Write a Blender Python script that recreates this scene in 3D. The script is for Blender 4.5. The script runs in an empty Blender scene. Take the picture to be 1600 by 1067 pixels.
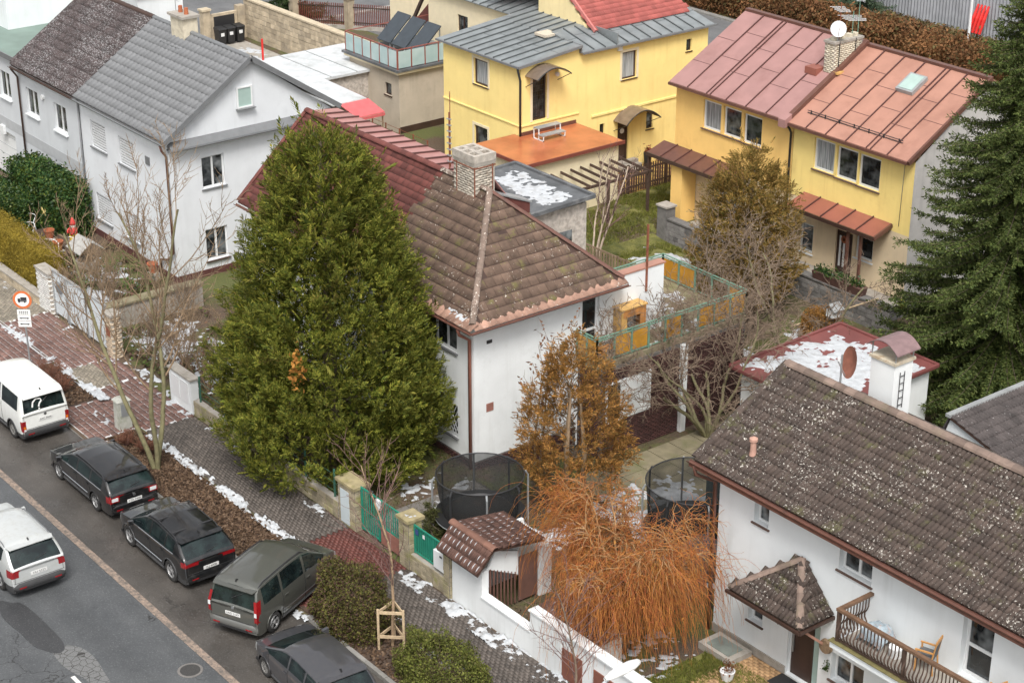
import bpy, bmesh, math, random
import numpy as np
from mathutils import Vector, Matrix

# ------------------------------------------------------------------ camera, sky, sun, exposure
sc = bpy.context.scene
COL = sc.collection
PITCH = math.atan(0.4515)
cam_d = bpy.data.cameras.new('camera')
cam_d.sensor_width = 36.0
cam_d.lens = 65.68
cam_d.clip_end = 1500.0
cam = bpy.data.objects.new('camera', cam_d)
cam.location = (0, 0, 30)
cam.rotation_euler = (math.pi / 2 - PITCH, 0, math.radians(52))
COL.objects.link(cam)
sc.camera = cam

SUN_EL, SUN_AZ = 55, 322          # overcast: a broad soft sun, high, from behind the camera
world = bpy.data.worlds.new('World')
sc.world = world
world.use_nodes = True
_wn = world.node_tree.nodes
_wl = world.node_tree.links
_bg = _wn['Background']
_sky = _wn.new('ShaderNodeTexSky')
_sky.sky_type = 'NISHITA'
_sky.sun_disc = False
_sky.sun_elevation = math.radians(SUN_EL)
_sky.sun_rotation = math.radians(90 - SUN_AZ)
_sky.dust_density = 4.0
_sky.ozone_density = 0.6
_hs = _wn.new('ShaderNodeHueSaturation')
_hs.inputs['Saturation'].default_value = 0.16   # cloud cover: a nearly grey sky
_wl.new(_sky.outputs[0], _hs.inputs['Color'])
_wl.new(_hs.outputs[0], _bg.inputs['Color'])
_bg.inputs['Strength'].default_value = 0.115
sun_d = bpy.data.lights.new('sun', 'SUN')
sun_d.energy = 1.5
sun_d.angle = math.radians(20)
sun_d.color = (1.0, 0.965, 0.92)
sun = bpy.data.objects.new('sun', sun_d)
sun.rotation_euler = Vector((-math.cos(math.radians(SUN_AZ)) * math.cos(math.radians(SUN_EL)),
                             -math.sin(math.radians(SUN_AZ)) * math.cos(math.radians(SUN_EL)),
                             -math.sin(math.radians(SUN_EL)))).to_track_quat('-Z', 'Y').to_euler()
COL.objects.link(sun)
sc.view_settings.view_transform = 'Standard'
sc.view_settings.look = 'None'
sc.view_settings.gamma = 1
sc.view_settings.exposure = 0.90
sc.cycles.max_bounces = 6
sc.cycles.diffuse_bounces = 3
sc.cycles.glossy_bounces = 3
sc.cycles.transmission_bounces = 4
sc.cycles.transparent_max_bounces = 8

rng = np.random.default_rng(7)
random.seed(7)

# ------------------------------------------------------------------ mesh helpers
LOCAL = set()
def root_of(o):
    while o.parent: o = o.parent
    return o

def tag(o, label=None, cat=None, group=None, kind=None):
    if label: o['label'] = label
    if cat: o['category'] = cat
    if group: o['group'] = group
    if kind: o['kind'] = kind
    return o

def thing(name, label, cat, loc=(0, 0, 0), rz=0.0, group=None, local=False):
    o = bpy.data.objects.new(name, None)
    o.empty_display_size = 0.2
    COL.objects.link(o)
    o.location = loc
    o.rotation_euler = (0, 0, rz)
    if local: LOCAL.add(o.name)
    return tag(o, label, cat, group)

def link_mesh(name, me, parent=None, loc=None):
    o = bpy.data.objects.new(name, me)
    COL.objects.link(o)
    if parent is not None:
        o.parent = parent
        if loc is not None:
            r = root_of(parent)
            o.location = Vector(loc) - (Vector((0, 0, 0)) if r.name in LOCAL else r.location)
    elif loc is not None:
        o.location = loc
    return o

def np_mesh(name, V, F, mats, smooth=False, mi=None):
    """V (n,3); F list of index arrays grouped by size or a list of lists"""
    me = bpy.data.meshes.new(name)
    V = np.asarray(V, dtype=np.float32)
    if isinstance(F, np.ndarray):
        nf, k = F.shape
        me.vertices.add(len(V)); me.loops.add(nf * k); me.polygons.add(nf)
        me.vertices.foreach_set('co', V.ravel())
        me.loops.foreach_set('vertex_index', F.astype(np.int32).ravel())
        me.polygons.foreach_set('loop_start', np.arange(0, nf * k, k, dtype=np.int32))
        me.polygons.foreach_set('loop_total', np.full(nf, k, dtype=np.int32))
        me.update(calc_edges=True)
    else:
        me.from_pydata([tuple(v) for v in V.tolist()], [], [list(f) for f in F])
        me.update()
    for m in (mats if isinstance(mats, (list, tuple)) else [mats]):
        me.materials.append(m)
    if mi is not None:
        me.polygons.foreach_set('material_index', np.asarray(mi, dtype=np.int32))
    if smooth:
        me.polygons.foreach_set('use_smooth', np.ones(len(me.polygons), dtype=bool))
    return me

class MB:
    def __init__(s): s.v = []; s.f = []
    def add(s, V, F):
        n = len(s.v)
        s.v += [tuple(map(float, v)) for v in V]
        s.f += [[i + n for i in f] for f in F]
        return s
    def box(s, x0, y0, z0, x1, y1, z1):
        x0, x1 = min(x0, x1), max(x0, x1); y0, y1 = min(y0, y1), max(y0, y1); z0, z1 = min(z0, z1), max(z0, z1)
        return s.add([(x0,y0,z0),(x1,y0,z0),(x1,y1,z0),(x0,y1,z0),(x0,y0,z1),(x1,y0,z1),(x1,y1,z1),(x0,y1,z1)],
                     [(3,2,1,0),(4,5,6,7),(0,1,5,4),(1,2,6,5),(2,3,7,6),(3,0,4,7)])
    def hexa(s, p):
        return s.add(p, [(3,2,1,0),(4,5,6,7),(0,1,5,4),(1,2,6,5),(2,3,7,6),(3,0,4,7)])
    def slab(s, pts, d):
        """polygon pts extruded by vector d"""
        n = len(pts); d = Vector(d)
        top = [tuple(Vector(p) + d) for p in pts]
        F = [list(range(n))[::-1], list(range(n, 2 * n))]
        for i in range(n):
            j = (i + 1) % n
            F.append([i, j, n + j, n + i])
        return s.add(list(pts) + top, F)
    def bar(s, a, b, w, h=None, up=(0, 0, 1)):
        h = w if h is None else h
        a, b = Vector(a), Vector(b)
        t = (b - a).normalized(); u = Vector(up)
        r = t.cross(u)
        if r.length < 1e-4: r = t.cross(Vector((1, 0, 0)))
        r.normalize(); u = r.cross(t).normalized()
        r *= w / 2; u *= h / 2
        return s.hexa([a-r-u, a+r-u, b+r-u, b-r-u, a-r+u, a+r+u, b+r+u, b-r+u])
    def tube(s, pts, rad, n=6, cap=True):
        pts = [Vector(p) for p in pts]; m = len(pts)
        if not hasattr(rad, '__len__'): rad = [rad] * m
        ref = Vector((0, 0, 1)); V = []; F = []
        t0 = (pts[-1] - pts[0])
        if t0.length > 0 and abs(t0.normalized().z) > 0.9: ref = Vector((1, 0, 0))
        for i, p in enumerate(pts):
            t = (pts[min(i+1, m-1)] - pts[max(i-1, 0)])
            t = t.normalized() if t.length > 1e-9 else Vector((0, 0, 1))
            u = t.cross(ref)
            if u.length < 1e-4: u = t.cross(Vector((0, 1, 0)))
            u.normalize(); w = t.cross(u)
            for k in range(n):
                a = 2 * math.pi * k / n
                V.append(p + (u * math.cos(a) + w * math.sin(a)) * rad[i])
        for i in range(m - 1):
            for k in range(n):
                k2 = (k + 1) % n
                F.append([i*n+k, i*n+k2, (i+1)*n+k2, (i+1)*n+k])
        if cap:
            F.append(list(range(n))[::-1]); F.append([(m-1)*n+k for k in range(n)])
        return s.add(V, F)
    def lathe(s, prof, c=(0, 0, 0), n=16, axis='z', cap=True):
        V = []; F = []
        for (r, h) in prof:
            for k in range(n):
                a = 2 * math.pi * k / n
                if axis == 'z': V.append((c[0]+r*math.cos(a), c[1]+r*math.sin(a), c[2]+h))
                elif axis == 'y': V.append((c[0]+r*math.cos(a), c[1]+h, c[2]+r*math.sin(a)))
                else: V.append((c[0]+h, c[1]+r*math.cos(a), c[2]+r*math.sin(a)))
        for i in range(len(prof) - 1):
            for k in range(n):
                k2 = (k + 1) % n
                F.append([i*n+k, i*n+k2, (i+1)*n+k2, (i+1)*n+k])
        if cap:
            F.append(list(range(n))[::-1]); F.append([(len(prof)-1)*n+k for k in range(n)])
        return s.add(V, F)
    def mesh(s, name, mat, off=(0, 0, 0), smooth=False):
        V = np.array(s.v, dtype=np.float32).reshape(-1, 3) - np.array(off, dtype=np.float32)
        return np_mesh(name, V, s.f, mat, smooth)
    def build(s, name, mat, parent=None, smooth=False, kind=None, label=None, cat=None, group=None):
        off = (0, 0, 0)
        if parent is not None:
            r = root_of(parent)
            if r.name not in LOCAL: off = r.location
        o = link_mesh(name, s.mesh(name, mat, off, smooth), parent)
        return tag(o, label, cat, group, kind)

def box(name, mat, parent, *a, **k): return MB().box(*a).build(name, mat, parent, **k)

def np_build(name, V, F, mat, parent=None, smooth=False, kind=None, label=None, cat=None, group=None, mi=None):
    V = np.asarray(V, dtype=np.float32)
    if parent is not None:
        r = root_of(parent)
        if r.name not in LOCAL: V = V - np.array(r.location, dtype=np.float32)
    o = link_mesh(name, np_mesh(name, V, F, mat, smooth, mi), parent)
    return tag(o, label, cat, group, kind)

def inst(TV, TF, pos, X, Y, Z):
    """batch copies of template (TV,TF): world = pos + x*X + y*Y + z*Z, all (n,3)"""
    TV = np.asarray(TV, dtype=np.float32); TF = np.asarray(TF, dtype=np.int32)
    n = len(pos)
    V = (pos[:, None, :] + TV[None, :, 0:1] * X[:, None, :] + TV[None, :, 1:2] * Y[:, None, :] + TV[None, :, 2:3] * Z[:, None, :])
    F = TF[None, :, :] + (np.arange(n, dtype=np.int32) * len(TV))[:, None, None]
    return V.reshape(-1, 3), F.reshape(-1, TF.shape[1])

def norm(a): return a / np.maximum(np.linalg.norm(a, axis=-1, keepdims=True), 1e-9)

_perm = rng.random((256, 256)).astype(np.float32)
def vnoise(x, y):
    xi = np.floor(x).astype(int); yi = np.floor(y).astype(int)
    fx = x - xi; fy = y - yi
    fx = fx*fx*(3-2*fx); fy = fy*fy*(3-2*fy)
    a = _perm[xi & 255, yi & 255]; b = _perm[(xi+1) & 255, yi & 255]
    c = _perm[xi & 255, (yi+1) & 255]; d = _perm[(xi+1) & 255, (yi+1) & 255]
    return (a*(1-fx)+b*fx)*(1-fy) + (c*(1-fx)+d*fx)*fy
def fbm(x, y, o=4):
    s = 0; a = .5; t = 0
    for i in range(o):
        s = s + a*vnoise(x*2**i+17.3*i, y*2**i+5.1*i); t += a; a *= .55
    return s/t

def gz(x, y):
    """height of the garden ground: it dips a little beside and behind the middle house"""
    x = np.asarray(x, dtype=float); y = np.asarray(y, dtype=float)
    sm = lambda a, lo, hi: np.clip((a-lo)/(hi-lo), 0, 1)**2*(3-2*np.clip((a-lo)/(hi-lo), 0, 1))
    return -0.6 * sm(y, 33.2, 37.2) * (1 - sm(y, 54.0, 54.4)) * sm(x, -60, -58)

# ------------------------------------------------------------------ material helpers
def _nt(name):
    m = bpy.data.materials.new(name); m.use_nodes = True
    nt = m.node_tree
    return m, nt, nt.nodes['Principled BSDF']
def nd(nt, t, **kw):
    n = nt.nodes.new(t)
    for k, v in kw.items():
        if k in n.inputs: n.inputs[k].default_value = v
        else: setattr(n, k, v)
    return n
def pos(nt):
    for n in nt.nodes:
        if n.bl_idname == 'ShaderNodeNewGeometry': return n.outputs['Position']
    return nt.nodes.new('ShaderNodeNewGeometry').outputs['Position']
def scaled(nt, s):
    m = nd(nt, 'ShaderNodeMapping'); m.inputs['Scale'].default_value = s
    nt.links.new(pos(nt), m.inputs['Vector']); return m.outputs[0]
def noise(nt, scale, detail=4, rough=.55, vec=None, dist=0):
    n = nd(nt, 'ShaderNodeTexNoise'); n.inputs['Scale'].default_value = scale
    n.inputs['Detail'].default_value = detail; n.inputs['Roughness'].default_value = rough; n.inputs['Distortion'].default_value = dist
    nt.links.new(vec if vec is not None else pos(nt), n.inputs['Vector']); return n.outputs['Fac']
def ramp(nt, fac, lo, hi, a=0.0, b=1.0):
    r = nd(nt, 'ShaderNodeMapRange'); r.clamp = True
    r.inputs['From Min'].default_value = lo; r.inputs['From Max'].default_value = hi
    r.inputs['To Min'].default_value = a; r.inputs['To Max'].default_value = b
    nt.links.new(fac, r.inputs['Value']); return r.outputs['Result']
def mix(nt, fac, a, b, mode='MIX'):
    n = nt.nodes.new('ShaderNodeMix'); n.data_type = 'RGBA'; n.blend_type = mode
    for sk, v in ((0, fac), (6, a), (7, b)):
        if hasattr(v, 'is_linked') or hasattr(v, 'links'): nt.links.new(v, n.inputs[sk])
        elif sk == 0: n.inputs[0].default_value = v
        else: n.inputs[sk].default_value = (v[0], v[1], v[2], 1) if not isinstance(v, (int, float)) else (v, v, v, 1)
    return n.outputs[2]
def mul(nt, a, b):
    n = nd(nt, 'ShaderNodeMath', operation='MULTIPLY')
    for i, v in enumerate((a, b)):
        if hasattr(v, 'links'): nt.links.new(v, n.inputs[i])
        else: n.inputs[i].default_value = v
    return n.outputs[0]
def bump(nt, b, h, strength=.3, dist=.01):
    n = nd(nt, 'ShaderNodeBump'); n.inputs['Strength'].default_value = strength; n.inputs['Distance'].default_value = dist
    nt.links.new(h, n.inputs['Height']); nt.links.new(n.outputs[0], b.inputs['Normal'])
def setc(nt, b, c):
    if hasattr(c, 'links'): nt.links.new(c, b.inputs['Base Color'])
    else: b.inputs['Base Color'].default_value = (*c, 1)
def hexc(h):
    f = lambda v: v/12.92 if v <= .04045 else ((v+.055)/1.055)**2.4
    return tuple(f(int(h[i:i+2], 16)/255) for i in (0, 2, 4))

MATS = {}
def mat(name, col, rough=.7, var=.12, scale=3.0, bmp=0.0, bscale=40, metal=0.0, isl=0.0, rnd=0.0, col2=None, coat=0.0, spec=.5, trans=0.0, streak=0.0, dirt=None, fine=0.0):
    """plain procedural surface: base colour with blotches, streaks, per-piece variation"""
    m, nt, b = _nt(name)
    c = mix(nt, ramp(nt, noise(nt, scale, 5), .3, .7), [x*(1-var) for x in col], [min(1, x*(1+var)) for x in (col2 or col)])
    if fine: c = mix(nt, ramp(nt, noise(nt, 60, 2), .35, .65), c, mix(nt, 1.0, c, 1-fine, 'MULTIPLY'))
    if streak:
        st = mul(nt, ramp(nt, noise(nt, 1.0, 4, .6, scaled(nt, (3.2, 3.2, .20))), .5, .70, 0, min(1, streak*2.0)), ramp(nt, noise(nt, .55, 4, .6), .42, .62, .08, 1))
        c = mix(nt, ramp(nt, noise(nt, 1.3, 6, .7), .56, .66, 0, streak*.8), c, dirt or [x*.6 for x in col])
        c = mix(nt, st, c, dirt or [x*.55 for x in col])
    elif dirt:
        c = mix(nt, ramp(nt, noise(nt, scale*.6, 6, .65), .52, .72, 0, .8), c, dirt)
    if isl:
        g = [n for n in nt.nodes if n.bl_idname == 'ShaderNodeNewGeometry'][0]
        c = mix(nt, 1.0, c, mix(nt, g.outputs['Random Per Island'], 1-isl, 1+isl*.8), 'MULTIPLY')
    if rnd:
        oi = nt.nodes.new('ShaderNodeObjectInfo')
        c = mix(nt, 1.0, c, mix(nt, oi.outputs['Random'], 1-rnd, 1+rnd*.8), 'MULTIPLY')
    setc(nt, b, c)
    b.inputs['Roughness'].default_value = rough
    b.inputs['Metallic'].default_value = metal
    b.inputs['Specular IOR Level'].default_value = spec
    if coat: b.inputs['Coat Weight'].default_value = coat; b.inputs['Coat Roughness'].default_value = .06
    if bmp: bump(nt, b, noise(nt, bscale, 3), bmp, .01)
    MATS[name] = m
    return m

def leafmat(name, cols, rough=.6, var=.35, sub=.0, scale=1.2, patch=None):
    """foliage: island-random between colours plus slow patches"""
    m, nt, b = _nt(name)
    g = nt.nodes.new('ShaderNodeNewGeometry')
    r = nt.nodes.new('ShaderNodeValToRGB')
    r.color_ramp.interpolation = 'LINEAR'
    el = r.color_ramp.elements
    while len(el) < len(cols): el.new(.5)
    for i, c in enumerate(cols):
        el[i].position = i/max(1, len(cols)-1); el[i].color = (*c, 1)
    nt.links.new(g.outputs['Random Per Island'], r.inputs[0])
    c = mix(nt, 1.0, r.outputs[0], mix(nt, ramp(nt, noise(nt, scale, 3), .3, .7), 1-var, 1+var), 'MULTIPLY')
    if patch: c = mix(nt, mul(nt, ramp(nt, noise(nt, patch[1], 4, .65), patch[2], patch[2]+.07, 0, .75), ramp(nt, g.outputs['Random Per Island'], .25, .5)), c, patch[0])
    setc(nt, b, c)
    b.inputs['Roughness'].default_value = rough
    b.inputs['Specular IOR Level'].default_value = .25
    out = nt.nodes['Material Output']
    tr = nt.nodes.new('ShaderNodeBsdfTranslucent'); nt.links.new(c, tr.inputs[0])
    ms = nt.nodes.new('ShaderNodeMixShader'); ms.inputs[0].default_value = .25 if not sub else sub
    nt.links.new(b.outputs[0], ms.inputs[1]); nt.links.new(tr.outputs[0], ms.inputs[2]); nt.links.new(ms.outputs[0], out.inputs[0])
    MATS[name] = m
    return m

# ------------------------------------------------------------------ materials
white_wall = mat('white_plaster', (.74, .77, .78), .9, .05, .8, .15, 60, streak=.16, dirt=(.52, .54, .53), fine=.03)
white_wall_b = mat('white_plaster_old', (.76, .78, .78), .9, .06, .9, .15, 60, streak=.25, dirt=(.56, .57, .55), fine=.03)
grey_wall = mat('grey_plaster', (.56, .58, .60), .9, .05, 1.0, .2, 60, streak=.18, dirt=(.44, .45, .46), fine=.04)
band_grey = mat('grey_band_paint', (.40, .41, .42), .9, .06)
lgrey_wall = mat('light_grey_plaster', (.66, .68, .70), .9, .05, 1.0, .2, 60, streak=.2, dirt=(.5, .51, .52), fine=.03)
yellow_c = mat('yellow_plaster', (.92, .72, .28), .9, .05, .9, .2, 60, streak=.28, dirt=(.74, .54, .19), fine=.04)
yellow_l = mat('pale_yellow_plaster', (.80, .66, .36), .9, .06, .9, .2, 60, streak=.3, dirt=(.6, .47, .25), fine=.04)
orange_d = mat('orange_plaster', (.90, .58, .19), .9, .05, 1.0, .2, 60, streak=.2, dirt=(.6, .33, .09), fine=.04)
yellow_d = mat('lemon_plaster', (.92, .71, .25), .9, .05, 1.0, .2, 60, streak=.2, dirt=(.62, .42, .14), fine=.04)
beige_d = mat('beige_plaster', (.72, .58, .39), .9, .06, 1.2, .2, 60, streak=.3, dirt=(.44, .34, .22), fine=.05)
beige_e = mat('sand_plaster', (.50, .43, .34), .95, .08, 1.2, .3, 60, streak=.35, dirt=(.35, .30, .24), fine=.08)
cream = mat('cream_trim', (.76, .66, .46), .8, .05)
grit_wall = mat('grey_gritty_plaster', (.48, .46, .44), .95, .08, 2, .3, 60, streak=.3, fine=.1)
rubble = mat('rubble_plaster', (.46, .41, .36), .95, .3, 6, .6, 25, dirt=(.2, .17, .14))
pvc = mat('white_pvc', (.72, .73, .73), .35, .02)
glass, _nt1, _b1 = _nt('window_glass')
_b1.inputs['Base Color'].default_value = (.035, .042, .045, 1); _b1.inputs['Roughness'].default_value = .04; _b1.inputs['Specular IOR Level'].default_value = .7
_oi = _nt1.nodes.new('ShaderNodeObjectInfo'); _c = mix(_nt1, ramp(_nt1, noise(_nt1, 2.2, 2), .4, .65), (.012, .015, .017), mix(_nt1, ramp(_nt1, _oi.outputs['Random'], .2, .9), (.03, .035, .037), (.22, .235, .24))); setc(_nt1, _b1, _c)
carglass, _nt1, _b1 = _nt('car_glass')
_c = mix(_nt1, ramp(_nt1, noise(_nt1, 2.5, 3), .4, .75), (.006, .010, .011), (.020, .034, .033)); setc(_nt1, _b1, _c)
_b1.inputs['Roughness'].default_value = .03; _b1.inputs['Specular IOR Level'].default_value = .6
curtain, _nt1, _b1 = _nt('net_curtain')
_c = mix(_nt1, ramp(_nt1, noise(_nt1, 1, 3, .6, scaled(_nt1, (16, 16, .7))), .35, .65), (.16, .175, .18), (.46, .48, .49)); setc(_nt1, _b1, _c); _b1.inputs['Roughness'].default_value = .25
frost = mat('greenish_glass', (.36, .47, .43), .12, .1, 1.5)
dark_brown = mat('dark_brown_paint', (.055, .030, .022), .5, .2)
brown_metal = mat('brown_metal', (.13, .058, .042), .45, .15, 4, dirt=(.07, .04, .03))
brown_sill = mat('brown_sill', (.12, .075, .06), .5, .12)
grey_metal = mat('grey_metal', (.16, .165, .17), .45, .1)
zinc = mat('zinc_metal', (.36, .37, .37), .45, .15, 3, metal=.3)
black_plastic = mat('black_plastic', (.02, .02, .021), .5, .1)
black_metal = mat('black_metal', (.03, .03, .032), .4, .1)
steel = mat('galvanised_steel', (.45, .47, .48), .4, .1, metal=.6)
rust = mat('rusty_metal', (.22, .075, .04), .8, .3, 8)
green_paint = mat('green_paint', (.15, .27, .20), .5, .15, 5)
green_fence = mat('green_fence_paint', (.02, .22, .15), .45, .15, 3)
amber = mat('amber_panel', (.46, .23, .03), .35, .18, 3, dirt=(.35, .17, .03))
wood_y = mat('yellow_wood', (.55, .33, .11), .6, .2, 6)
wood_o = mat('orange_wood', (.45, .20, .06), .6, .2, 6)
wood_g = mat('weathered_wood', (.24, .17, .11), .8, .25, 7, rnd=.25)
wood_d = mat('dark_stained_wood', (.075, .045, .032), .75, .25, 7, rnd=.2)
wood_p = mat('pale_stake_wood', (.50, .38, .24), .8, .2, 7)
chair_wood = mat('chair_wood', (.50, .25, .08), .5, .15)
grey_cloth = mat('grey_cloth', (.10, .105, .11), .9, .1)
concrete = mat('concrete', (.36, .33, .29), .95, .15, 3, .3, 40, dirt=(.2, .18, .14), fine=.12)
mossy_concrete = mat('mossy_concrete', (.22, .19, .12), .95, .22, 2, .4, 30, dirt=(.13, .14, .05), fine=.15)
moss_stone = mat('mossy_stone', (.34, .29, .20), .95, .2, 3, .5, 25, dirt=(.22, .22, .05), rnd=.22, fine=.15)
stone_beige = mat('beige_stone', (.46, .38, .27), .95, .22, 2.5, .5, 25, rnd=.25, dirt=(.28, .24, .19), fine=.1)
stone_grey = mat('grey_stone', (.20, .19, .18), .95, .25, 4, .5, 25, rnd=.35, fine=.15)
mortar = mat('mortar', (.13, .12, .11), .95, .15)
mortar_l = mat('light_mortar', (.42, .38, .32), .95, .15)
brick_dark = mat('dark_red_brick', (.075, .030, .026), .8, .2, 6, isl=.3)
brick_white = mat('whitewashed_brick', (.48, .43, .36), .9, .25, 5, .4, 30, isl=.25, dirt=(.28, .19, .13))
brick_cream = mat('cream_brick', (.58, .52, .40), .9, .15, 5, .3, 30, isl=.2, dirt=(.33, .28, .2))
snow = mat('snow', (.50, .52, .54), .65, .12, 5, .9, 16, spec=.3, dirt=(.30, .29, .28), fine=.15)
frost_roof = None
tin_white = mat('snowy_white_sheet', (.54, .56, .57), .6, .15, 1.4, dirt=(.33, .34, .33))
red_awning = mat('red_awning', (.55, .12, .125), .6, .1)
red_plastic = mat('red_plastic', (.62, .025, .02), .5, .1)
net_black = None
mirror_black = mat('solar_collector', (.05, .06, .07), .12, .1)
terracotta = mat('terracotta', (.35, .11, .05), .8, .15)
plant_green = leafmat('plant_green', [(.03, .07, .02), (.06, .11, .03), (.09, .14, .03)])
bark = mat('bark', (.11, .085, .06), .95, .3, 9, .6, 30)
bark_green = mat('green_bark', (.18, .165, .085), .9, .25, 6, .5, 30, dirt=(.15, .11, .07))
twig = mat('grey_brown_twig', (.205, .148, .105), .9, .25, 6)
twig_red = mat('reddish_twig', (.19, .11, .095), .9, .25, 6)
twig_pale = mat('pale_birch_twig', (.50, .40, .31), .9, .25, 6)
twig_tan = mat('tan_twig', (.26, .18, .11), .9, .25, 6)
willow_tan = mat('willow_limb', (.33, .19, .085), .85, .25, 6)
willow_orange = leafmat('willow_orange', [(.34, .10, .035), (.46, .16, .04), (.54, .25, .06), (.38, .10, .045), (.48, .20, .05), (.28, .11, .05)], .6, .25, .12, 1.2, ((.58, .29, .065), .9, .60))
# ------------------------------------------------------------------ ground, road, pavements
def grid_mesh(xs, ys, zf):
    X, Y = np.meshgrid(np.array(xs, float), np.array(ys, float), indexing='ij')
    Z = zf(X, Y)
    V = np.stack([X, Y, Z], -1).reshape(-1, 3)
    ny = len(ys); i = np.arange((len(xs)-1))[:, None]*ny + np.arange(ny-1)[None, :]
    F = np.stack([i, i+ny, i+ny+1, i+1], -1).reshape(-1, 4)
    return V, F

def ground_material():
    m, nt, b = _nt('garden_ground')
    n1 = noise(nt, .35, 6, .6); n2 = noise(nt, 2.2, 6, .65); n3 = noise(nt, 14, 4, .6)
    soil = mix(nt, ramp(nt, n3, .3, .7), (.055, .038, .026), (.13, .09, .06))
    grass = mix(nt, ramp(nt, n3, .3, .7), (.05, .06, .018), (.12, .125, .035))
    c = mix(nt, ramp(nt, n1, .46, .56), soil, grass)
    c = mix(nt, ramp(nt, n2, .58, .68, 0, .8), c, (.10, .055, .03))
    setc(nt, b, c); b.inputs['Roughness'].default_value = .95
    bump(nt, b, n3, .6, .03)
    return m
G_MAT = ground_material()
xs = [-900, -400, -200] + list(np.arange(-132, 14, 1.0)) + [60, 200, 600]
ys = [-600, -200, -40, 9.5, 23.98, 24.02] + list(np.arange(25, 54.5, 1.0)) + [54.1, 54.2, 54.3, 54.4] + list(np.arange(55, 122, 1.0)) + [160, 300, 900]
def ground_z(X, Y):
    return np.where(Y < 24.0, -0.25, gz(X, Y))
V, F = grid_mesh(xs, ys, ground_z)
tag(np_build('ground', V, F, G_MAT), kind='structure')

def sheet(name, mat_, x0, y0, x1, y1, z, t=.25, parent=None, kind='structure'):
    return MB().box(x0, y0, z-t, x1, y1, z).build(name, mat_, parent, kind=kind)

def asphalt(name, c1, c2, rough, wet, cracks):
    m, nt, b = _nt(name)
    n1 = noise(nt, 21, 4, .8); n2 = noise(nt, .5, 5, .6); n3 = noise(nt, 3.5, 5, .6)
    band = noise(nt, 1, 3, .5, scaled(nt, (.05, 1.3, 1)))
    c = mix(nt, ramp(nt, n2, .3, .7), c1, c2)
    c = mix(nt, ramp(nt, band, .45, .7, 0, .35), c, [x*.62 for x in c1])
    c = mix(nt, ramp(nt, n1, .56, .70, 0, .45), c, (.30, .30, .30))
    c = mix(nt, ramp(nt, n1, .44, .30, 0, .6), c, (.03, .03, .03))
    c = mix(nt, ramp(nt, n3, .6, .75, 0, .4), c, [x*.5 for x in c1])
    v = nd(nt, 'ShaderNodeTexVoronoi', feature='DISTANCE_TO_EDGE'); v.inputs['Scale'].default_value = 1.1
    w = nd(nt, 'ShaderNodeTexNoise'); w.inputs['Scale'].default_value = 1.6; w.inputs['Detail'].default_value = 5
    nt.links.new(pos(nt), w.inputs['Vector'])
    ad = nd(nt, 'ShaderNodeVectorMath', operation='ADD'); sc_ = nd(nt, 'ShaderNodeVectorMath', operation='SCALE'); sc_.inputs['Scale'].default_value = .9
    nt.links.new(w.outputs['Color'], sc_.inputs[0]); nt.links.new(pos(nt), ad.inputs[0]); nt.links.new(sc_.outputs[0], ad.inputs[1])
    nt.links.new(ad.outputs[0], v.inputs['Vector'])
    crack = mul(nt, ramp(nt, v.outputs['Distance'], .018, .004), ramp(nt, noise(nt, .28, 2), .52, .58, 0, cracks))
    c = mix(nt, crack, c, (.018, .017, .016))
    setc(nt, b, c)
    nt.links.new(ramp(nt, noise(nt, .9, 4), .35, .65, rough-wet, rough), b.inputs['Roughness'])
    bump(nt, b, n1, .35, .006)
    return m
ROAD = asphalt('road_asphalt', (.062, .066, .070), (.096, .100, .103), .75, .15, .9)
PARK = asphalt('wet_parking_asphalt', (.050, .045, .040), (.096, .086, .076), .5, .25, .5)
PATCH = asphalt('patch_asphalt', (.032, .033, .035), (.055, .056, .058), .6, .15, .4)
sheet('road', ROAD, -160, 9.5, 20, 24.0, -.062)
sheet('parking_lane', PARK, -160, 20.62, 20, 24.0, -.056, .004)
# faded edge line and one centre dash
m_, nt_, b_ = _nt('faded_line_paint')
_n = noise(nt_, 9, 6, .7); _n2 = noise(nt_, 1.1, 3)
_a = mul(nt_, ramp(nt_, _n, .36, .62), ramp(nt_, _n2, .2, .5, .7, 1.0))
setc(nt_, b_, mix(nt_, _a, (.10, .09, .08), (.30, .225, .175))); b_.inputs['Roughness'].default_value = .8
LINE_P = m_
sheet('edge_line', LINE_P, -160, 20.58, 20, 20.81, -.050, .004)
_dash = mat('white_line_paint', (.62, .60, .57), .7, .15, 8)
sheet('centre_line_dash', _dash, -42.1, 17.22, -39.2, 17.34, -.056, .004)

def blob(cx, cy, rx, ry, z, n=40, seed=0, ang=0, jag=.22):
    r_ = np.random.default_rng(seed); ph = r_.random(6)*6.28; am = r_.random(6)
    out = []
    for k in range(n):
        a = 2*math.pi*k/n
        r = 1 + jag*sum(am[j]*math.sin((j+2)*a+ph[j])/(j+2)*1.6 for j in range(6))
        x, y = rx*r*math.cos(a), ry*r*math.sin(a)
        out.append((cx+x*math.cos(ang)-y*math.sin(ang), cy+x*math.sin(ang)+y*math.cos(ang), z))
    return out
MB().slab(blob(-45.2, 17.45, 1.75, .46, -.06, 60, 3), (0, 0, .006)).build('road_patch', PATCH, kind='structure')
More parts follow.
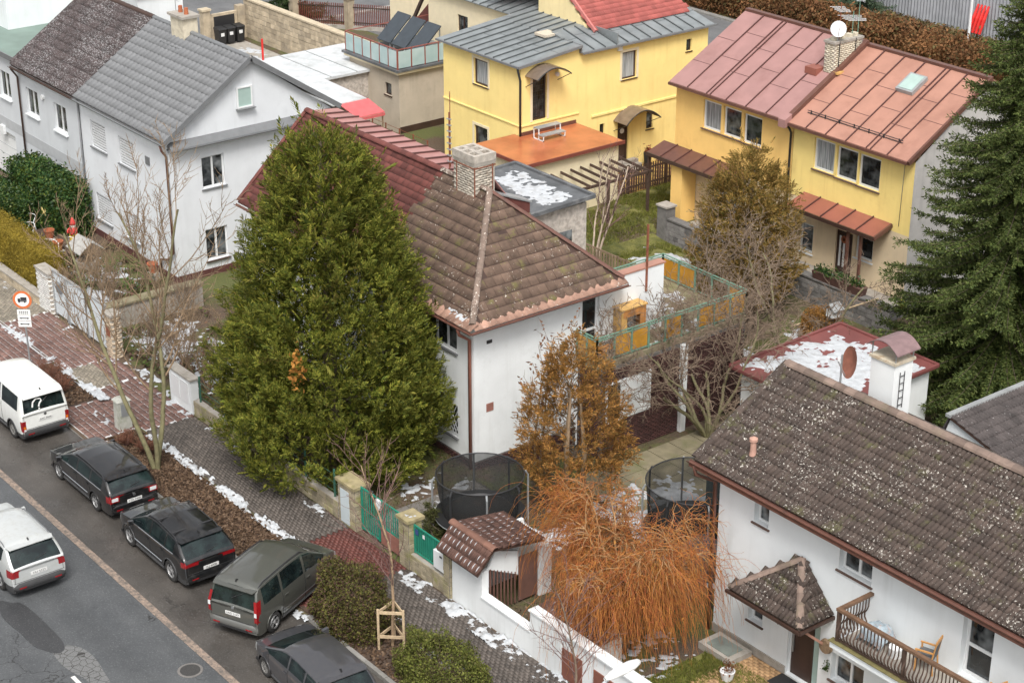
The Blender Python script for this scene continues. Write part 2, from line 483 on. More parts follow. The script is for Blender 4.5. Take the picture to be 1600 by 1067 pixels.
# crazed, crumbled asphalt past the patch
m_, nt_, b_ = _nt('crazed_asphalt')
_v = nd(nt_, 'ShaderNodeTexVoronoi', feature='DISTANCE_TO_EDGE'); _v.inputs['Scale'].default_value = 4.5
nt_.links.new(pos(nt_), _v.inputs['Vector'])
_c = mix(nt_, ramp(nt_, noise(nt_, 50, 2), .4, .65), (.11, .112, .112), (.19, .19, .187))
setc(nt_, b_, mix(nt_, ramp(nt_, _v.outputs['Distance'], .05, .01), _c, (.03, .028, .026))); b_.inputs['Roughness'].default_value = .85
MB().slab(blob(-42.5, 17.75, 1.5, .38, -.0615, 60, 9), (0, 0, .004)).build('crazed_road', m_, kind='structure')
# manhole cover
mh = thing('manhole_cover', 'round iron manhole cover set in the asphalt by the edge line', 'manhole', (-40.33, 20.02, -.06))
MB().lathe([(.36, 0), (.36, .012), (.30, .014)], (-40.33, 20.02, -.06), 28).build('frame_ring', mat('worn_iron', (.16, .15, .14), .6, .2, 20), mh)
_mc = MB().lathe([(.29, .004), (.29, .017), (.0, .018)], (-40.33, 20.02, -.06), 28)
_mc.build('lid', mat('iron_lid', (.05, .048, .046), .5, .3, 30, .8, 60), mh)
# kerb stones
kerb_m = mat('kerb_stone', (.27, .26, .24), .9, .2, 3, .4, 30, rnd=.2, fine=.12)
_k = MB().box(-.49, -.07, -.2, .49, .07, 0).mesh('kerb_stone', kerb_m)
verge_e = tag(MB().box(-54.6, 24.14, -.3, 10, 25.88, .03).build('verge', mat('verge_soil', (.075, .05, .036), .95, .35, 3, .8, 20, dirt=(.13, .085, .055), fine=.25)), kind='structure')
kerb_root = tag(MB().box(-120, 24.0, -.35, 20, 24.14, -.09).build('kerb', kerb_m), kind='structure')
for i in range(60):
    x = -76 + i
    low = -66.3 < x < -60.8 or -57.8 < x < -54.3 or -42.9 < x < -40.2
    link_mesh('kerb_stone', _k, kerb_root, (x, 24.072, (-.01 if low else .07) + random.uniform(-.008, .008)))

# pavers
def pavers(name, rects, tw, th, gap, mat_, z, parent=None, ang=0, jit=.004, thick=.05, seed=1):
    r_ = np.random.default_rng(seed)
    P_ = []
    for (x0, y0, x1, y1) in rects:
        ny = int(round((y1-y0)/th)); nx = int((x1-x0)/tw)
        for j in range(ny):
            off = (j % 2)*tw/2
            for i in range(nx):
                P_.append((x0+off+(i+.5)*tw if x0+off+(i+.5)*tw < x1-tw*.3 else x0+(i+.3)*tw, y0+(j+.5)*th))
    P_ = np.array(P_); n = len(P_)
    a, b_2, c_ = tw/2-gap/2, th/2-gap/2, .008
    TV = [(-a,-b_2,0),(a,-b_2,0),(a,b_2,0),(-a,b_2,0),(-a+c_,-b_2+c_,1),(a-c_,-b_2+c_,1),(a-c_,b_2-c_,1),(-a+c_,b_2-c_,1)]
    TF = [(4,5,6,7),(0,1,5,4),(1,2,6,5),(2,3,7,6),(3,0,4,7)]
    pos_ = np.c_[P_, np.full(n, z-thick)]
    X = np.tile([1., 0, 0], (n, 1)); Y = np.tile([0, 1., 0], (n, 1)); Z = np.zeros((n, 3)); Z[:, 2] = thick + r_.normal(0, jit, n)
    V, F = inst(TV, TF, pos_, X, Y, Z)
    return np_build(name, V, F, mat_, parent, kind='stuff')
paver_grey = mat('dark_grey_paver', (.105, .088, .076), .7, .2, 1.2, isl=.28, dirt=(.06, .05, .042), fine=.1)
paver_lgrey = mat('light_grey_paver', (.24, .21, .165), .8, .2, 1.5, isl=.25, dirt=(.12, .11, .085), fine=.1)
paver_red = mat('red_paver', (.175, .10, .082), .75, .2, 1.2, isl=.25, dirt=(.13, .06, .045), fine=.1)
paver_dred = mat('dark_red_paver', (.115, .036, .028), .65, .2, 1.2, isl=.25, fine=.1)
joint = mat('sandy_joint', (.06, .05, .042), .95, .3, 3)
snow_joint = mat('snowy_joint', (.55, .55, .55), .8, .45, 1.6, dirt=(.12, .09, .07))
pv = tag(MB().box(-54.2, 25.98, -.3, 10, 27.88, .012).build('pavement', joint), kind='structure')
pavers('paver_field', [(-54.2, 26.0, -44.2, 27.86), (-40.9, 26.0, -20, 27.86)], .21, .105, .012, paver_grey, .055, pv)
pavers('paver_field', [(-44.2, 26.0, -40.9, 27.86)], .21, .105, .012, paver_dred, .055, pv)
drv = tag(MB().box(-43.0, 24.15, -.3, -40.95, 25.97, .010).build('driveway', joint), kind='structure')
pavers('paver_field', [(-43.0, 24.16, -40.95, 25.96)], .21, .105, .012, paver_dred, .05, drv, seed=3)
drw = tag(MB().box(-57.6, 24.15, -.3, -54.62, 25.97, .012).build('driveway', snow_joint), kind='structure')
pavers('paver_field', [(-57.6, 24.16, -54.62, 25.96)], .24, .24, .03, paver_red, .05, drw, seed=4)
drx = tag(MB().box(-90, 24.15, -.3, -61.6, 25.92, .012).build('driveway', snow_joint), kind='structure')
pavers('paver_field', [(-90, 24.16, -61.6, 25.9)], .24, .24, .03, paver_red, .05, drx, seed=5)
pw = tag(MB().box(-90, 25.99, -.3, -54.22, 27.88, .013).build('pavement', snow_joint), kind='structure')
pavers('paver_field', [(-90, 26.0, -66.2, 27.86), (-60.6, 26.0, -58.4, 27.0)], .21, .105, .014, paver_lgrey, .052, pw, seed=6)
pavers('paver_field', [(-66.2, 26.0, -60.6, 27.86), (-60.6, 27.0, -58.4, 27.86), (-58.4, 26.0, -54.22, 27.86)], .24, .24, .032, paver_red, .05, pw, seed=7)
vg = tag(MB().box(-61.55, 24.14, -.3, -57.62, 25.9, .03).build('verge', MATS['verge_soil']), kind='structure')

def scatter_leaves(name, n, x0, y0, x1, y1, zf, mat_, size=.05, seed=2, dens=None, lift=.012, parent=None, label=None, cat=None):
    r_ = np.random.default_rng(seed)
    x = r_.uniform(x0, x1, n); y = r_.uniform(y0, y1, n)
    if dens is not None:
        k = r_.random(n) < dens(x, y); x = x[k]; y = y[k]; n = len(x)
    z = zf(x, y)+lift*r_.random(n)*2.2
    a = r_.uniform(0, 6.28, n); s = size*r_.uniform(.6, 1.4, n); tl = r_.normal(0, .45, (n, 2))
    X = np.c_[np.cos(a), np.sin(a), tl[:, 0]]*s[:, None]; Y = np.c_[-np.sin(a), np.cos(a), tl[:, 1]]*s[:, None]*.6
    V, F = inst([(-1, 0, 0), (0, -1, .0), (1, 0, 0), (0, 1, 0)], [(0, 1, 2, 3)], np.c_[x, y, z], X, Y, np.zeros((n, 3)))
    o = np_build(name, V, F, mat_, parent, kind='stuff')
    return tag(o, label, cat)
litter = leafmat('leaf_litter_brown', [(.045, .028, .019), (.085, .052, .032), (.14, .085, .05), (.22, .15, .10), (.07, .04, .028)], .8, .3)
scatter_leaves('leaf_litter', 16000, -54.5, 24.2, -43.1, 25.85, lambda x, y: np.full(len(x), .035), litter, .055, 11, label='brown fallen leaves covering the verge beside the parked cars', cat='leaf litter')
scatter_leaves('leaf_litter', 6000, -40.8, 24.2, -26, 25.85, lambda x, y: np.full(len(x), .035), litter, .05, 12, label='brown fallen leaves under the clipped bushes on the verge', cat='leaf litter')
scatter_leaves('leaf_litter', 2500, -61.5, 24.2, -57.7, 25.85, lambda x, y: np.full(len(x), .035), litter, .05, 13, label='fallen leaves on the short verge behind the white van', cat='leaf litter')
scatter_leaves('leaf_litter', 14000, -56, 28.4, -33.6, 41, gz, litter, .05, 14, lambda x, y: np.clip((fbm(x*.5, y*.5)-.42)*5, 0, 1), label='brown fallen leaves strewn over the gardens round the middle house', cat='leaf litter')

# snow remains: heightfields that dip under the ground at their ragged rims
def snow_field(name, x0, y0, x1, y1, base, cover, label, seed=0, cell=.06, h=.13, scale=1.1, fade=True, parent=None, mask=None):
    xs_ = np.arange(x0, x1+cell, cell); ys_ = np.arange(y0, y1+cell, cell)
    X, Y = np.meshgrid(xs_, ys_, indexing='ij')
    N = fbm(X*scale+seed*7.7, Y*scale+seed*3.1, 4)*.52+.48*fbm(X*scale*5+seed, Y*scale*5, 3)
    thr = 1.024-cover
    if fade:
        d = np.minimum(np.minimum(X-x0, x1-X)/max(.01, (x1-x0)*.5), np.minimum(Y-y0, y1-Y)/max(.01, (y1-y0)*.5))
        thr = thr+.25*np.clip(1-d*2.6, 0, 1)
    if mask is not None: thr = thr+mask(X, Y)
    hh = np.clip((N-thr)*h*3, -.04, h*.55)
    B = base(X, Y) if callable(base) else np.full_like(X, base)
    Z = B+hh
    ny = len(ys_); i = np.arange(len(xs_)-1)[:, None]*ny+np.arange(ny-1)[None, :]
    F = np.stack([i, i+ny, i+ny+1, i+1], -1).reshape(-1, 4)
    ok = (hh > 0).ravel(); F = F[ok[F].any(1)]
    used = np.unique(F); mp = np.zeros(len(xs_)*ny, int); mp[used] = np.arange(len(used))
    V = np.stack([X, Y, Z], -1).reshape(-1, 3)[used]
    o = np_build(name, V, mp[F], snow, parent, True, kind='stuff')
    if label: tag(o, label, 'snow')
    return o
snow_field('snow', -53.8, 25.72, -43.3, 26.12, .035, .55, 'long strip of old snow between the leafy verge and the dark pavement', 1, .045, .2, 1.7, False)
snow_field('snow', -56.2, 27.55, -45.2, 27.98, .03, .47, 'ragged snow along the fence foot beside the big conifer', 2, .05, .16, 1.5, False)
snow_field('snow', -40.9, 27.3, -29.0, 27.95, .03, .50, 'snow strip lying along the foot of the white garden wall', 3, .05, .2, 1.4, False)
snow_field('snow', -40.4, 25.6, -29.0, 26.15, .035, .44, 'thin snow line between the bushes and the pavement', 4, .05, .16, 1.4, False)
snow_field('snow', -76, 25.7, -61.7, 26.1, .035, .50, 'snow ridge dividing the red paving from the grey pavement', 5, .05, .16, 1.4, False)
snow_field('snow', -61.3, 25.75, -57.2, 26.15, .04, .58, 'short snow bank at the verge edge behind the white van', 6, .05, .2, 1.4, False)
snow_field('snow', -57.2, 24.9, -54.4, 25.5, .03, .43, 'crumbled snow heap by the grey utility box', 7, .05, .2, 1.7, True)
snow_field('snow', -76, 27.5, -64, 27.98, .03, .43, 'broken snow at the foot of the low hedge wall', 8, .05, .12, 1.4, False)
snow_field('snow', -60.5, 27.6, -56.2, 28.4, .02, .48, 'snow patch on the pavement before the stone gate pillar', 9, .05, .15, 1.2, False)
snow_field('snow', -42.2, 23.2, -40.0, 24.9, .02, .40, 'bits of snow on the driveway beside the grey van-like car', 10, .05, .12, 2.2, True)
snow_field('snow', -49.6, 24.15, -47.6, 25.0, .03, .46, 'snow crumbs on the verge behind the black estate car', 11, .05, .12, 2.2, True)
snow_field('snow', -36.0, 24.2, -30.0, 25.7, .03, .42, 'snow crumbs under the nearest clipped bush', 17, .05, .12, 2.2, True)
snow_field('snow', -71.2, 28.6, -64.6, 33.0, .02, .455, 'patchy snow among the plants of the left front garden', 12, .07, .18, .9, True)
snow_field('snow', -64.2, 28.3, -54.5, 32.6, .02, .46, 'patchy snow in the shrubby garden beside the grey house', 13, .07, .18, .9, True)
snow_field('snow', -46.0, 29.4, -42.8, 33.2, .01, .47, 'snow patch in front of the brick plinth behind the netted trampoline', 14, .06, .16, 1.1, True)
snow_field('snow', -41.6, 31.6, -38.6, 34.2, .02, .47, 'snow lying right of the netted trampoline', 18, .06, .16, 1.1, True)
snow_field('snow', -42.0, 34.6, -34.2, 39.6, lambda X, Y: gz(X, Y)+.035, .60, 'snow spread on the slabs round the rear trampoline', 15, .06, .18, .8, True)
snow_field('snow', -34.5, 28.3, -31.2, 32.4, .01, .45, 'speckled snow under the curly willow', 16, .06, .14, 1.8, True)
snow_field('snow', -58.5, 50.2, -54.2, 53.6, gz, .55, 'bright snow bank by the dark stone retaining wall', 19, .08, .25, .7, True)
snow_field('snow', -60.8, 54.2, -57.5, 57.2, gz, .40, 'small snow leftovers on the green back lawn', 20, .07, .16, .8, True)
snow_field('snow', -48.5, 46.5, -41.5, 52.5, gz, .47, 'snow behind the flat garage roof under the bare trees', 21, .08, .2, .7, True)
snow_field('snow', -80, 44.5, -70.5, 52.0, .0, .47, 'snow between the sand coloured block and the red shingle roof', 22, .1, .2, .6, True)
snow_field('snow', -97, 52.0, -84, 55.4, .0, .52, 'snow in front of the long beige stone wall', 23, .1, .2, .6, True)
snow_field('snow', -90, 28.4, -78, 33.2, .02, .40, 'thin snow on the slabs in front of the far left garage', 24, .08, .12, .8, True)

# garden sheets
lawn_m = mat('lawn_turf', (.10, .115, .03), .95, .35, 1.6, .8, 30, col2=(.17, .16, .045), dirt=(.12, .085, .04), fine=.3)
def grass(name, n, x0, y0, x1, y1, zf, seed, hgt=.09, label=None, cols=None):
    r_ = np.random.default_rng(seed)
    x = r_.uniform(x0, x1, n); y = r_.uniform(y0, y1, n); z = zf(x, y)
    k = fbm(x*.9, y*.9) > .36
    x, y, z = x[k], y[k], z[k]; n = len(x)
    a = r_.uniform(0, 6.28, n); s = r_.uniform(.5, 1.5, n)*hgt
    X = np.c_[np.cos(a), np.sin(a), np.zeros(n)]*.016; Z = np.c_[r_.normal(0, .5, n), r_.normal(0, .5, n), np.ones(n)]*s[:, None]
    V, F = inst([(-1, 0, 0), (1, 0, 0), (0, 0, 1)], [(0, 1, 2)], np.c_[x, y, z], X, X, Z)
    return np_build(name, V, F, cols, None, kind='stuff', label=label, cat='grass')
grass_m = leafmat('winter_grass', [(.10, .11, .02), (.17, .19, .03), (.22, .20, .06), (.09, .12, .02)], .8, .3)
def lawn(x0, y0, x1, y1, z=.02):
    return tag(np_build('lawn', *grid_mesh(np.linspace(x0, x1, 8), np.linspace(y0, y1, 8), lambda X, Y: gz(X, Y)+z), lawn_m), kind='structure')
lawn(-62.6, 53.9, -58.5, 60.5)
lawn(-62.6, 50.5, -53.5, 53.88)
grass('grass', 16000, -58.5, 50.6, -53.6, 53.8, lambda x, y: gz(x, y)+.02, 15, .09, 'short grass below the dark stone retaining wall', grass_m)
grass('grass', 26000, -62.4, 50.6, -58.6, 60.4, lambda x, y: gz(x, y)+.02, 5, .10, 'green winter grass of the back lawn between the yellow houses', grass_m)
lawn(-32.0, 29.0, -27.5, 32.3)
grass('grass', 14000, -32.0, 29.0, -29.2, 32.3, lambda x, y: gz(x, y)+.02, 6, .09, 'grass tuft patch beside the porch of the right white house', grass_m)
grass('grass', 16000, -56, 28.3, -40, 36, lambda x, y: gz(x, y)+.01, 7, .07, 'sparse dull grass in the middle house front garden', leafmat('dull_grass', [(.08, .07, .025), (.12, .10, .03), (.10, .085, .04)], .8, .3))
slabs = tag(np_build('garden_slabs', *grid_mesh(np.arange(-43, -33.4, .8), np.arange(36.0, 44.1, .8), lambda X, Y: gz(X, Y)+.02), mossy_concrete), kind='structure')
_sl = MB().box(-.48, -.48, -.03, .48, .48, .02).mesh('slab', mossy_concrete)
for i in range(4):
    for j in range(7):
        x, y = -42.6+i+random.uniform(-.02, .02), 37.2+j
        link_mesh('slab', _sl, slabs, (x, y, float(gz(x, y))+.02+random.uniform(0, .012)))
path_m = mat('front_path_slabs', (.17, .155, .14), .9, .2, 2, .3, 30, fine=.12)
fp = tag(MB().box(-44.2, 28.3, -.1, -42.6, 33.0, .012).build('garden_path', joint), kind='structure')
for i in range(10):
    for j in range(3):
        box('slab', path_m, fp, -44.18+j*.53, 28.32+i*.46, -.02, -43.67+j*.53, 28.76+i*.46, .03+random.uniform(0, .008))
terr = tag(MB().box(-31.2, 30.4, -.1, -27.4, 32.95, .012).build('porch_paving', joint), kind='structure')
pavers('paver_field', [(-31.2, 30.4, -27.4, 32.95)], .22, .11, .012, mat('ochre_paver', (.42, .26, .13), .8, .2, 2, isl=.2), .06, terr, seed=9)
court = tag(MB().box(-65.2, 54.9, -.1, -62.3, 63.5, .012).build('courtyard_paving', joint), kind='structure')
_ya = mat('ochre_slab', (.42, .28, .08), .8, .15, 2, rnd=.2); _yb = mat('brown_slab', (.20, .10, .05), .8, .15, 2, rnd=.2)
_ma = MB().box(-.2, -.2, -.03, .2, .2, 0).mesh('slab', _ya); _mb = MB().box(-.2, -.2, -.03, .2, .2, 0).mesh('slab', _yb)
for i in range(7):
    for j in range(20):
        link_mesh('slab', _ma if (i+j) % 2 else _mb, court, (-64.98+i*.42, 55.1+j*.42, .045))
ra = asphalt('back_asphalt', (.10, .102, .104), (.16, .16, .16), .7, .2, .6)
tag(MB().box(-140, 30, -.2, -98.6, 130, .012).build('back_road', ra), kind='structure')
tag(MB().box(-98.6, 62.5, -.2, -66.4, 81.6, .010).build('back_yard_asphalt', ra), kind='structure')
tag(MB().box(-98.6, 81.6, -.2, -66.4, 82.0, .13).build('back_kerb', kerb_m), kind='structure')
tag(MB().box(-98.6, 56.8, -.2, -98.2, 130, .12).build('back_kerb', kerb_m), kind='structure')
tag(MB().box(-97.9, 45, -.2, -80, 55.4, .010).build('bin_yard', concrete), kind='structure')
# ------------------------------------------------------------------ building helpers
CAM = np.array([0, 0, 30.0])
def fmap(ax, c):
    if ax == 'y-': return lambda a, z, d=0.: (a, c+d, z)
    if ax == 'x+': return lambda a, z, d=0.: (c-d, a, z)
    if ax == 'y+': return lambda a, z, d=0.: (a, c-d, z)
    return lambda a, z, d=0.: (c+d, a, z)

def facade(parent, ax, c, a0, a1, z0, z1, mat_, ops=(), depth=.16, name='wall', top=None):
    """wall face with real openings and reveals; top = list of (a,z) replacing the flat top"""
    f = fmap(ax, c); mb = MB()
    As = sorted({a0, a1, *[v for o in ops for v in o[:2]]}); Zs = sorted({z0, z1, *[v for o in ops for v in o[2:4]]})
    flip = ax in ('y-', 'x+')
    def q(p): mb.add(p if flip else p[::-1], [list(range(len(p)))])
    for i in range(len(As)-1):
        for j in range(len(Zs)-1):
            am, zm = (As[i]+As[i+1])/2, (Zs[j]+Zs[j+1])/2
            if any(o[0] < am < o[1] and o[2] < zm < o[3] for o in ops): continue
            q([f(As[i], Zs[j]), f(As[i+1], Zs[j]), f(As[i+1], Zs[j+1]), f(As[i], Zs[j+1])])
    for o in ops:
        l, r, b, t = o[:4]
        q([f(l, b), f(l, b, depth), f(l, t, depth), f(l, t)][::-1]); q([f(r, b), f(r, b, depth), f(r, t, depth), f(r, t)])
        q([f(l, t), f(l, t, depth), f(r, t, depth), f(r, t)][::-1]); q([f(l, b), f(l, b, depth), f(r, b, depth), f(r, b)])
        q([f(l-.0, b, depth), f(r, b, depth), f(r, t, depth), f(l, t, depth)])
    if top: q([f(a, z) for a, z in top])
    return mb.build(name, mat_, parent)

def fbox(mb, f, a0, a1, z0, z1, d0, d1):
    p, q = f(a0, z0, d0), f(a1, z1, d1)
    return mb.box(p[0], p[1], p[2], q[0], q[1], q[2])

def window(parent, ax, c, l, r, b, t, panes=2, frame=None, sill=None, depth=.16, fill=None, name='window', fw=.065, split=None, sill_out=.05, sill_mat=None, fills=None, surround=None):
    """frame, mullions, panes, sill set in an opening"""
    f = fmap(ax, c); frame = frame or pvc
    d0, d1 = depth-.07, depth-.005
    mb = MB()
    fbox(mb, f, l, l+fw, b, t, d0, d1); fbox(mb, f, r-fw, r, b, t, d0, d1)
    fbox(mb, f, l+fw, r-fw, b, b+fw, d0, d1); fbox(mb, f, l+fw, r-fw, t-fw, t, d0, d1)
    pw = (r-l)/panes
    for k in range(1, panes): fbox(mb, f, l+k*pw-fw*.6, l+k*pw+fw*.6, b+fw, t-fw, d0-.004, d1)
    if split: fbox(mb, f, l+fw, r-fw, b+(t-b)*split-fw*.5, b+(t-b)*split+fw*.5, d0-.002, d1)
    w = mb.build(name, frame, parent)
    zc = [(b+fw, t-fw)] if not split else [(b+fw, b+(t-b)*split-fw*.5), (b+(t-b)*split+fw*.5, t-fw)]
    for k in range(panes):
        for (za, zb) in zc:
            m = MB(); fbox(m, f, l+k*pw+fw*.8, l+(k+1)*pw-fw*.8, za-.01, zb+.01, d0+.03, d1-.012)
            m.build('pane', (fills[k] if fills else fill) or glass, w)
    if sill:
        m = MB(); fbox(m, f, l-.06, r+.06, b-.05, b-.008, -sill_out, depth-.02); m.build('sill', sill_mat or sill, w)
    if surround:
        m = MB(); s = .13
        fbox(m, f, l-s, l-.002, b-.02, t+s, -.02, .03); fbox(m, f, r+.002, r+s, b-.02, t+s, -.02, .03); fbox(m, f, l, r, t+.002, t+s, -.02, .03)
        m.build('surround', surround, w)
    return w

def tile_verts(u, v, n, tw, th, t, prof, ov=1.06):
    """top wave + front lip, in world orientation, origin at the lower left corner"""
    K = len(prof)-1
    U = np.array(u); Vv = np.array(v); N = np.array(n)
    P0 = [U*(tw*k/K)+N*(prof[k]+t) for k in range(K+1)]
    P1 = [U*(tw*k/K)+Vv*(th*ov)+N*(prof[k]+.004) for k in range(K+1)]
    P2 = [U*(tw*k/K)+N*(prof[k]-.012)-Vv*.0 for k in range(K+1)]
    V_ = np.array(P0+P1+P2)
    F_ = [(k, k+1, K+2+k, K+1+k) for k in range(K)]+[(2*(K+1)+k, 2*(K+1)+k+1, k+1, k) for k in range(K)]
    return V_, np.array(F_)

def tiled(parent, org, u, v, W, Ln, tw, th, t, prof, mat_, clip=None, cap=300, name='roof_tile', jit=.0, half=False, seed=0, ov=1.06, wf=.995):
    u = np.array(Vector(u).normalized()); v = np.array(Vector(v).normalized()); n = np.cross(u, v)
    if n[2] < 0: n = -n
    org = np.array(org, float); r_ = np.random.default_rng(seed)
    nx, ny = int(round(W/tw)), int(round(Ln/th)); tw2, th2 = W/nx, Ln/ny
    TV, TF = tile_verts(u, v, n, tw2*wf, th2, t, prof, ov)
    pts = []
    for j in range(ny):
        for i in range(nx+(1 if half and j % 2 else 0)):
            p = org+u*((i-(.5 if half and j % 2 else 0))*tw2)+v*(j*th2)+n*(r_.normal(0, jit) if jit else 0)
            cpt = p+u*tw2/2+v*th2/2
            a = (cpt-org)@u; s = (cpt-org)@v
            if clip and not clip(a, s): continue
            pts.append(p)
    pts = np.array(pts)
    d = np.linalg.norm(pts-CAM, axis=1); o = np.argsort(d)
    base = pts[o[:cap]]; rest = pts[o[cap:]]
    me = np_mesh(name, TV, TF, mat_)
    for p in base: link_mesh(name, me, parent, p)
    if len(rest):
        m = len(rest); E = np.eye(3)
        V_, F_ = inst(TV, TF, rest, np.tile(E[0], (m, 1)), np.tile(E[1], (m, 1)), np.tile(E[2], (m, 1)))
        np_build(name, V_, F_, mat_, parent, kind='stuff')
    return n

def caps(parent, a, b, r, step, mat_, name='ridge_tile', lift=.03):
    """half-round ridge or hip tiles, each its own piece"""
    a, b = Vector(a), Vector(b); L = (b-a).length; n = max(1, int(round(L/step))); t = (b-a)/n
    d = t.normalized(); s = d.cross(Vector((0, 0, 1))).normalized(); up = s.cross(d)
    mb = MB(); V_ = []; K = 6
    for q, rr in ((0, r*1.1), (1.08, r)):
        for k in range(K+1):
            an = math.pi*k/K
            V_.append(t*q+s*(rr*math.cos(an))+up*(rr*math.sin(an)*.8))
    mb.add(V_, [[k, k+1, K+2+k, K+1+k] for k in range(K)]+[list(range(K+1))])
    me = mb.mesh(name, mat_)
    for i in range(n): link_mesh(name, me, parent, a+t*i+Vector((0, 0, lift)))

def gutter(parent, a, b, mat_, r=.065, name='gutter'):
    a, b = Vector(a), Vector(b); d = (b-a).normalized(); s = d.cross(Vector((0, 0, 1))).normalized(); up = Vector((0, 0, 1))
    V_ = []; K = 6
    for p in (a, b):
        for k in range(K+1):
            an = math.pi+math.pi*k/K
            V_.append(p+s*(r*math.cos(an))+up*(r*math.sin(an)))
        for k in range(K+1):
            an = 2*math.pi-math.pi*k/K
            V_.append(p+s*(r*.85*math.cos(an))+up*(r*.85*math.sin(an)))
    m = 2*(K+1)
    F_ = [[k, (k+1) % m, m+(k+1) % m, m+k] for k in range(m)]
    return MB().add(V_, F_).build(name, mat_, parent)
def pipe(parent, pts, mat_, r=.05, name='drainpipe', n=8): return MB().tube(pts, r, n).build(name, mat_, parent, smooth=True)

def seam_roof(parent, org, u, v, W, Ln, pw, mat_, seam_mat, cross=(), seam_h=.045, thick=.05, doubles=()):
    """standing-seam sheet roof: a panel and a seam per bay"""
    u = Vector(u).normalized(); v = Vector(v).normalized(); n = u.cross(v)
    if n.z < 0: n = -n
    org = Vector(org); k = max(1, int(round(W/pw))); pw = W/k
    for i in range(k):
        ys_ = [0]+[c*Ln for c in cross]+[Ln] if cross else [0, Ln]
        if cross and i % 2: ys_ = [0]+[min(.93, c+.13)*Ln for c in cross]+[Ln]
        for j in range(len(ys_)-1):
            p = org+u*(i*pw)+v*ys_[j]+n*(.006*(len(ys_)-j))
            q = [p+u*.004, p+u*(pw-.004), p+u*(pw-.004)+v*(ys_[j+1]-ys_[j]+(.02 if j < len(ys_)-2 else 0)), p+u*.004+v*(ys_[j+1]-ys_[j]+(.02 if j < len(ys_)-2 else 0))]
            MB().slab([x-n*thick for x in q], n*thick).build('roof_panel', mat_, parent)
            if cross and j: MB().bar(q[0]+n*.004, q[1]+n*.004, .028, .014, n).build('fold', seam_mat, parent)
        if i:
            for off in ((0, .22) if i in doubles else (0,)):
                s = org+u*(i*pw+off)
                MB().bar(s+n*.03, s+v*Ln+n*.03, .04, seam_h+.05, n).build('seam', seam_mat, parent)

def brick_wall(parent, ax, c, a0, a1, z0, z1, bw, bh, gap, mat_, back=None, proud=.012, name='brick', skip=(), seed=0):
    """bricks too small to pick apart: real, joined"""
    f = fmap(ax, c); r_ = np.random.default_rng(seed)
    e = np.array(f(1, 0, 0))-np.array(f(0, 0, 0)); nn = np.array(f(0, 0, 0))-np.array(f(0, 0, 1))
    P_ = []; nz = int((z1-z0)/bh)
    for j in range(nz):
        na = int((a1-a0)/bw)
        for i in range(-1, na+1):
            a = a0+(i+.5+(.5 if j % 2 else 0))*bw; z = z0+(j+.5)*bh
            if a-bw/2 < a0-.01 or a+bw/2 > a1+.01: continue
            if any(s[0] < a < s[1] and s[2] < z < s[3] for s in skip): continue
            P_.append(f(a, z))
    P_ = np.array(P_); m = len(P_)
    w, h = (bw-gap)/2, (bh-gap)/2
    TV = [(-w, 0, -h), (w, 0, -h), (w, 0, h), (-w, 0, h), (-w, 1, -h), (w, 1, -h), (w, 1, h), (-w, 1, h)]
    TF = [(4, 5, 6, 7), (0, 1, 5, 4), (1, 2, 6, 5), (2, 3, 7, 6), (3, 0, 4, 7)]
    pr = (proud*(1+.5*r_.random(m)))[:, None]
    V_, F_ = inst(TV, TF, P_, np.tile(e, (m, 1)), np.tile(nn, (m, 1))*pr, np.tile([0, 0, 1.], (m, 1)))
    return np_build(name, V_, F_, mat_, parent, kind='stuff')

def block_wall(parent, ax, c, a0, a1, z0, z1f, bw, bh, gap, mat_, thick=.03, name='stone', jw=.35, seed=0):
    """blocks one can pick apart: each an object, sharing a few meshes"""
    f = fmap(ax, c); r_ = random.Random(seed); z = z0; j = 0
    cache = {}
    while True:
        a = a0; zt = z+bh; any_ = False
        while a < a1-.05:
            w = bw*round(1+r_.uniform(-jw, jw), 1)
            if a+w > a1-.12: w = a1-a
            if (z1f(a+w/2) if callable(z1f) else z1f) >= zt-.02:
                any_ = True
                key = round(w, 2)
                if key not in cache:
                    m = MB(); hw, hh = (w-gap)/2, (bh-gap)/2
                    e = np.array(f(1, 0, 0))-np.array(f(0, 0, 0)); nn = np.array(f(0, 0, 0))-np.array(f(0, 0, 1))
                    pp = []
                    for d, s in ((0, 1), (thick, .93)):
                        for (qa, qz) in ((-hw, -hh), (hw, -hh), (hw, hh), (-hw, hh)):
                            p = e*qa*s+nn*d; pp.append((p[0], p[1], qz*s))
                    m.hexa(pp); cache[key] = m.mesh(name, mat_)
                p = f(a+w/2, z+bh/2, r_.uniform(-.012, .008))
                link_mesh(name, cache[key], parent, p)
            a += w
        z = zt; j += 1
        if not any_ or j > 40: break

wave = [.0, .035, .05, .05, .035, 0.0, .0]
wave2 = [0, .045, .06, .045, 0, .045, .06, .045, 0]
flat = [0, 0]

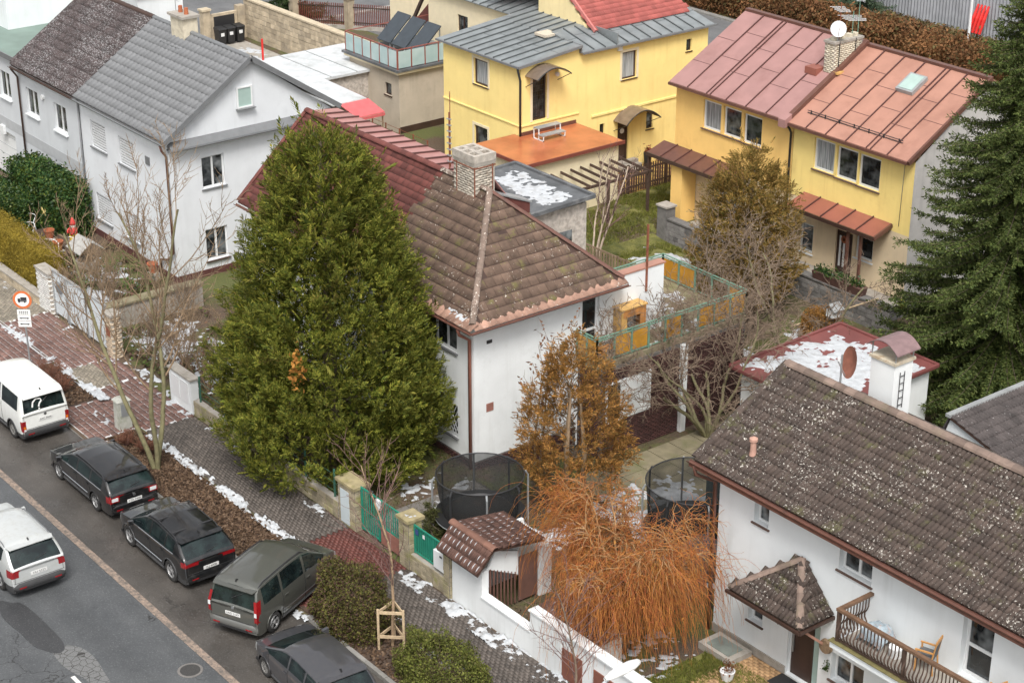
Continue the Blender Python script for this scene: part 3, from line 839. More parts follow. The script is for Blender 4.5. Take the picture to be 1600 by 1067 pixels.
# lichened tile, frosty tile
def lichen(name, base, spot, amount, scale, extra=None, frosty=0.0, rnd=.2, rough=.85, big=None):
    m, nt, b = _nt(name)
    n1 = noise(nt, 3.0, 5, .6)
    c = mix(nt, ramp(nt, n1, .3, .7), [x*.7 for x in base], [x*1.3 for x in base])
    oi = nt.nodes.new('ShaderNodeObjectInfo')
    c = mix(nt, 1.0, c, mix(nt, oi.outputs['Random'], 1-rnd, 1+rnd), 'MULTIPLY')
    g = [n for n in nt.nodes if n.bl_idname == 'ShaderNodeNewGeometry'][0]
    c = mix(nt, 1.0, c, mix(nt, g.outputs['Random Per Island'], 1-rnd*.6, 1+rnd*.6), 'MULTIPLY')
    if extra: c = mix(nt, ramp(nt, noise(nt, 1.7, 5, .7), .55, .68, 0, .75), c, extra)
    th = .62-amount*.22
    sn = nd(nt, 'ShaderNodeMath', operation='MULTIPLY_ADD'); nt.links.new(noise(nt, .7, 4, .65), sn.inputs[0]); sn.inputs[1].default_value = .30; nt.links.new(noise(nt, scale, 3, .75), sn.inputs[2])
    spot_f = ramp(nt, sn.outputs[0], th+.235, th+.28)
    c = mix(nt, spot_f, c, spot)
    if frosty: c = mix(nt, mul(nt, ramp(nt, noise(nt, 1, 4, .7, scaled(nt, (6, 20, 20))), .5, .62), ramp(nt, noise(nt, .55, 3), .38, .6, .1, frosty)), c, (.78, .79, .80))
    setc(nt, b, c); b.inputs['Roughness'].default_value = rough
    bump(nt, b, noise(nt, 45, 3), .5, .006)
    return m
tile_f = lichen('lichened_brown_tile', (.058, .041, .033), (.50, .47, .42), .40, 15, (.085, .085, .03))
tile_fr = mat('ridge_tile_brown', (.18, .13, .105), .9, .3, 3, .4, 30, rnd=.25, dirt=(.15, .13, .08))
tile_grey = mat('grey_metal_tile', (.17, .173, .178), .5, .08, 1.2, rnd=.05)
tile_brown = lichen('frosty_brown_tile', (.050, .036, .035), (.35, .32, .31), .06, 14, None, .34, .2)
tile_b = lichen('lichened_slate', (.122, .080, .058), (.66, .61, .54), .22, 11, (.16, .15, .045), 0, .16, .95)
tile_red = mat('red_shingle', (.135, .042, .034), .85, .2, 2, .4, 40, rnd=.28, isl=.15)
sheet_pink = mat('pink_sheet_metal', (.40, .20, .18), .5, .12, 1.5, fine=.04)
sheet_grey = mat('grey_seam_sheet', (.235, .255, .26), .38, .16, 1.6, dirt=(.15, .165, .165), metal=.15)
sheet_mauve = mat('mauve_red_sheet', (.335, .185, .17), .34, .10, 1.2, dirt=(.25, .13, .115))
sheet_salmon = mat('salmon_red_sheet', (.40, .205, .15), .45, .10, 1.2, dirt=(.29, .14, .10), fine=.05)
sheet_orange = mat('orange_roof_felt', (.42, .135, .058), .28, .2, 1.0, dirt=(.28, .065, .03))
sheet_porch = mat('red_brown_sheet', (.28, .10, .07), .4, .12, 1.5)
seam_dark = mat('dark_seam', (.09, .04, .035), .5, .1)
seam_grey = mat('grey_seam', (.08, .088, .09), .5, .1)
felt_dark = mat('dark_roof_felt', (.10, .105, .11), .7, .3, 1.5, dirt=(.28, .28, .28))
felt_green = mat('green_roof_felt', (.17, .23, .20), .7, .12, 1.0)
felt_maroon = mat('maroon_roof_felt', (.17, .055, .05), .6, .2, 1.0)

# ================================================================== grey house (right half, grey metal tiles)
HA = thing('house', 'light grey house with grey metal tile roof and closed white blinds', 'house', (-69.6, 37.5, 0))
xA, yA, xp, zE = -65.6, 33.5, -73.6, 6.15
win_a = [(-72.65, -71.25, 4.22, 5.42), (-70.05, -68.65, 4.14, 5.36), (-72.75, -71.35, .84, 2.06), (-70.15, -68.75, .78, 2.0)]
facade(HA, 'y-', yA, xp, xA, 0, zE, lgrey_wall, win_a)
blind = mat('white_blind_slat', (.66, .67, .68), .5, .06); blind_gap = mat('blind_gap', (.13, .135, .14), .6, .05)
for (l, r, b, t) in win_a:
    w = window(HA, 'y-', yA, l, r, b, t, 1, grey_metal, grey_metal, sill_out=.09, fw=.05, fill=blind_gap)
    m = MB(); z = b+.06
    while z < t-.05: m.box(l+.05, yA+.05, z, r-.05, yA+.085, z+.075); z += .118
    m.build('blind', blind, w, kind='stuff')
win_g = [(34.99, 36.06, 3.85, 5.22), (34.95, 36.0, .65, 2.05)]
facade(HA, 'x+', xA, yA, 41.4, 0, zE, lgrey_wall, win_g)
facade(HA, 'x+', xA, yA, 41.4, zE, zE+.001, lgrey_wall)
facade(HA, 'x+', xA, yA, 41.4, zE-.0005, zE+.0005, lgrey_wall, name='gable_wall', top=[(yA, zE), (41.4, zE), (37.45, 9.0)])
window(HA, 'x+', xA, *win_g[0], 2, sill=grey_metal, fill=None, sill_out=.08)
window(HA, 'x+', xA, *win_g[1], 2, sill=dark_brown, sill_out=.1)
gw = window(HA, 'x+', xA+.17, 36.81, 37.55, 6.98, 7.88, 1, sill=grey_metal, fill=frost, sill_out=.06)
facade(HA, 'y+', 41.4, xp, xA, 0, zE, lgrey_wall)
box('plinth', mat('dark_plinth', (.10, .035, .03), .9, .2), HA, xp, yA-.03, 0, xA+.03, yA-.002, .30)
box('plinth', MATS['dark_plinth'], HA, xA+.002, yA, 0, xA+.03, 41.4, .30)
vec_a = Vector((0, 37.45-33.25, 9.05-6.25))
La = vec_a.length
MB().slab([(xp, 33.25, 6.20), (xA+.28, 33.25, 6.20), (xA+.28, 37.45, 9.0), (xp, 37.45, 9.0)], (0, 0, .05)).build('roof_deck', grey_metal, HA)
MB().slab([(xp, 41.65, 6.20), (xA+.28, 41.65, 6.20), (xA+.28, 37.45, 9.0), (xp, 37.45, 9.0)], (0, 0, .05)).build('rear_roof', tile_grey, HA)
tiled(HA, (xp, 33.22, 6.27), (1, 0, 0), vec_a, xA+.28-xp, La, .34, .40, .035, wave, tile_grey, seed=1)
caps(HA, (xp, 37.45, 9.07), (xA+.28, 37.45, 9.07), .11, .5, grey_metal)
for (ya, za, yb, zb) in ((33.2, 6.28, 37.45, 9.12), (41.7, 6.28, 37.45, 9.12)):
    MB().bar((xA+.30, ya, za-.05), (xA+.30, yb, zb-.05), .06, .22, (0, 0, 1)).build('verge_trim', grey_metal, HA)
gutter(HA, (xp, 33.14, 6.20), (xA+.3, 33.14, 6.20), grey_metal)
MB().box(xA-.005, yA-.05, 5.84, xA+.32, 39.9, 5.90).build('ledge', grey_metal, HA)
MB().slab([(xA+.003, yA, 5.91), (xA+.34, yA, 5.91), (xA+.003, yA, 6.16)], (0, 7.9, 0)).build('pent_roof', grey_metal, HA)
gutter(HA, (xA+.40, yA-.1, 5.90), (xA+.40, 40.5, 5.90), grey_metal)
MB().box(xA+.003, yA+.02, 5.62, xA+.05, 41.3, 5.70).build('cornice', white_wall, HA)
pipe(HA, [(xA+.05, 33.14, 6.12), (xA+.05, 33.2, 5.9), (xA+.02, 33.4, 5.6), (xA+.02, 33.4, 1.4), (xA-.5, 33.4, .95), (xA-1.2, 33.4, .75), (xA-1.2, 33.4, 0)], brown_metal)
box('wall_box', grey_metal, HA, -67.6, yA-.04, 4.75, -67.25, yA, 5.1)
ch = MB().box(-71.3, 37.05, 8.4, -70.2, 37.75, 9.75).build('chimney', brick_cream, HA)
MB().box(-71.4, 36.95, 9.75, -70.1, 37.85, 9.86).build('chimney_cap', concrete, ch)
for x in (-71.0, -70.5): MB().lathe([(.1, 0), (.09, .28)], (x, 37.4, 9.86), 10).build('flue_pot', terracotta, ch)
MB().box(-71.6, 36.6, 8.35, -69.9, 37.05, 8.62).build('chimney_flashing', grey_metal, ch)
ant = thing('television_aerial', 'thin white aerial mast beside the grey roof chimney', 'aerial', (-71.8, 37.6, 8.9))
MB().tube([(-71.8, 37.6, 8.9), (-71.8, 37.6, 10.9)], .018, 6).build('mast', steel, ant)
for z, w in ((10.2, .35), (10.4, .3), (10.6, .25), (10.8, .2)): MB().tube([(-71.8-w, 37.6, z), (-71.8+w, 37.6, z)], .010, 4).build('rod', steel, ant)

# left half with the brown frosty roof
HL = thing('house', 'pale grey house half with frosty brown tiled roof at far left', 'house', (-77, 37.5, 0))
xl = -79.9
win_l = [(-79.2, -77.95, 4.1, 5.34), (-76.3, -75.05, 4.06, 5.32), (-79.3, -78.15, .82, 2.02)]
facade(HL, 'y-', yA, xl, xp-.05, 0, zE, grey_wall, win_l)
for o in win_l: window(HL, 'y-', yA, *o, 2, sill=white_wall, sill_out=.12, fill=None)
facade(HL, 'x+', xl, yA, 41.4, 0, 6.1, grey_wall, name='side_wall')
facade(HL, 'y+', 41.4, xl, xp, 0, zE, grey_wall)
box('band', band_grey, HL, xl, yA-.012, 2.55, xp-.06, yA-.002, 3.05)
MB().slab([(xl-.1, 33.25, 6.20), (xp-.01, 33.25, 6.20), (xp-.01, 37.45, 9.0), (xl-.1, 37.45, 9.0)], (0, 0, .05)).build('roof_deck', dark_brown, HL)
MB().slab([(xl-.1, 41.65, 6.20), (xp-.01, 41.65, 6.20), (xp-.01, 37.45, 9.0), (xl-.1, 37.45, 9.0)], (0, 0, .05)).build('rear_roof', tile_brown, HL)
tiled(HL, (xl-.1, 33.22, 6.27), (1, 0, 0), vec_a, xp-.01-xl+.1, La, .30, .42, .04, wave2, tile_brown, seed=2)
caps(HL, (xl-.1, 37.45, 9.07), (xp, 37.45, 9.07), .13, .42, dark_brown)
caps(HL, (xl-.1, 33.3, 6.33), (xl-.1, 37.45, 9.1), .12, .42, tile_brown, 'verge_tile')
gutter(HL, (xl-.1, 33.14, 6.20), (xp, 33.14, 6.20), dark_brown)
pipe(HL, [(xl+.1, 33.14, 6.12), (xl+.15, 33.4, 5.7), (xl+.15, 33.4, 0)], dark_brown)
pipe(HL, [(xp+.02, 33.42, 6.1), (xp+.02, 33.42, 0)], grey_metal, .04)
MB().lathe([(.12, 0), (.12, .1), (.02, .14)], (-77.3, yA-.1, 5.3), 12, 'y').build('wall_lamp', pvc, HL)
ov = thing('dormer_window', 'white dormer top poking above the frosty brown ridge', 'dormer', (-77.5, 38.6, 8.5))
MB().box(-79.0, 38.2, 7.9, -76.6, 40.5, 9.3).build('dormer_body', white_wall, ov)
MB().box(-79.15, 38.1, 9.3, -76.45, 40.6, 9.38).build('dormer_roof', tin_white, ov)

# far left neighbour with green flat roof and tall white wing
HK = thing('house', 'white house with green flat roof at the top left corner', 'house', (-85, 37, 0))
win_k = [(-82.6, -81.4, 4.1, 5.4)]
facade(HK, 'y-', 33.7, -92, -80.0, 0, 6.3, grey_wall, win_k+[(-84.5, -81.5, .0, 2.3)])
window(HK, 'y-', 33.7, *win_k[0], 2, sill=white_wall, sill_out=.12)
gd = MB().box(-84.5, 33.84, 0, -81.5, 33.87, 2.3).build('garage_door', pvc, HK)
for z in (.5, 1.0, 1.5, 2.0): MB().box(-84.48, 33.83, z, -81.52, 33.842, z+.02).build('groove', band_grey, gd)
box('band', band_grey, HK, -91.9, 33.688, 2.55, -80.05, 33.698, 3.05)
MB().box(-92, 33.5, 6.3, -80.05, 41.6, 6.42).build('flat_roof', felt_green, HK)
MB().box(-92, 33.45, 6.25, -80.0, 33.5, 6.5).build('roof_edge', grey_metal, HK)
MB().box(-93, 35.5, 0, -85.2, 44.6, 13).build('tall_wing', white_wall, HK)
box('meter_box', pvc, HK, -82.9, 33.55, 2.2, -82.5, 33.69, 2.6)

# ================================================================== middle house, brown half
HB = thing('house', 'white two storey house with lichened brown hip roof and red brick plinth', 'house', (-47.5, 37, -.5))
xB, yB = -44.86, 33.45
wb_ = [(-47.65, -45.8, 3.96, 5.14), (-47.65, -45.8, .8, 2.0)]
facade(HB, 'y-', yB, -50.5, xB, -.5, 5.5, white_wall_b, wb_)
window(HB, 'y-', yB, *wb_[0], 3, sill=grey_metal, sill_out=.08)
w = window(HB, 'y-', yB, *wb_[1], 3, sill=grey_metal, sill_out=.08)
m = MB()
for k in range(16):
    for s in (1, -1):
        x0 = -47.62+k*.16-.5; a = [(x0, .83), (x0+s*.62, 1.97)]
        (xa, za), (xb, zb) = a
        lo, hi = -47.62, -45.83
        def cut(xa, za, xb, zb):
            pts = []
            for (x, z), (x2, z2) in (((xa, za), (xb, zb)), ((xb, zb), (xa, za))):
                if x < lo: t = (lo-x)/(x2-x) if x2 != x else 2; x, z = lo, z+(z2-z)*t
                elif x > hi: t = (hi-x)/(x2-x) if x2 != x else 2; x, z = hi, z+(z2-z)*t
                pts.append((x, z))
            return pts
        if max(xa, xb) <= lo or min(xa, xb) >= hi: continue
        (xa, za), (xb, zb) = cut(xa, za, xb, zb)
        m.bar((xa, yB+.03, za), (xb, yB+.03, zb), .018)
m.build('window_grille', pvc, w, kind='stuff')
facade(HB, 'x+', xB, yB, 39.55, -.5, 5.46, white_wall_b, [(38.1, 38.87, 3.02, 4.98)])
MB().box(xB-.3, 39.55, 2.9, xB, 41.85, 5.44).build('screen_wall', white_wall_b, HB)
dr = window(HB, 'x+', xB, 38.1, 38.87, 3.02, 4.98, 1, name='terrace_door', split=.38, fw=.09)
facade(HB, 'y+', 39.5, -50.5, xB, -.5, 5.46, white_wall_b, name='rear_wall')
for (a0, a1, ax, c, z1) in ((-50.5, xB+.03, 'y-', yB-.03, .26), (yB-.03, 37.85, 'x+', xB+.03, .26)):
    f = fmap(ax, c); m = MB(); fbox(m, f, a0, a1, -.9, z1, 0, .028); m.build('plinth', mortar, HB)
    brick_wall(HB, ax, c, a0, a1, -.9, z1, .22, .075, .014, brick_dark)
# hip roof
ex0, ex1, ey0, ey1, ez = -50.5, -44.45, 33.1, 39.6, 5.52
ap = (-47.75, 36.35, 8.5)
rise = 8.5-ez; run = ap[1]-ey0
vf = Vector((0, run, rise)); Lf = vf.length
MB().slab([(ex0, ey0, ez-.03), (ex1, ey0, ez-.03), (ap[0], ap[1], ap[2]-.03), (ex0, ap[1], ap[2]-.03)], (0, 0, .025)).build('roof_deck', dark_brown, HB)
MB().slab([(ex1, ey0, ez-.03), (ex1, ey1, ez-.03), (ap[0], ap[1], ap[2]-.03)], (0, 0, .025)).build('roof_deck', dark_brown, HB)
MB().slab([(ex1, ey1, ez-.03), (ex0, ey1, ez-.03), (ex0, ap[1], ap[2]-.03), (ap[0], ap[1], ap[2]-.03)], (0, 0, .025)).build('rear_roof', tile_b, HB)
hipx = ap[0]-ex1
def clip_front(a, s): return a < (ex1-ex0)+hipx*(s/Lf)-.05
tiled(HB, (ex0, ey0, ez), (1, 0, 0), vf, ex1-ex0, Lf, .36, .36, .012, flat, tile_b, clip_front, jit=.004, ov=.93, wf=.965, half=True, seed=3)
vr = Vector((hipx, 0, rise)); Lr = vr.length
def clip_right(a, s): return .1+s/Lr*run*.96 < a < (ey1-ey0)-s/Lr*(ey1-ap[1])*.96-.1
tiled(HB, (ex1, ey0, ez), (0, 1, 0), vr, ey1-ey0, Lr, .36, .36, .012, flat, tile_b, clip_right, jit=.004, ov=.93, wf=.965, half=True, seed=4)
hip_m = lichen('lichened_hip_tile', (.17, .125, .10), (.68, .62, .54), .5, 10, None, 0, .2, .95)
caps(HB, (ex1, ey0, ez+.02), (ap[0], ap[1], ap[2]), .11, .36, hip_m, 'hip_tile')
caps(HB, (ex1, ey1, ez+.02), (ap[0], ap[1], ap[2]), .09, .36, brown_metal, 'hip_tile')
caps(HB, (ap[0], ap[1], ap[2]), (ex0, ap[1], ap[2]), .11, .36, hip_m)
eave_m = lichen('salmon_eave_tile', (.32, .19, .14), (.60, .55, .48), .3, 8, None, 0, .25, .9)
tiled(HB, (ex1+.17, ey0-.02, ez-.13), (0, 1, 0), (-.62, 0, .40), ey1-ey0+.1, .40, .34, .40, .03, [0, .02, .03, .02, 0], eave_m, name='eave_tile', seed=5)
tiled(HB, (ex0, ey0-.19, ez-.12), (1, 0, 0), (0, .62, .40), ex1-ex0+.15, .40, .34, .40, .03, [0, .02, .03, .02, 0], eave_m, name='eave_tile', seed=6)
snow_field('snow', -46.6, ey0-.16, -44.5, ey0+.22, lambda X, Y: ez+(Y-ey0)*.66+.03, .52, None, 31, .05, .12, 2, True, HB)
gutter(HB, (ex1+.22, ey0-.2, ez-.15), (ex1+.22, ey1+.1, ez-.15), brown_metal)
gutter(HB, (ex0, ey0-.24, ez-.15), (ex1+.2, ey0-.24, ez-.15), brown_metal)
pipe(HB, [(xB-.12, ey0-.22, ez-.2), (xB-.12, ey0-.15, ez-.45), (xB-.12, yB-.09, ez-.75), (xB-.12, yB-.09, -.5)], mat('copper_brown_pipe', (.25, .10, .07), .45, .15), .06)
box('vent_grille', black_metal, HB, xB+.002, 33.98, 4.5, xB+.02, 34.2, 4.62)
box('wall_hatch', mat('brick_patch', (.30, .13, .10), .9, .2), HB, xB+.002, 33.95, 2.0, xB+.015, 34.25, 2.3)
MB().box(xB-.36, 39.6, 5.445, xB+.03, 41.92, 5.5).build('parapet_cap', sheet_salmon, HB)
MB().bar((xB+.04, 41.0, 4.6), (xB+.04, 41.0, 7.1), .06).build('rusty_post', rust, HB)
# chimney
chb = thing('chimney', 'whitewashed brick chimney with flue holes above the brown hip roof', 'chimney', (-48.9, 36.5, 8.0))
MB().box(-49.4, 36.05, 7.5, -48.2, 36.9, 9.3).build('shaft', mortar_l, chb)
for ax, c, a0, a1 in (('y-', 36.05, -49.4, -48.2), ('x+', -48.2, 36.05, 36.9)):
    brick_wall(chb, ax, c, a0, a1, 7.6, 9.3, .26, .085, .016, brick_white, seed=3)
m = MB(); m.box(-49.43, 36.02, 9.3, -48.17, 36.93, 9.42); m.build('crown_base', concrete, chb)
flx = [-49.44, -49.32, -49.1, -48.98, -48.72, -48.6, -48.3, -48.16]; fly = [36.01, 36.12, 36.36, 36.52, 36.80, 36.94]
m = MB()
for i in range(7):
    for j in range(5):
        if i % 2 == 1 and j % 2 == 1: continue
        m.box(flx[i], fly[j], 9.42, flx[i+1], fly[j+1], 9.68)
m.build('crown', mat('crown_render', (.42, .38, .33), .95, .25, 5, .5, 25, dirt=(.25, .2, .15)), chb)
for z in (7.95, 9.22): MB().box(-49.43, 36.02, z, -48.17, 36.93, z+.035).build('iron_band', rust, chb)
for x, y in ((-48.18, 36.03), (-49.2, 36.03), (-48.18, 36.8)): MB().bar((x, y, 7.6), (x, y, 9.3), .03).build('iron_strap', rust, chb)
mast = thing('roof_mast', 'thin rusty mast behind the whitewashed chimney', 'mast', (-50.4, 36.6, 8.4))
MB().tube([(-50.4, 36.6, 8.4), (-50.4, 36.6, 10.6)], .025, 6).build('pole', rust, mast)
MB().tube([(-50.75, 36.9, 8.4), (-50.75, 36.9, 11.2)], .018, 6).build('pole', rust, mast)
for z in np.arange(8.8, 10.4, .22): MB().box(-50.5, 36.56, z, -50.3, 36.64, z+.03).build('clip', steel, mast)

# terrace with amber panels
TE = thing('terrace', 'raised terrace with green railings and amber panels beside the white house', 'terrace', (-45, 41, -.6))
tz = 3.02; tx1, ty0, ty1, tx0 = -43.75, 37.85, 44.9, -48.2
MB().box(xB+.002, ty0, tz-.2, tx1+.08, ty1, tz).build('slab', mossy_concrete, TE)
MB().box(tx0, 39.56, tz-.2, xB-.002, ty1, tz-.001).build('slab', mossy_concrete, TE)
snow_field('snow', xB+.1, ty0+.1, tx1, ty1-.1, tz, .52, None, 33, .06, .1, 1.2, True, TE)
MB().box(xB+.002, 37.95, -.9, -43.62, 44.8, tz-.21).build('brick_base', mortar, TE)
MB().box(tx0+.1, 39.6, -.9, xB-.003, 44.8, tz-.21).build('base_wall', white_wall_b, TE)
snow_field('snow', tx0+.1, 40.2, xB-.4, ty1-.1, tz, .5, None, 34, .07, .1, 1.0, True, TE)
skp = [(38.85, 40.25, .7, 2.27), (38.15, 38.85, .7, 2.27)]
brick_wall(TE, 'x+', -43.62, 37.95, 44.8, -.9, tz-.25, .22, .075, .014, brick_dark, skip=skp, seed=5)
brick_wall(TE, 'y-', 37.95, xB+.03, -43.62, -.9, tz-.25, .22, .075, .014, brick_dark, seed=6)
MB().box(-43.62, 38.87, .72, -43.59, 40.25, 2.25).build('rendered_panel', white_wall_b, TE)
window(TE, 'x+', -43.56, 38.15, 38.85, .72, 2.25, 1, fw=.06, depth=.05)
MB().box(-43.7, 41.6, -.7, -43.45, 41.85, 2.8).build('white_post', white_wall_b, TE)
_pmesh = {}
def rail(parent, a, b, z, posts, panels, h=.98):
    a, b = Vector((*a, z)), Vector((*b, z)); d = b-a; n = d.normalized()
    for k in range(posts+1):
        p = a+d*(k/posts)
        MB().bar(p, p+Vector((0, 0, h)), .055).build('post', green_paint, parent)
    for hh in (h, h-.10): MB().bar(a+Vector((0, 0, hh)), b+Vector((0, 0, hh)), .05, .035).build('rail', green_paint, parent)
    MB().bar(a+Vector((0, 0, .08)), b+Vector((0, 0, .08)), .04, .03).build('rail', green_paint, parent)
    for k in range(posts):
        if panels[k % len(panels)]:
            p, q = a+d*(k/posts)+n*.06, a+d*((k+1)/posts)-n*.06
            MB().bar(p+Vector((0, 0, .48)), q+Vector((0, 0, .48)), .012, .70).build('panel', amber, parent)
rail(TE, (xB+.04, ty0), (tx1, ty0), tz, 2, [1])
rail(TE, (tx1, ty0), (tx1, ty1), tz, 9, [0, 1, 1, 0, 1, 0, 1, 1, 1])
rail(TE, (tx1, ty1), (tx0, ty1), tz, 5, [1, 0, 0, 1, 1])
rail(TE, (tx0, ty1), (tx0, 39.7), tz, 6, [1])
cb = thing('cupboard', 'open yellow wooden cupboard standing against the white terrace wall', 'cupboard', (-44.5, 40.0, tz))
MB().box(xB+.03, 39.5, tz, xB+.50, 39.56, tz+1.35).build('side', wood_y, cb); MB().box(xB+.03, 40.55, tz, xB+.50, 40.61, tz+1.35).build('side', wood_o, cb)
MB().box(xB+.02, 39.46, tz+1.35, xB+.54, 40.65, tz+1.40).build('top', wood_y, cb); MB().box(xB+.45, 39.57, tz+1.05, xB+.50, 40.54, tz+1.34).build('apron', wood_o, cb)
MB().box(xB+.45, 39.57, tz+.0, xB+.49, 39.75, tz+1.04).build('door', wood_y, cb); MB().box(xB+.45, 40.36, tz+.0, xB+.49, 40.54, tz+1.04).build('door', wood_o, cb)
tb = thing('bench', 'low orange wooden bench on the snowy terrace', 'bench', (-44.1, 38.7, tz))
MB().box(-44.3, 38.3, tz+.30, -43.95, 39.1, tz+.34).build('seat', wood_o, tb)
for y in (38.34, 39.02): MB().box(-44.28, y, tz, -43.97, y+.05, tz+.30).build('leg', wood_o, tb)

# ================================================================== middle house, red shingle half
HR = thing('house', 'semi-detached half with red shingle roof half hidden by the big conifer', 'house', (-55, 37, 0))
rx0 = -59.35
facade(HR, 'y-', yB, rx0+.3, -50.52, 0, 5.5, white_wall_b, [(-57.5, -55.8, 3.9, 5.1), (-54.5, -52.8, 3.9, 5.1), (-57.5, -55.8, .8, 2.0)])
for o in [(-57.5, -55.8, 3.9, 5.1), (-54.5, -52.8, 3.9, 5.1), (-57.5, -55.8, .8, 2.0)]: window(HR, 'y-', yB, *o, 3, sill=grey_metal)
facade(HR, 'x-', rx0+.3, yB, 39.3, 0, 5.5, white_wall_b, name='side_wall', top=[(yB, 5.5), (39.3, 5.5), (36.35, 8.4)])
facade(HR, 'y+', 39.3, rx0+.3, -50.52, 0, 6.2, white_wall_b, name='rear_wall')
MB().slab([(rx0, ey0, ez-.03), (ex0-.01, ey0, ez-.03), (ex0-.01, ap[1], ap[2]-.03), (rx0, ap[1], ap[2]-.03)], (0, 0, .025)).build('roof_deck', dark_brown, HR)
tiled(HR, (rx0, ey0, ez), (1, 0, 0), vf, ex0-.01-rx0, Lf, .34, .27, .012, flat, tile_red, ov=.95, wf=.95, jit=.003, half=True, seed=7, name='shingle')
caps(HR, (rx0, ap[1], ap[2]), (ex0, ap[1], ap[2]), .13, .34, tile_red)
caps(HR, (rx0, ey0, ez+.03), (rx0, ap[1], ap[2]+.03), .08, .4, tile_red, 'verge_tile')
seam_roof(HR, (ex0+.9, 37.75, 8.34), (-1, 0, 0), (0, -1.35, .16), ex0+.9-rx0, 1.36, .75, sheet_pink, seam_dark)
MB().slab([(ex0+.9, 37.76, 8.3), (rx0, 37.76, 8.3), (rx0, 39.4, 6.2), (ex0+.9, 39.4, 6.2)], (0, 0, .05)).build('rear_roof', sheet_pink, HR)
for x, s in ((-53.6, .72), (-57.8, .8)):
    y = ey0+run*s; z = ez+rise*s
    MB().hexa([(x-.14, y-.14, z-.02), (x+.14, y-.14, z-.02), (x+.14, y+.12, z+.15), (x-.14, y+.12, z+.15), (x-.12, y-.16, z+.12), (x+.12, y-.16, z+.12), (x+.12, y+.10, z+.26), (x-.12, y+.10, z+.26)]).build('roof_vent', black_metal, HR)
gutter(HR, (rx0, ey0-.14, ez-.03), (ex0, ey0-.14, ez-.03), brown_metal)
# rear annex with dark flat roof
AN = thing('annex', 'rear annex with dark flat roof patched with snow behind the chimney', 'annex', (-51.4, 40.6, -.6))
MB().box(-53.6, 39.32, -.6, -49.3, 42.0, 6.4).build('wall', rubble, AN)
MB().slab([(-53.8, 39.2, 6.46), (-49.1, 39.2, 6.46), (-49.1, 42.2, 6.56), (-53.8, 42.2, 6.56)], (0, 0, .08)).build('flat_roof', felt_dark, AN)
for (a, b) in (((-53.8, 42.2, 6.66), (-49.1, 42.2, 6.66)), ((-49.1, 39.2, 6.56), (-49.1, 42.2, 6.66)), ((-53.8, 39.2, 6.56), (-53.8, 42.2, 6.66))):
    MB().bar(a, b, .14, .14).build('roof_edge', felt_dark, AN)
snow_field('snow', -53.4, 40.2, -49.3, 42.0, lambda X, Y: 6.545+(Y-39.2)*.033, .56, None, 35, .05, .05, 1.3, True, AN)
MB().box(-49.298, 40.6, 4.6, -49.28, 41.3, 5.5).build('window', glass, AN)
MB().slab([(-49.26, 36.6, 6.0), (-49.26, 39.3, 5.6), (-49.26, 39.3, 7.0), (-49.26, 36.7, 8.05)], (-.08, 0, 0)).build('shingled_cheek', tile_red, AN)
MB().slab([(-49.2, 36.75, 8.06), (-49.2, 39.35, 7.02), (-49.9, 39.35, 7.02), (-49.9, 36.75, 8.06)], (0, 0, .05)).build('cheek_flashing', zinc, AN)
cheekv, cheekf = [], []
# ================================================================== big yellow house
HC = thing('house', 'large yellow house with grey seamed metal roof and arched canopies', 'house', (-68, 57, 0))
xC, yC = -65.27, 51.5
wc = [(-68.85, -67.75, 4.65, 5.9), (-68.85, -67.8, 1.2, 2.62)]
facade(HC, 'y-', yC, -71.3, xC, 0, 6.25, yellow_c, wc)
wr = [(52.2, 53.05, 3.5, 5.75), (57.68, 58.6, 4.5, 5.85), (61.85, 62.2, 5.2, 5.8), (57.5, 58.2, .1, 2.45), (59.35, 59.8, 1.7, 2.55), (56.35, 56.65, 2.0, 2.55)]
facade(HC, 'x+', xC, yC, 63.3, 0, 6.3, yellow_c, wr)
facade(HC, 'y+', 63.3, -71.3, xC, 0, 6.3, yellow_c, name='rear_wall'); facade(HC, 'x-', -71.3, yC, 63.3, 0, 6.3, yellow_c, name='side_wall')
for o in wc: window(HC, 'y-', yC, *o, 1, frame=dark_brown, sill=dark_brown, surround=cream, fw=.09, fills=[curtain] if o[2] > 4 else None)
w = window(HC, 'x+', xC, *wr[0], 1, frame=dark_brown, surround=cream, name='balcony_door', fw=.1, fill=None)
m = MB()
for k in range(6): m.box(xC-.06, 52.28+k*.13, 3.55, xC-.045, 52.30+k*.13, 5.7)
for k in range(9): m.box(xC-.058, 52.25, 3.7+k*.24, xC-.047, 53.0, 3.715+k*.24)
m.build('door_grille', black_metal, w, kind='stuff')
window(HC, 'x+', xC, *wr[1], 1, frame=dark_brown, sill=dark_brown, surround=cream, fw=.08, fill=curtain)
window(HC, 'x+', xC, *wr[2], 1, frame=dark_brown, sill=dark_brown, fw=.05)
d = window(HC, 'x+', xC, *wr[3], 1, frame=dark_brown, name='entrance_door', fill=dark_brown, fw=.09)
MB().lathe([(.13, 0), (.13, .02)], (xC-.09, 57.85, 1.9), 14, 'x').build('wreath', pvc, d)
window(HC, 'x+', xC, *wr[4], 1, frame=dark_brown, sill=dark_brown, fw=.06); window(HC, 'x+', xC, *wr[5], 1, frame=dark_brown, fw=.05)
MB().box(xC+.002, 59.0, .0, xC+.02, 59.3, 3.0).build('pilaster', yellow_c, HC)
MB().box(-71.32, yC-.05, 3.36, xC+.05, yC-.002, 3.42).build('string_course', yellow_c, HC)
MB().box(xC+.002, yC-.05, 3.36, xC+.05, 55.0, 3.42).build('string_course', yellow_c, HC)
MB().box(xC+.002, 55.8, 3.0, xC+.06, 63.2, 3.1).build('string_course', yellow_c, HC)
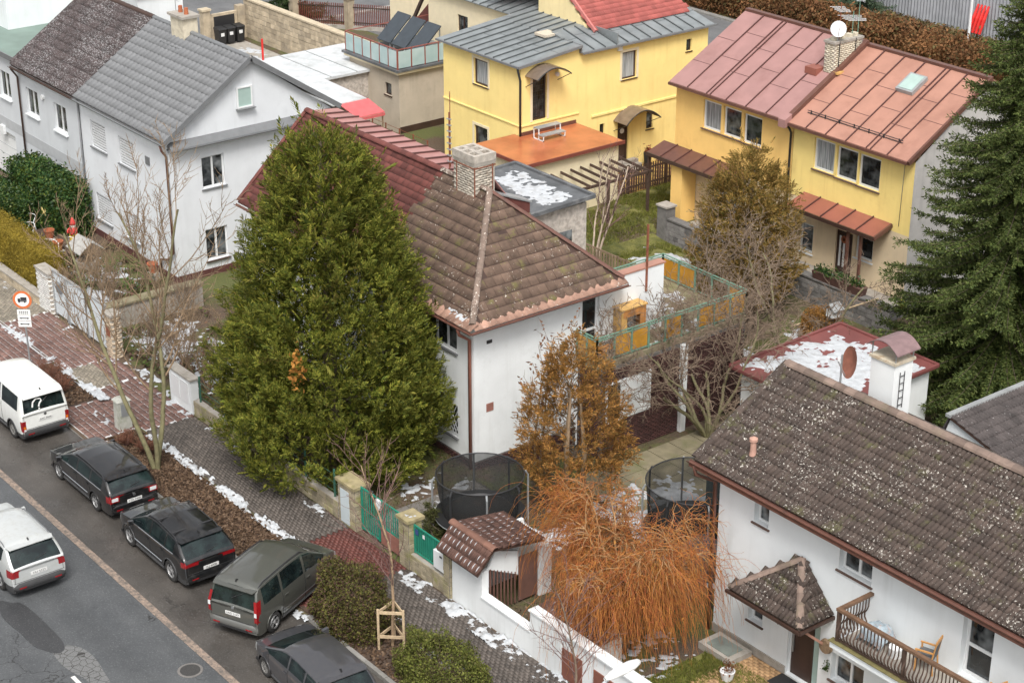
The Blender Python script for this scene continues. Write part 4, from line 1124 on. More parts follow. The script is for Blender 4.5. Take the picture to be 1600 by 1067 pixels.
seam_roof(HC, (-71.5, 51.25, 6.30), (1, 0, 0), (0, 3.75, .39), 6.4, 3.77, .62, sheet_grey, seam_grey, cross=(.5,))
seam_roof(HC, (-71.5, 55.0, 6.69), (1, 0, 0), (0, 2.25, .23), 4.3, 2.26, .62, sheet_grey, seam_grey)
MB().box(-67.2, 54.98, 6.3, -65.1, 55.03, 6.72).build('step_fascia', grey_metal, HC)
MB().slab([(xC+.003, 51.5, 6.25), (xC+.003, 55.0, 6.25), (xC+.003, 55.0, 6.65), (xC+.003, 51.5, 6.28)], (-.1, 0, 0)).build('eave_wall', yellow_c, HC)
MB().slab([(-71.5, 57.2, 6.3), (-65.1, 57.2, 6.3), (-65.1, 57.2, 6.92), (-71.5, 57.2, 6.92)], (0, .05, 0)).build('roof_end', sheet_grey, HC)
seam_roof(HC, (-65.05, 55.0, 6.36), (0, 1, 0), (-2.3, 0, .52), 8.5, 2.36, .7, sheet_grey, seam_grey, cross=(.55,))
MB().bar((-71.5, 51.22, 6.27), (-65.08, 51.22, 6.27), .10, .09).build('gutter', grey_metal, HC)
MB().bar((-65.06, 51.2, 6.27), (-65.06, 55.0, 6.66), .09, .12).build('roof_trim', grey_metal, HC)
MB().bar((-65.0, 55.0, 6.32), (-65.0, 63.6, 6.32), .10, .09).build('gutter', grey_metal, HC)
pipe(HC, [(xC+.02, yC-.22, 6.25), (xC+.05, yC-.15, 5.9), (xC+.06, yC-.07, 5.6), (xC+.06, yC-.07, 2.95)], black_metal, .055)
MB().box(-67.9, 54.4, 6.72, -67.1, 55.2, 6.84).build('roof_hatch', mat('cream_hatch', (.55, .48, .38), .6, .1), HC)
# red shingled upper roof
tiled(HC, (-66.5, 56.95, 6.75), (0, 1, 0), (-4.2, 0, 3.0), 6.2, 5.2, .3, .28, .02, flat, mat('bright_red_shingle', (.32, .085, .072), .8, .15, 2, .3, 40, isl=.2), cap=0, half=True, name='shingle')
MB().slab([(-66.45, 56.9, 6.4), (-70.7, 56.9, 6.4), (-70.7, 56.9, 9.75)], (0, .1, 0)).build('gable_wall', yellow_l, HC)
MB().bar((-66.4, 56.92, 6.78), (-70.7, 56.92, 9.85), .10, .16).build('verge_trim', mat('pink_trim', (.48, .17, .15), .6, .1), HC)
MB().slab([(-66.5, 63.2, 6.4), (-70.7, 63.2, 6.4), (-70.7, 63.2, 9.75)], (0, .1, 0)).build('gable_wall', yellow_l, HC)
MB().slab([(-70.7, 56.9, 9.75), (-70.7, 63.3, 9.75), (-75, 63.3, 6.7), (-75, 56.9, 6.7)], (0, 0, .06)).build('rear_roof', MATS['bright_red_shingle'], HC)
def arch(parent, y0, y1, z, dx, rise_, mat_, frame_):
    K = 10; V_ = []; yc = (y0+y1)/2; hw = (y1-y0)/2
    for x in (xC+.01, xC+dx):
        for off in (0, .03):
            for k in range(K+1):
                t = -1+2*k/K
                V_.append((x, yc+hw*t, z+rise_*(1-t*t)+off))
    n = K+1; F_ = []
    for k in range(K):
        F_ += [[k, k+1, 2*n+k+1, 2*n+k], [n+k, 3*n+k, 3*n+k+1, n+k+1], [k, n+k, n+k+1, k+1], [2*n+k, 2*n+k+1, 3*n+k+1, 3*n+k]]
    F_ += [[0, 2*n, 3*n, n], [K, n+K, 3*n+K, 2*n+K]]
    a = MB().add(V_, F_).build('arched_canopy', mat_, parent)
    MB().tube([V_[2*n+k] for k in range(n)], .03, 6).build('canopy_rim', frame_, a)
    for y in (y0+.05, y1-.05): MB().bar((xC+.01, y, z-.5), (xC+dx, y, z+.02), .03).build('canopy_bracket', frame_, a)
smoke_sheet = mat('smoked_sheet', (.16, .12, .09), .25, .2, 3)
arch(HC, 51.75, 53.75, 5.75, .95, .42, smoke_sheet, black_metal)
arch(HC, 57.2, 59.4, 2.55, 1.0, .55, smoke_sheet, black_metal)
MB().lathe([(.1, 0), (.1, .12)], (xC+.02, 53.6, 5.55), 10, 'x').build('wall_lamp', pvc, HC)
MB().box(xC+.005, 57.35, 6.0, xC+.12, 57.6, 6.2).build('alarm_box', pvc, HC)
for k in range(3): MB().box(xC+.02, 57.3-.0, 0, xC+.9-.28*k, 58.6, .15*(k+1)).build('step', concrete, HC)
# lean-to with orange felt
LT = thing('lean_to', 'flat orange felt roof annex in front of the yellow house', 'annex', (-63.5, 52, 0))
MB().box(-65.25, 49.3, 0, -62.0, 54.7, 2.8).build('wall', cream, LT)
MB().box(-65.7, 49.1, 2.82, -61.8, 51.45, 2.93).build('roof_sheet', sheet_orange, LT)
MB().box(xC+.03, 51.45, 2.82, -61.8, 54.85, 2.932).build('roof_sheet', sheet_orange, LT)
MB().bar((-61.77, 49.05, 2.88), (-61.77, 54.88, 2.88), .06, .16).build('edge_trim', mat('dark_red_trim', (.18, .05, .035), .6, .1), LT)
MB().bar((-65.7, 49.07, 2.88), (-61.75, 49.07, 2.88), .06, .16).build('edge_trim', MATS['dark_red_trim'], LT)
MB().bar((xC+.05, 51.5, 3.02), (xC+.05, 54.8, 3.02), .06, .16).build('flashing', brown_metal, LT)
pg = thing('pergola', 'dark slatted pergola in front of the orange roofed annex', 'pergola', (-60.8, 52, 0))
for k in range(9): MB().bar((-61.9, 50.0+k*.58, 2.15), (-59.8, 50.0+k*.58, 2.05), .05, .12).build('rafter', wood_d, pg)
for y in (50.0, 52.3, 54.7): MB().bar((-59.9, y, 0), (-59.9, y, 2.05), .11).build('post', wood_d, pg)
MB().bar((-59.9, 49.8, 1.98), (-59.9, 54.9, 1.98), .09, .12).build('beam', wood_d, pg)
bn = thing('step_bench', 'grey metal double step bench on the orange felt roof', 'bench', (-64.3, 52.6, 2.93))
bx_, by_ = -64.65, 51.75
MB().box(bx_, by_, 3.45, bx_+.35, by_+1.4, 3.49).build('upper_board', zinc, bn); MB().box(bx_+.35, by_, 3.17, bx_+.72, by_+1.4, 3.21).build('lower_board', zinc, bn)
for y in (by_+.05, by_+1.33):
    for a, b in (((bx_, 2.935), (bx_, 3.45)), ((bx_+.36, 2.935), (bx_+.36, 3.45)), ((bx_+.70, 2.935), (bx_+.70, 3.17)), ((bx_, 2.95), (bx_+.72, 2.95))):
        MB().bar((a[0], y, a[1]), (b[0], y, b[1]), .04).build('frame_bar', pvc, bn)
pt = thing('flower_pot', 'tall dark pot with a red leaved plant by the yellow house door', 'flower pot', (-64.7, 59.0, 0))
MB().lathe([(.15, .0), (.22, .75), (.19, .75)], (-64.7, 59.0, 0), 12).build('pot', black_plastic, pt)

# wing behind, sand block with glass terrace
HW = thing('house', 'pale sand wing with grey roof behind the glass balustrade block', 'house', (-75, 58, 0))
facade(HW, 'y-', 57, -80.2, -71.2, 0, 6.3, cream, [(-77.6, -76.7, 4.4, 5.35)]); window(HW, 'y-', 57, -77.6, -76.7, 4.4, 5.35, 2, frame=dark_brown)
facade(HW, 'x+', -71.2, 57, 63, 0, 6.3, cream)
seam_roof(HW, (-80.4, 56.7, 6.35), (1, 0, 0), (0, 6, .9), 9.0, 6.1, .65, sheet_grey, seam_grey)
MB().box(-86.2, 58.6, 0, -84.0, 60.6, 7.4).build('stair_tower', cream, HW)
MB().slab([(-83.8, 58.5, 3.4), (-80.6, 58.5, 3.4), (-80.6, 58.5, 6.3)], (0, .08, 0)).build('red_shingle_gable', tile_red, HW)
MB().bar((-83.0, 57.6, 3.2), (-80.2, 57.2, 6.7), .12, .2).build('raking_beam', dark_brown, HW)
HE = thing('garage_block', 'sand coloured block with a glass balustrade roof terrace', 'garage', (-78.6, 55, 0))
ex_, ey_ = -76.45, 52.4
facade(HE, 'y-', ey_, -81, ex_, 0, 3.2, beige_e, [(-77.75, -77.15, 1.85, 2.5)]); window(HE, 'y-', ey_, -77.75, -77.15, 1.85, 2.5, 1, frame=dark_brown, sill=dark_brown, fw=.06)
facade(HE, 'x+', ex_, ey_, 59, 0, 3.2, beige_e); facade(HE, 'x-', -81, ey_, 59, 0, 3.2, beige_e)
MB().box(-81.2, ey_-.22, 3.2, ex_+.22, 59, 3.34).build('slab', cream, HE); MB().box(-81.3, ey_-.3, 3.34, ex_+.3, 59, 3.46).build('roof_edge', felt_dark, HE)
MB().box(ex_+.002, ey_, 0, ex_+.02, 58, .35).build('plinth', dark_brown, HE)
bal_glass, _nt1, _b1 = _nt('balustrade_glass'); setc(_nt1, _b1, mix(_nt1, ramp(_nt1, noise(_nt1, .8, 2), .3, .7), (.30, .42, .42), (.45, .55, .54))); _b1.inputs['Roughness'].default_value = .08
rustred = mat('red_brown_post', (.26, .075, .055), .5, .1)
for i in range(7):
    x = -81.1+i*(4.75/6)
    MB().bar((x, ey_-.15, 3.46), (x, ey_-.15, 4.5), .05).build('post', rustred, HE)
    if i < 6: MB().box(x+.04, ey_-.16, 3.52, x+.75, ey_-.145, 4.4).build('glass_panel', bal_glass, HE)
for i in range(7):
    y = ey_-.15+i*.85
    MB().bar((ex_+.15, y, 3.46), (ex_+.15, y, 4.5), .05).build('post', rustred, HE)
    if i < 6: MB().box(ex_+.145, y+.04, 3.52, ex_+.16, y+.81, 4.4).build('glass_panel', bal_glass, HE)
MB().bar((-81.1, ey_-.15, 4.5), (ex_+.15, ey_-.15, 4.5), .06, .04).build('handrail', rustred, HE); MB().bar((ex_+.15, ey_-.15, 4.5), (ex_+.15, 58, 4.5), .06, .04).build('handrail', rustred, HE)
MB().bar((-81.1, ey_-.15, 4.5), (-81.1, 58.5, 4.5), .05, .04).build('handrail', rustred, HE)
for i in range(3):
    so = thing('solar_collector', ['tilted solar collector at the left of the roof terrace', 'tilted solar collector in the middle of the roof terrace', 'tilted solar collector nearest the sand wing'][i], 'solar panel', (-80.4+i*1.35, 54.8, 3.46))
    x = -81.0+i*1.35
    MB().slab([(x, 54.2, 3.75), (x+1.2, 54.2, 3.75), (x+1.2, 55.6, 5.0), (x, 55.6, 5.0)], (0, -.04, .06)).build('collector', mirror_black, so)
    for a in (x+.1, x+1.1): MB().bar((a, 55.55, 3.46), (a, 55.55, 4.95), .05).build('leg', steel, so); MB().bar((a, 54.25, 3.46), (a, 54.25, 3.75), .05).build('leg', steel, so)
ag = thing('lattice_fence', 'low wire fence between the sand block and the yellow house', 'fence', (-76, 50.5, 0))
for k in range(5): MB().bar((-76.3+k*1.2, 50.6, 0), (-76.3+k*1.2, 50.6, 1.3), .05).build('post', rust, ag)
for z in (.5, .9, 1.25): MB().bar((-76.3, 50.6, z), (-71.4, 50.6, z), .015).build('wire', rust, ag)
# snowy flat sheds and awning
SH = thing('shed', 'long shed with snow covered flat roof behind the grey gable', 'shed', (-81.5, 50, 0))
MB().box(-84, 48.4, 0, -79.3, 54, 2.7).build('wall', rubble, SH); MB().box(-84.2, 48.2, 2.72, -79.1, 54.1, 2.86).build('flat_roof', tin_white, SH)
for y in (50.0, 51.6): MB().bar((-84.2, y, 2.87), (-79.1, y, 2.87), .05, .04).build('roof_batten', zinc, SH)
SI = thing('shed', 'low shed with pale sheet roof ending at the red awning', 'shed', (-77, 48.5, 0))
MB().box(-79.2, 47.7, 0, -75.4, 49.3, 2.5).build('wall', rubble, SI); MB().slab([(-79.05, 47.5, 2.82), (-75.1, 47.5, 2.72), (-75.1, 49.5, 2.72), (-79.05, 49.5, 2.82)], (0, 0, .08)).build('flat_roof', tin_white, SI)
MB().bar((-79.1, 49.55, 2.75), (-75.1, 49.55, 2.68), .06, .2).build('fascia', MATS['dark_red_trim'], SI)
AW = thing('awning', 'faded red awning at the end of the pale shed roof', 'awning', (-75, 48.7, 0))
MB().slab([(-75.1, 47.9, 2.72), (-75.1, 49.6, 2.72), (-73.9, 49.75, 2.3), (-73.9, 48.1, 2.3)], (0, 0, .04)).build('canvas', red_awning, AW)
for y in (48.15, 49.65): MB().bar((-73.95, y, 0), (-73.95, y, 2.3), .06).build('post', wood_g, AW)
MB().bar((-73.88, 48.1, 2.22), (-73.88, 49.75, 2.22), .03, .14).build('valance', red_awning, AW)

# stone yard wall, gate pillar, bins
SW = thing('stone_wall', 'tall beige block wall running back from the dark bins', 'wall', (-92, 56, 0))
MB().box(-98.0, 55.92, 0, -83.5, 56.25, 2.35).build('core', mortar_l, SW)
block_wall(SW, 'y-', 55.92, -98, -84.0, 0, 2.3, .62, .29, .02, stone_beige, .03)
MB().box(-98.05, 55.84, 2.35, -83.5, 56.3, 2.45).build('coping', mat('coping_stone', (.50, .42, .30), .9, .15), SW)
GP = thing('gate_wall', 'low beige gate wall with pillars behind the bins', 'wall', (-98, 54.8, 0))
MB().box(-98.3, 53.0, 0, -97.85, 53.5, 2.0).build('pillar', stone_beige, GP); MB().box(-98.36, 52.94, 2.0, -97.79, 53.56, 2.12).build('pillar_cap', MATS['coping_stone'], GP)
MB().box(-98.3, 55.4, 0, -97.85, 55.9, 2.0).build('pillar', stone_beige, GP)
MB().box(-98.2, 53.5, 0, -98.0, 55.4, 1.7).build('panel', stone_beige, GP); MB().box(-97.995, 53.8, .2, -97.96, 55.2, 1.55).build('gate', black_metal, GP)
for i, y in enumerate((53.75, 54.35, 55.0)):
    bi = thing('wheelie_bin', ['leftmost dark wheelie bin by the beige gate wall', 'middle dark wheelie bin by the beige gate wall', 'rightmost dark wheelie bin by the long stone wall'][i], 'bin', (-97.2, y, 0), group='dark wheelie bins')
    MB().hexa([(-97.45, y-.22, .1), (-96.95, y-.22, .1), (-96.95, y+.22, .1), (-97.45, y+.22, .1), (-97.52, y-.27, 1.0), (-96.88, y-.27, 1.0), (-96.88, y+.27, 1.0), (-97.52, y+.27, 1.0)]).build('body', black_plastic, bi)
    MB().hexa([(-97.55, y-.29, 1.0), (-96.84, y-.29, 1.0), (-96.84, y+.29, 1.0), (-97.55, y+.29, 1.0), (-97.5, y-.25, 1.1), (-96.9, y-.25, 1.06), (-96.9, y+.25, 1.06), (-97.5, y+.25, 1.1)]).build('lid', black_plastic, bi)
    MB().box(-96.885, y-.13, .6, -96.875, y+.1, .8).build('sticker', pvc, bi)
    for s in (-.2, .2): MB().lathe([(.1, -.03), (.1, .03)], (-97.35, y+s, .1), 10, 'y').build('wheel', black_plastic, bi)
rp = thing('red_pole', 'short red marker pole on the snowy shed roof', 'pole', (-84.0, 48.9, 2.85))
MB().tube([(-84.0, 48.9, 2.85), (-84.0, 48.9, 4.0)], .06, 8).build('pole', red_plastic, rp)
BF = thing('fence', 'dark red picket fence with stone pillars by the back road', 'fence', (-95, 62, 0))
_pk = MB().box(-.03, -.015, 0, .03, .015, 1.35).mesh('picket', MATS['dark_red_trim'])
fd = Vector((6.8, 5.3, 0)).normalized(); f0 = Vector((-98.2, 59.8, 0))
for k in range(95): link_mesh('picket', _pk, BF, f0+fd*(k*.12)+Vector((0, 0, .25)))
for z in (.45, 1.4): MB().bar(f0+fd*-.1+Vector((.03, -.03, z)), f0+fd*11.4+Vector((.03, -.03, z)), .04, .06).build('rail', dark_brown, BF)
MB().bar(f0+Vector((0, 0, .12)), f0+fd*11.4+Vector((0, 0, .12)), .2, .24).build('plinth', concrete, BF)
for k in (-.2, 3.4, 7.4, 11.5):
    p = f0+fd*k
    MB().box(p.x-.24, p.y-.24, 0, p.x+.24, p.y+.24, 1.9).build('pillar', stone_beige, BF); MB().box(p.x-.3, p.y-.3, 1.9, p.x+.3, p.y+.3, 2.0).build('pillar_cap', MATS['coping_stone'], BF)

# ================================================================== right yellow pair
def yellow_half(HX, x0, x1, wall_m, low_m, sheet_m, wins, dz, dbl, npan):
    yD = 55.8
    facade(HX, 'y-', yD, x0, x1, 2.9, 6.05, wall_m, [o for o in wins if o[2] > 3], name='wall')
    facade(HX, 'y-', yD, x0, x1, -.1, 2.9, low_m, [o for o in wins if o[2] < 3], name='lower_wall')
    facade(HX, 'y+', 64.2, x0, x1, 0, 6.05, wall_m, name='rear_wall')
    for o in wins:
        if o[3]-o[2] > 1.75: continue
        window(HX, 'y-', yD, *o, 1, sill=brown_sill if o[2] > 3 else white_wall, fill=None, fw=.09, sill_out=.08, fills=[curtain if (o[0]*7.3) % 1 < .6 else glass])
    v_ = Vector((0, 60.0-55.35, 8.7-6.15))
    seam_roof(HX, (x0-.02, 55.35, 6.15+dz), (1, 0, 0), v_, x1-x0+.04, v_.length, (x1-x0)/npan, sheet_m, seam_dark, cross=(.3, .62), doubles=dbl)
    MB().slab([(x0, 64.6, 6.15+dz), (x1, 64.6, 6.15+dz), (x1, 60.0, 8.7+dz), (x0, 60.0, 8.7+dz)], (0, 0, .05)).build('rear_roof', sheet_m, HX)
    MB().bar((x0, 60.0, 8.73+dz), (x1, 60.0, 8.73+dz), .26, .1).build('ridge_cap', brown_metal, HX)
    MB().bar((x0, 55.30, 6.10+dz), (x1, 55.30, 6.10+dz), .1, .12).build('gutter', brown_metal, HX)
D1 = thing('house', 'orange yellow house half with mauve red seamed roof', 'house', (-55.7, 60, 0))
wD1 = [(-57.63, -56.5, 4.44, 5.76), (-56.33, -55.24, 4.44, 5.76), (-55.08, -53.98, 4.42, 5.74), (-56.3, -55.3, .7, 2.0)]
yellow_half(D1, -59.4, -52.15, orange_d, beige_d, sheet_mauve, wD1, 0.06, (2,), 6)
facade(D1, 'x-', -59.4, 55.8, 64.2, 0, 6.05, orange_d, name='side_wall', top=[(55.8, 6.05), (64.2, 6.05), (60, 8.65)])
facade(D1, 'x+', -52.16, 55.8, 64.2, 2, 6.1, orange_d, name='party_wall')
D2 = thing('house', 'lemon yellow house half with salmon seamed roof and skylight', 'house', (-48.8, 60, 0))
wD2 = [(-50.9, -49.75, 4.36, 5.72), (-49.62, -48.48, 4.33, 5.70), (-48.4, -47.25, 4.31, 5.68), (-51.4, -50.62, .55, 1.85), (-48.25, -47.3, 1.2, 2.2), (-49.35, -48.42, .12, 2.12)]
yellow_half(D2, -52.1, -45.5, yellow_d, beige_d, sheet_salmon, wD2, 0, (4,), 6)
facade(D2, 'x+', -45.5, 55.8, 64.2, 0, 6.05, grit_wall, name='side_wall', top=[(55.8, 6.05), (64.2, 6.05), (60, 8.65)])
dd = window(D2, 'y-', 55.8, -49.35, -48.42, .12, 2.12, 1, frame=dark_brown, fill=dark_brown, name='entrance_door', fw=.1)
for k in range(3): MB().box(-49.2+k*.22, 55.87, .5, -49.1+k*.22, 55.89, 1.85).build('glazing', pvc, dd)
MB().lathe([(.16, 0), (.16, .05), (.08, .05), (.08, 0)], (-48.9, 55.8, 1.75), 14, 'y').build('wreath', terracotta, dd)
MB().bar((-52.12, 55.25, 6.22), (-52.12, 60.0, 8.84), .22, .18).build('party_trim', brown_metal, D2)
MB().hexa([(-52.4, 55.1, 5.95), (-52.0, 55.1, 5.95), (-52.0, 55.5, 6.05), (-52.4, 55.5, 6.05), (-52.4, 55.1, 6.3), (-52.0, 55.1, 6.3), (-52.0, 55.5, 6.5), (-52.4, 55.5, 6.5)]).build('party_end', sheet_mauve, D2)
MB().bar((-45.45, 55.3, 6.12), (-45.45, 60.0, 8.72), .1, .2).build('verge_trim', brown_metal, D2)
pipe(D2, [(-52.2, 55.3, 6.1), (-52.2, 55.6, 5.8), (-52.2, 55.72, 5.6), (-52.2, 55.72, .0)], black_metal, .05)
sk = MB().hexa([(-48.85, 58.2, 7.75), (-47.95, 58.2, 7.75), (-47.95, 59.1, 8.24), (-48.85, 59.1, 8.24), (-48.85, 58.15, 7.9), (-47.95, 58.15, 7.9), (-47.95, 59.05, 8.4), (-48.85, 59.05, 8.4)]).build('skylight', zinc, D2)
MB().slab([(-48.75, 58.22, 7.95), (-48.05, 58.22, 7.95), (-48.05, 58.97, 8.367), (-48.75, 58.97, 8.367)], (0, 0, .012)).build('pane', frost, sk)
# snow guard
vv = Vector((0, 60.0-55.35, 8.7-6.15)).normalized(); s0 = Vector((0, 55.35, 6.15))+vv*.75
for o in (.07, .16): MB().tube([(-51.6, s0.y, s0.z+o), (-46.4, s0.y, s0.z+o)], .018, 6).build('snow_guard_rail', black_metal, D2)
for k in range(7): MB().bar((-51.4+k*.8, s0.y, s0.z-.02), (-51.4+k*.8, s0.y, s0.z+.2), .04).build('snow_guard_bracket', black_metal, D2)
for (HX, x0, x1, pm) in ((D2, -51.3, -46.4, sheet_porch), (D1, -60.1, -54.5, brown_metal)):
    seam_roof(HX, (x0, 54.75, 2.86), (1, 0, 0), (0, 1.04, .34), x1-x0, 1.09, .98, pm, seam_dark)
    MB().bar((x0, 54.72, 2.80), (x1, 54.72, 2.80), .08, .16).build('porch_fascia', dark_brown, HX)
    MB().bar((x1, 54.72, 2.80), (x1, 55.78, 3.14), .08, .18).build('porch_fascia', brown_metal, HX)
for x in (-47.9, -47.2): MB().bar((x, 54.9, .1), (x, 54.9, 2.8), .1).build('porch_post', brown_metal, D2)
MB().bar((-60.0, 54.8, 0), (-60.0, 54.8, 2.75), .1).build('porch_post', dark_brown, D1)
MB().box(-58.6, 54.9, 0, -57.9, 55.78, 2.75).build('porch_pier', orange_d, D1)
pipe(D2, [(-46.0, 55.77, 6.0), (-46.05, 55.77, 3.2)], grey_metal, .012, 'cable', 5)
# chimney with aerials
cd = thing('chimney', 'cream brick chimney with aerials between the two red roofs', 'chimney', (-52.2, 59, 7.5))
MB().box(-52.75, 58.05, 7.0, -52.2, 59.75, 9.0).build('shaft', mortar_l, cd)
for ax, c, a0, a1 in (('y-', 58.05, -52.75, -52.2), ('x+', -52.2, 58.05, 59.75)): brick_wall(cd, ax, c, a0, a1, 7.2, 9.0, .22, .085, .014, brick_cream, seed=8)
MB().box(-52.8, 58.0, 9.0, -52.15, 59.8, 9.1).build('crown', concrete, cd)
for y in (58.3, 58.75, 59.2, 59.55): MB().box(-52.6, y-.12, 9.1, -52.35, y+.08, 9.24).build('flue_pot', brick_cream, cd)
MB().box(-52.15, 58.0, 7.75, -51.9, 59.6, 7.85).build('service_board', wood_y, cd)
for x, y in ((-52.15, 58.3), (-52.15, 59.3)): MB().bar((x, y, 7.3), (x, y, 9.1), .03).build('iron_strap', black_metal, cd)
MB().box(-53.5, 57.7, 7.55, -52.85, 58.35, 7.85).build('flashing_box', sheet_porch, cd)
sd = thing('satellite_dish', 'small white satellite dish on the cream chimney', 'satellite dish', (-52.3, 58.3, 9.1))
MB().tube([(-52.3, 58.3, 9.1), (-52.3, 58.3, 9.75)], .025, 6).build('mast', steel, sd)
def dish(parent, c, r, nrm, m1, name='reflector'):
    n = Vector(nrm).normalized(); u = n.cross(Vector((0, 0, 1))).normalized(); w = u.cross(n); V_ = [Vector(c)-n*r*.22]; F_ = []; K = 18
    for q in (.5, 1.0):
        for k in range(K):
            a = 2*math.pi*k/K; V_.append(Vector(c)+(u*math.cos(a)+w*math.sin(a))*r*q-n*r*.22*(1-q*q))
    F_ += [[0, 1+k, 1+(k+1) % K] for k in range(K)]+[[1+k, 1+K+k, 1+K+(k+1) % K, 1+(k+1) % K] for k in range(K)]
    o = MB().add(V_, F_).build(name, m1, parent, smooth=True)
    MB().tube([Vector(c)-w*r*.9, Vector(c)+n*r*.75], .018, 5).build('feed_arm', steel, parent); MB().lathe([(.04, 0), (.04, .1)], Vector(c)+n*r*.7, 8).build('feed_head', pvc, parent)
dish(sd, (-52.2, 58.2, 9.65), .34, (.75, -.6, .35), pvc)
for i, (y, h, ws) in enumerate(((58.5, 10.7, (.5, .45, .4)), (59.3, 10.2, (.8, .7, .6)), (59.65, 10.9, (.35, .3)))):
    at_ = thing('television_aerial', ['aerial mast with short rods left on the cream chimney', 'aerial with the longest rods on the cream chimney', 'tall thin aerial right on the cream chimney'][i], 'aerial', (-52.4, y, 9.1))
    MB().tube([(-52.4, y, 9.0), (-52.4, y, h)], .02, 5).build('mast', rust if i == 0 else green_paint, at_)
    MB().tube([(-52.9, y+.25, h-.3), (-51.9, y-.25, h-.25)], .012, 5).build('boom', steel, at_)
    for k, w in enumerate(ws*2): MB().tube([(-52.8+k*.16-w*.4, y+.2-k*.08-w*.5, h-.3), (-52.8+k*.16+w*.4, y+.2-k*.08+w*.5, h-.3)], .009, 4).build('rod', steel, at_)
# retaining wall, planter
RW = thing('retaining_wall', 'dark grey stone block wall below the right yellow houses', 'wall', (-51, 54, -.6))
MB().box(-58.2, 53.95, -.8, -44.6, 54.3, .46).build('core', mortar, RW)
block_wall(RW, 'y-', 53.95, -58.2, -44.6, -.62, .46, .42, .2, .016, stone_grey, .035, seed=4)
block_wall(RW, 'x+', -44.6, 53.95, 55.6, -.62, .46, .42, .2, .016, stone_grey, .035, seed=5)
MB().box(-58.25, 53.9, .46, -44.55, 54.35, .53).build('coping', stone_grey, RW)
MB().box(-58.3, 53.85, -.6, -57.7, 54.4, 1.0).build('end_pillar', stone_grey, RW); MB().box(-58.36, 53.8, 1.0, -57.64, 54.45, 1.08).build('pillar_cap', concrete, RW)
PL = thing('planter', 'long brown planter box with greenery on the stone wall', 'planter', (-47.5, 54.1, .53))
MB().hexa([(-48.8, 53.95, .53), (-46.2, 53.95, .53), (-46.2, 54.3, .53), (-48.8, 54.3, .53), (-48.85, 53.9, .88), (-46.15, 53.9, .88), (-46.15, 54.35, .88), (-48.85, 54.35, .88)]).build('box', mat('planter_brown', (.10, .05, .04), .7, .15), PL)
MB().box(-57.6, 54.4, -.1, -44.6, 55.79, .09).build('forecourt', concrete, kind='structure')

# ================================================================== right white house
HF = thing('house', 'white house with lichened brown tile roof and wooden balcony at right', 'house', (-26, 36, 0))
xF0, yF = -32.75, 33.0
wf = [(-31.38, -30.82, 4.22, 5.1), (-28.22, -27.08, 4.2, 5.08), (-24.08, -23.14, 3.14, 5.06), (-31.38, -30.82, 1.05, 1.66), (-28.2, -27.05, .75, 1.62), (-29.82, -28.66, .06, 2.15), (-22.0, -21.0, 4.2, 5.08)]
facade(HF, 'y-', yF, xF0, -18, 0, 5.45, white_wall, wf, depth=.26)
facade(HF, 'x-', xF0, yF, 39, 0, 5.4, white_wall, name='side_wall', top=[(yF, 5.4), (39, 5.4), (36, 7.3)])
facade(HF, 'y+', 39, xF0, -18, 0, 5.4, white_wall, name='rear_wall')
window(HF, 'y-', yF, *wf[0], 1, sill=brown_sill, depth=.26, sill_out=.06); window(HF, 'y-', yF, *wf[1], 2, sill=brown_sill, depth=.26, sill_out=.06)
window(HF, 'y-', yF, *wf[6], 2, sill=brown_sill, depth=.26, sill_out=.06)
window(HF, 'y-', yF, *wf[2], 1, depth=.26, split=.45, name='balcony_door', fw=.09)
window(HF, 'y-', yF, *wf[3], 1, sill=brown_sill, depth=.26, sill_out=.06); window(HF, 'y-', yF, *wf[4], 2, sill=brown_sill, depth=.26, sill_out=.06)
dF = MB().box(-29.80, yF+.14, .06, -29.0, yF+.2, 2.13).build('entrance_door', dark_brown, HF)
MB().bar((-29.70, yF+.10, .8), (-29.70, yF+.10, 1.5), .04).build('handle', steel, dF)
MB().box(-29.0, yF+.15, .06, -28.72, yF+.19, 2.13).build('side_light', frost, dF)
for (a, b) in ((-29.82, -29.78), (-29.02, -28.98), (-28.72, -28.66)): MB().box(a, yF+.12, .06, b, yF+.21, 2.14).build('door_frame', dark_brown if a > -29.5 else pvc, dF)
box('plinth', concrete, HF, xF0, yF-.05, 0, -29.85, yF-.002, .28)
eyF, ezF, ryF, rzF = 32.5, 5.5, 36.0, 7.4
vF = Vector((0, ryF-eyF, rzF-ezF)); LF = vF.length
MB().slab([(-33.3, eyF, ezF-.08), (-18, eyF, ezF-.08), (-18, ryF, rzF-.08), (-33.3, ryF, rzF-.08)], (0, 0, .06)).build('roof_deck', dark_brown, HF)
MB().slab([(-33.3, 39.5, ezF-.08), (-18, 39.5, ezF-.08), (-18, ryF, rzF-.08), (-33.3, ryF, rzF-.08)], (0, 0, .06)).build('rear_roof', tile_f, HF)
tiled(HF, (-33.3, eyF-.03, ezF), (1, 0, 0), vF, 15.3, LF, .30, .345, .045, wave2, tile_f, jit=.003, seed=9)
caps(HF, (-33.3, ryF, rzF+.03), (-18, ryF, rzF+.03), .15, .38, tile_fr)
caps(HF, (-33.3, eyF, ezF+.04), (-33.3, ryF, rzF+.05), .12, .36, tile_f, 'verge_tile')
MB().box(-33.3, eyF+.05, ezF-.20, -18, yF, ezF-.15).build('soffit', pvc, HF)
gutter(HF, (-33.45, eyF-.10, ezF-.03), (-18, eyF-.10, ezF-.03), brown_metal, .08)
MB().bar((-33.4, eyF-.12, ezF-.15), (-18, eyF-.12, ezF-.15), .03, .08).build('fascia', brown_metal, HF)
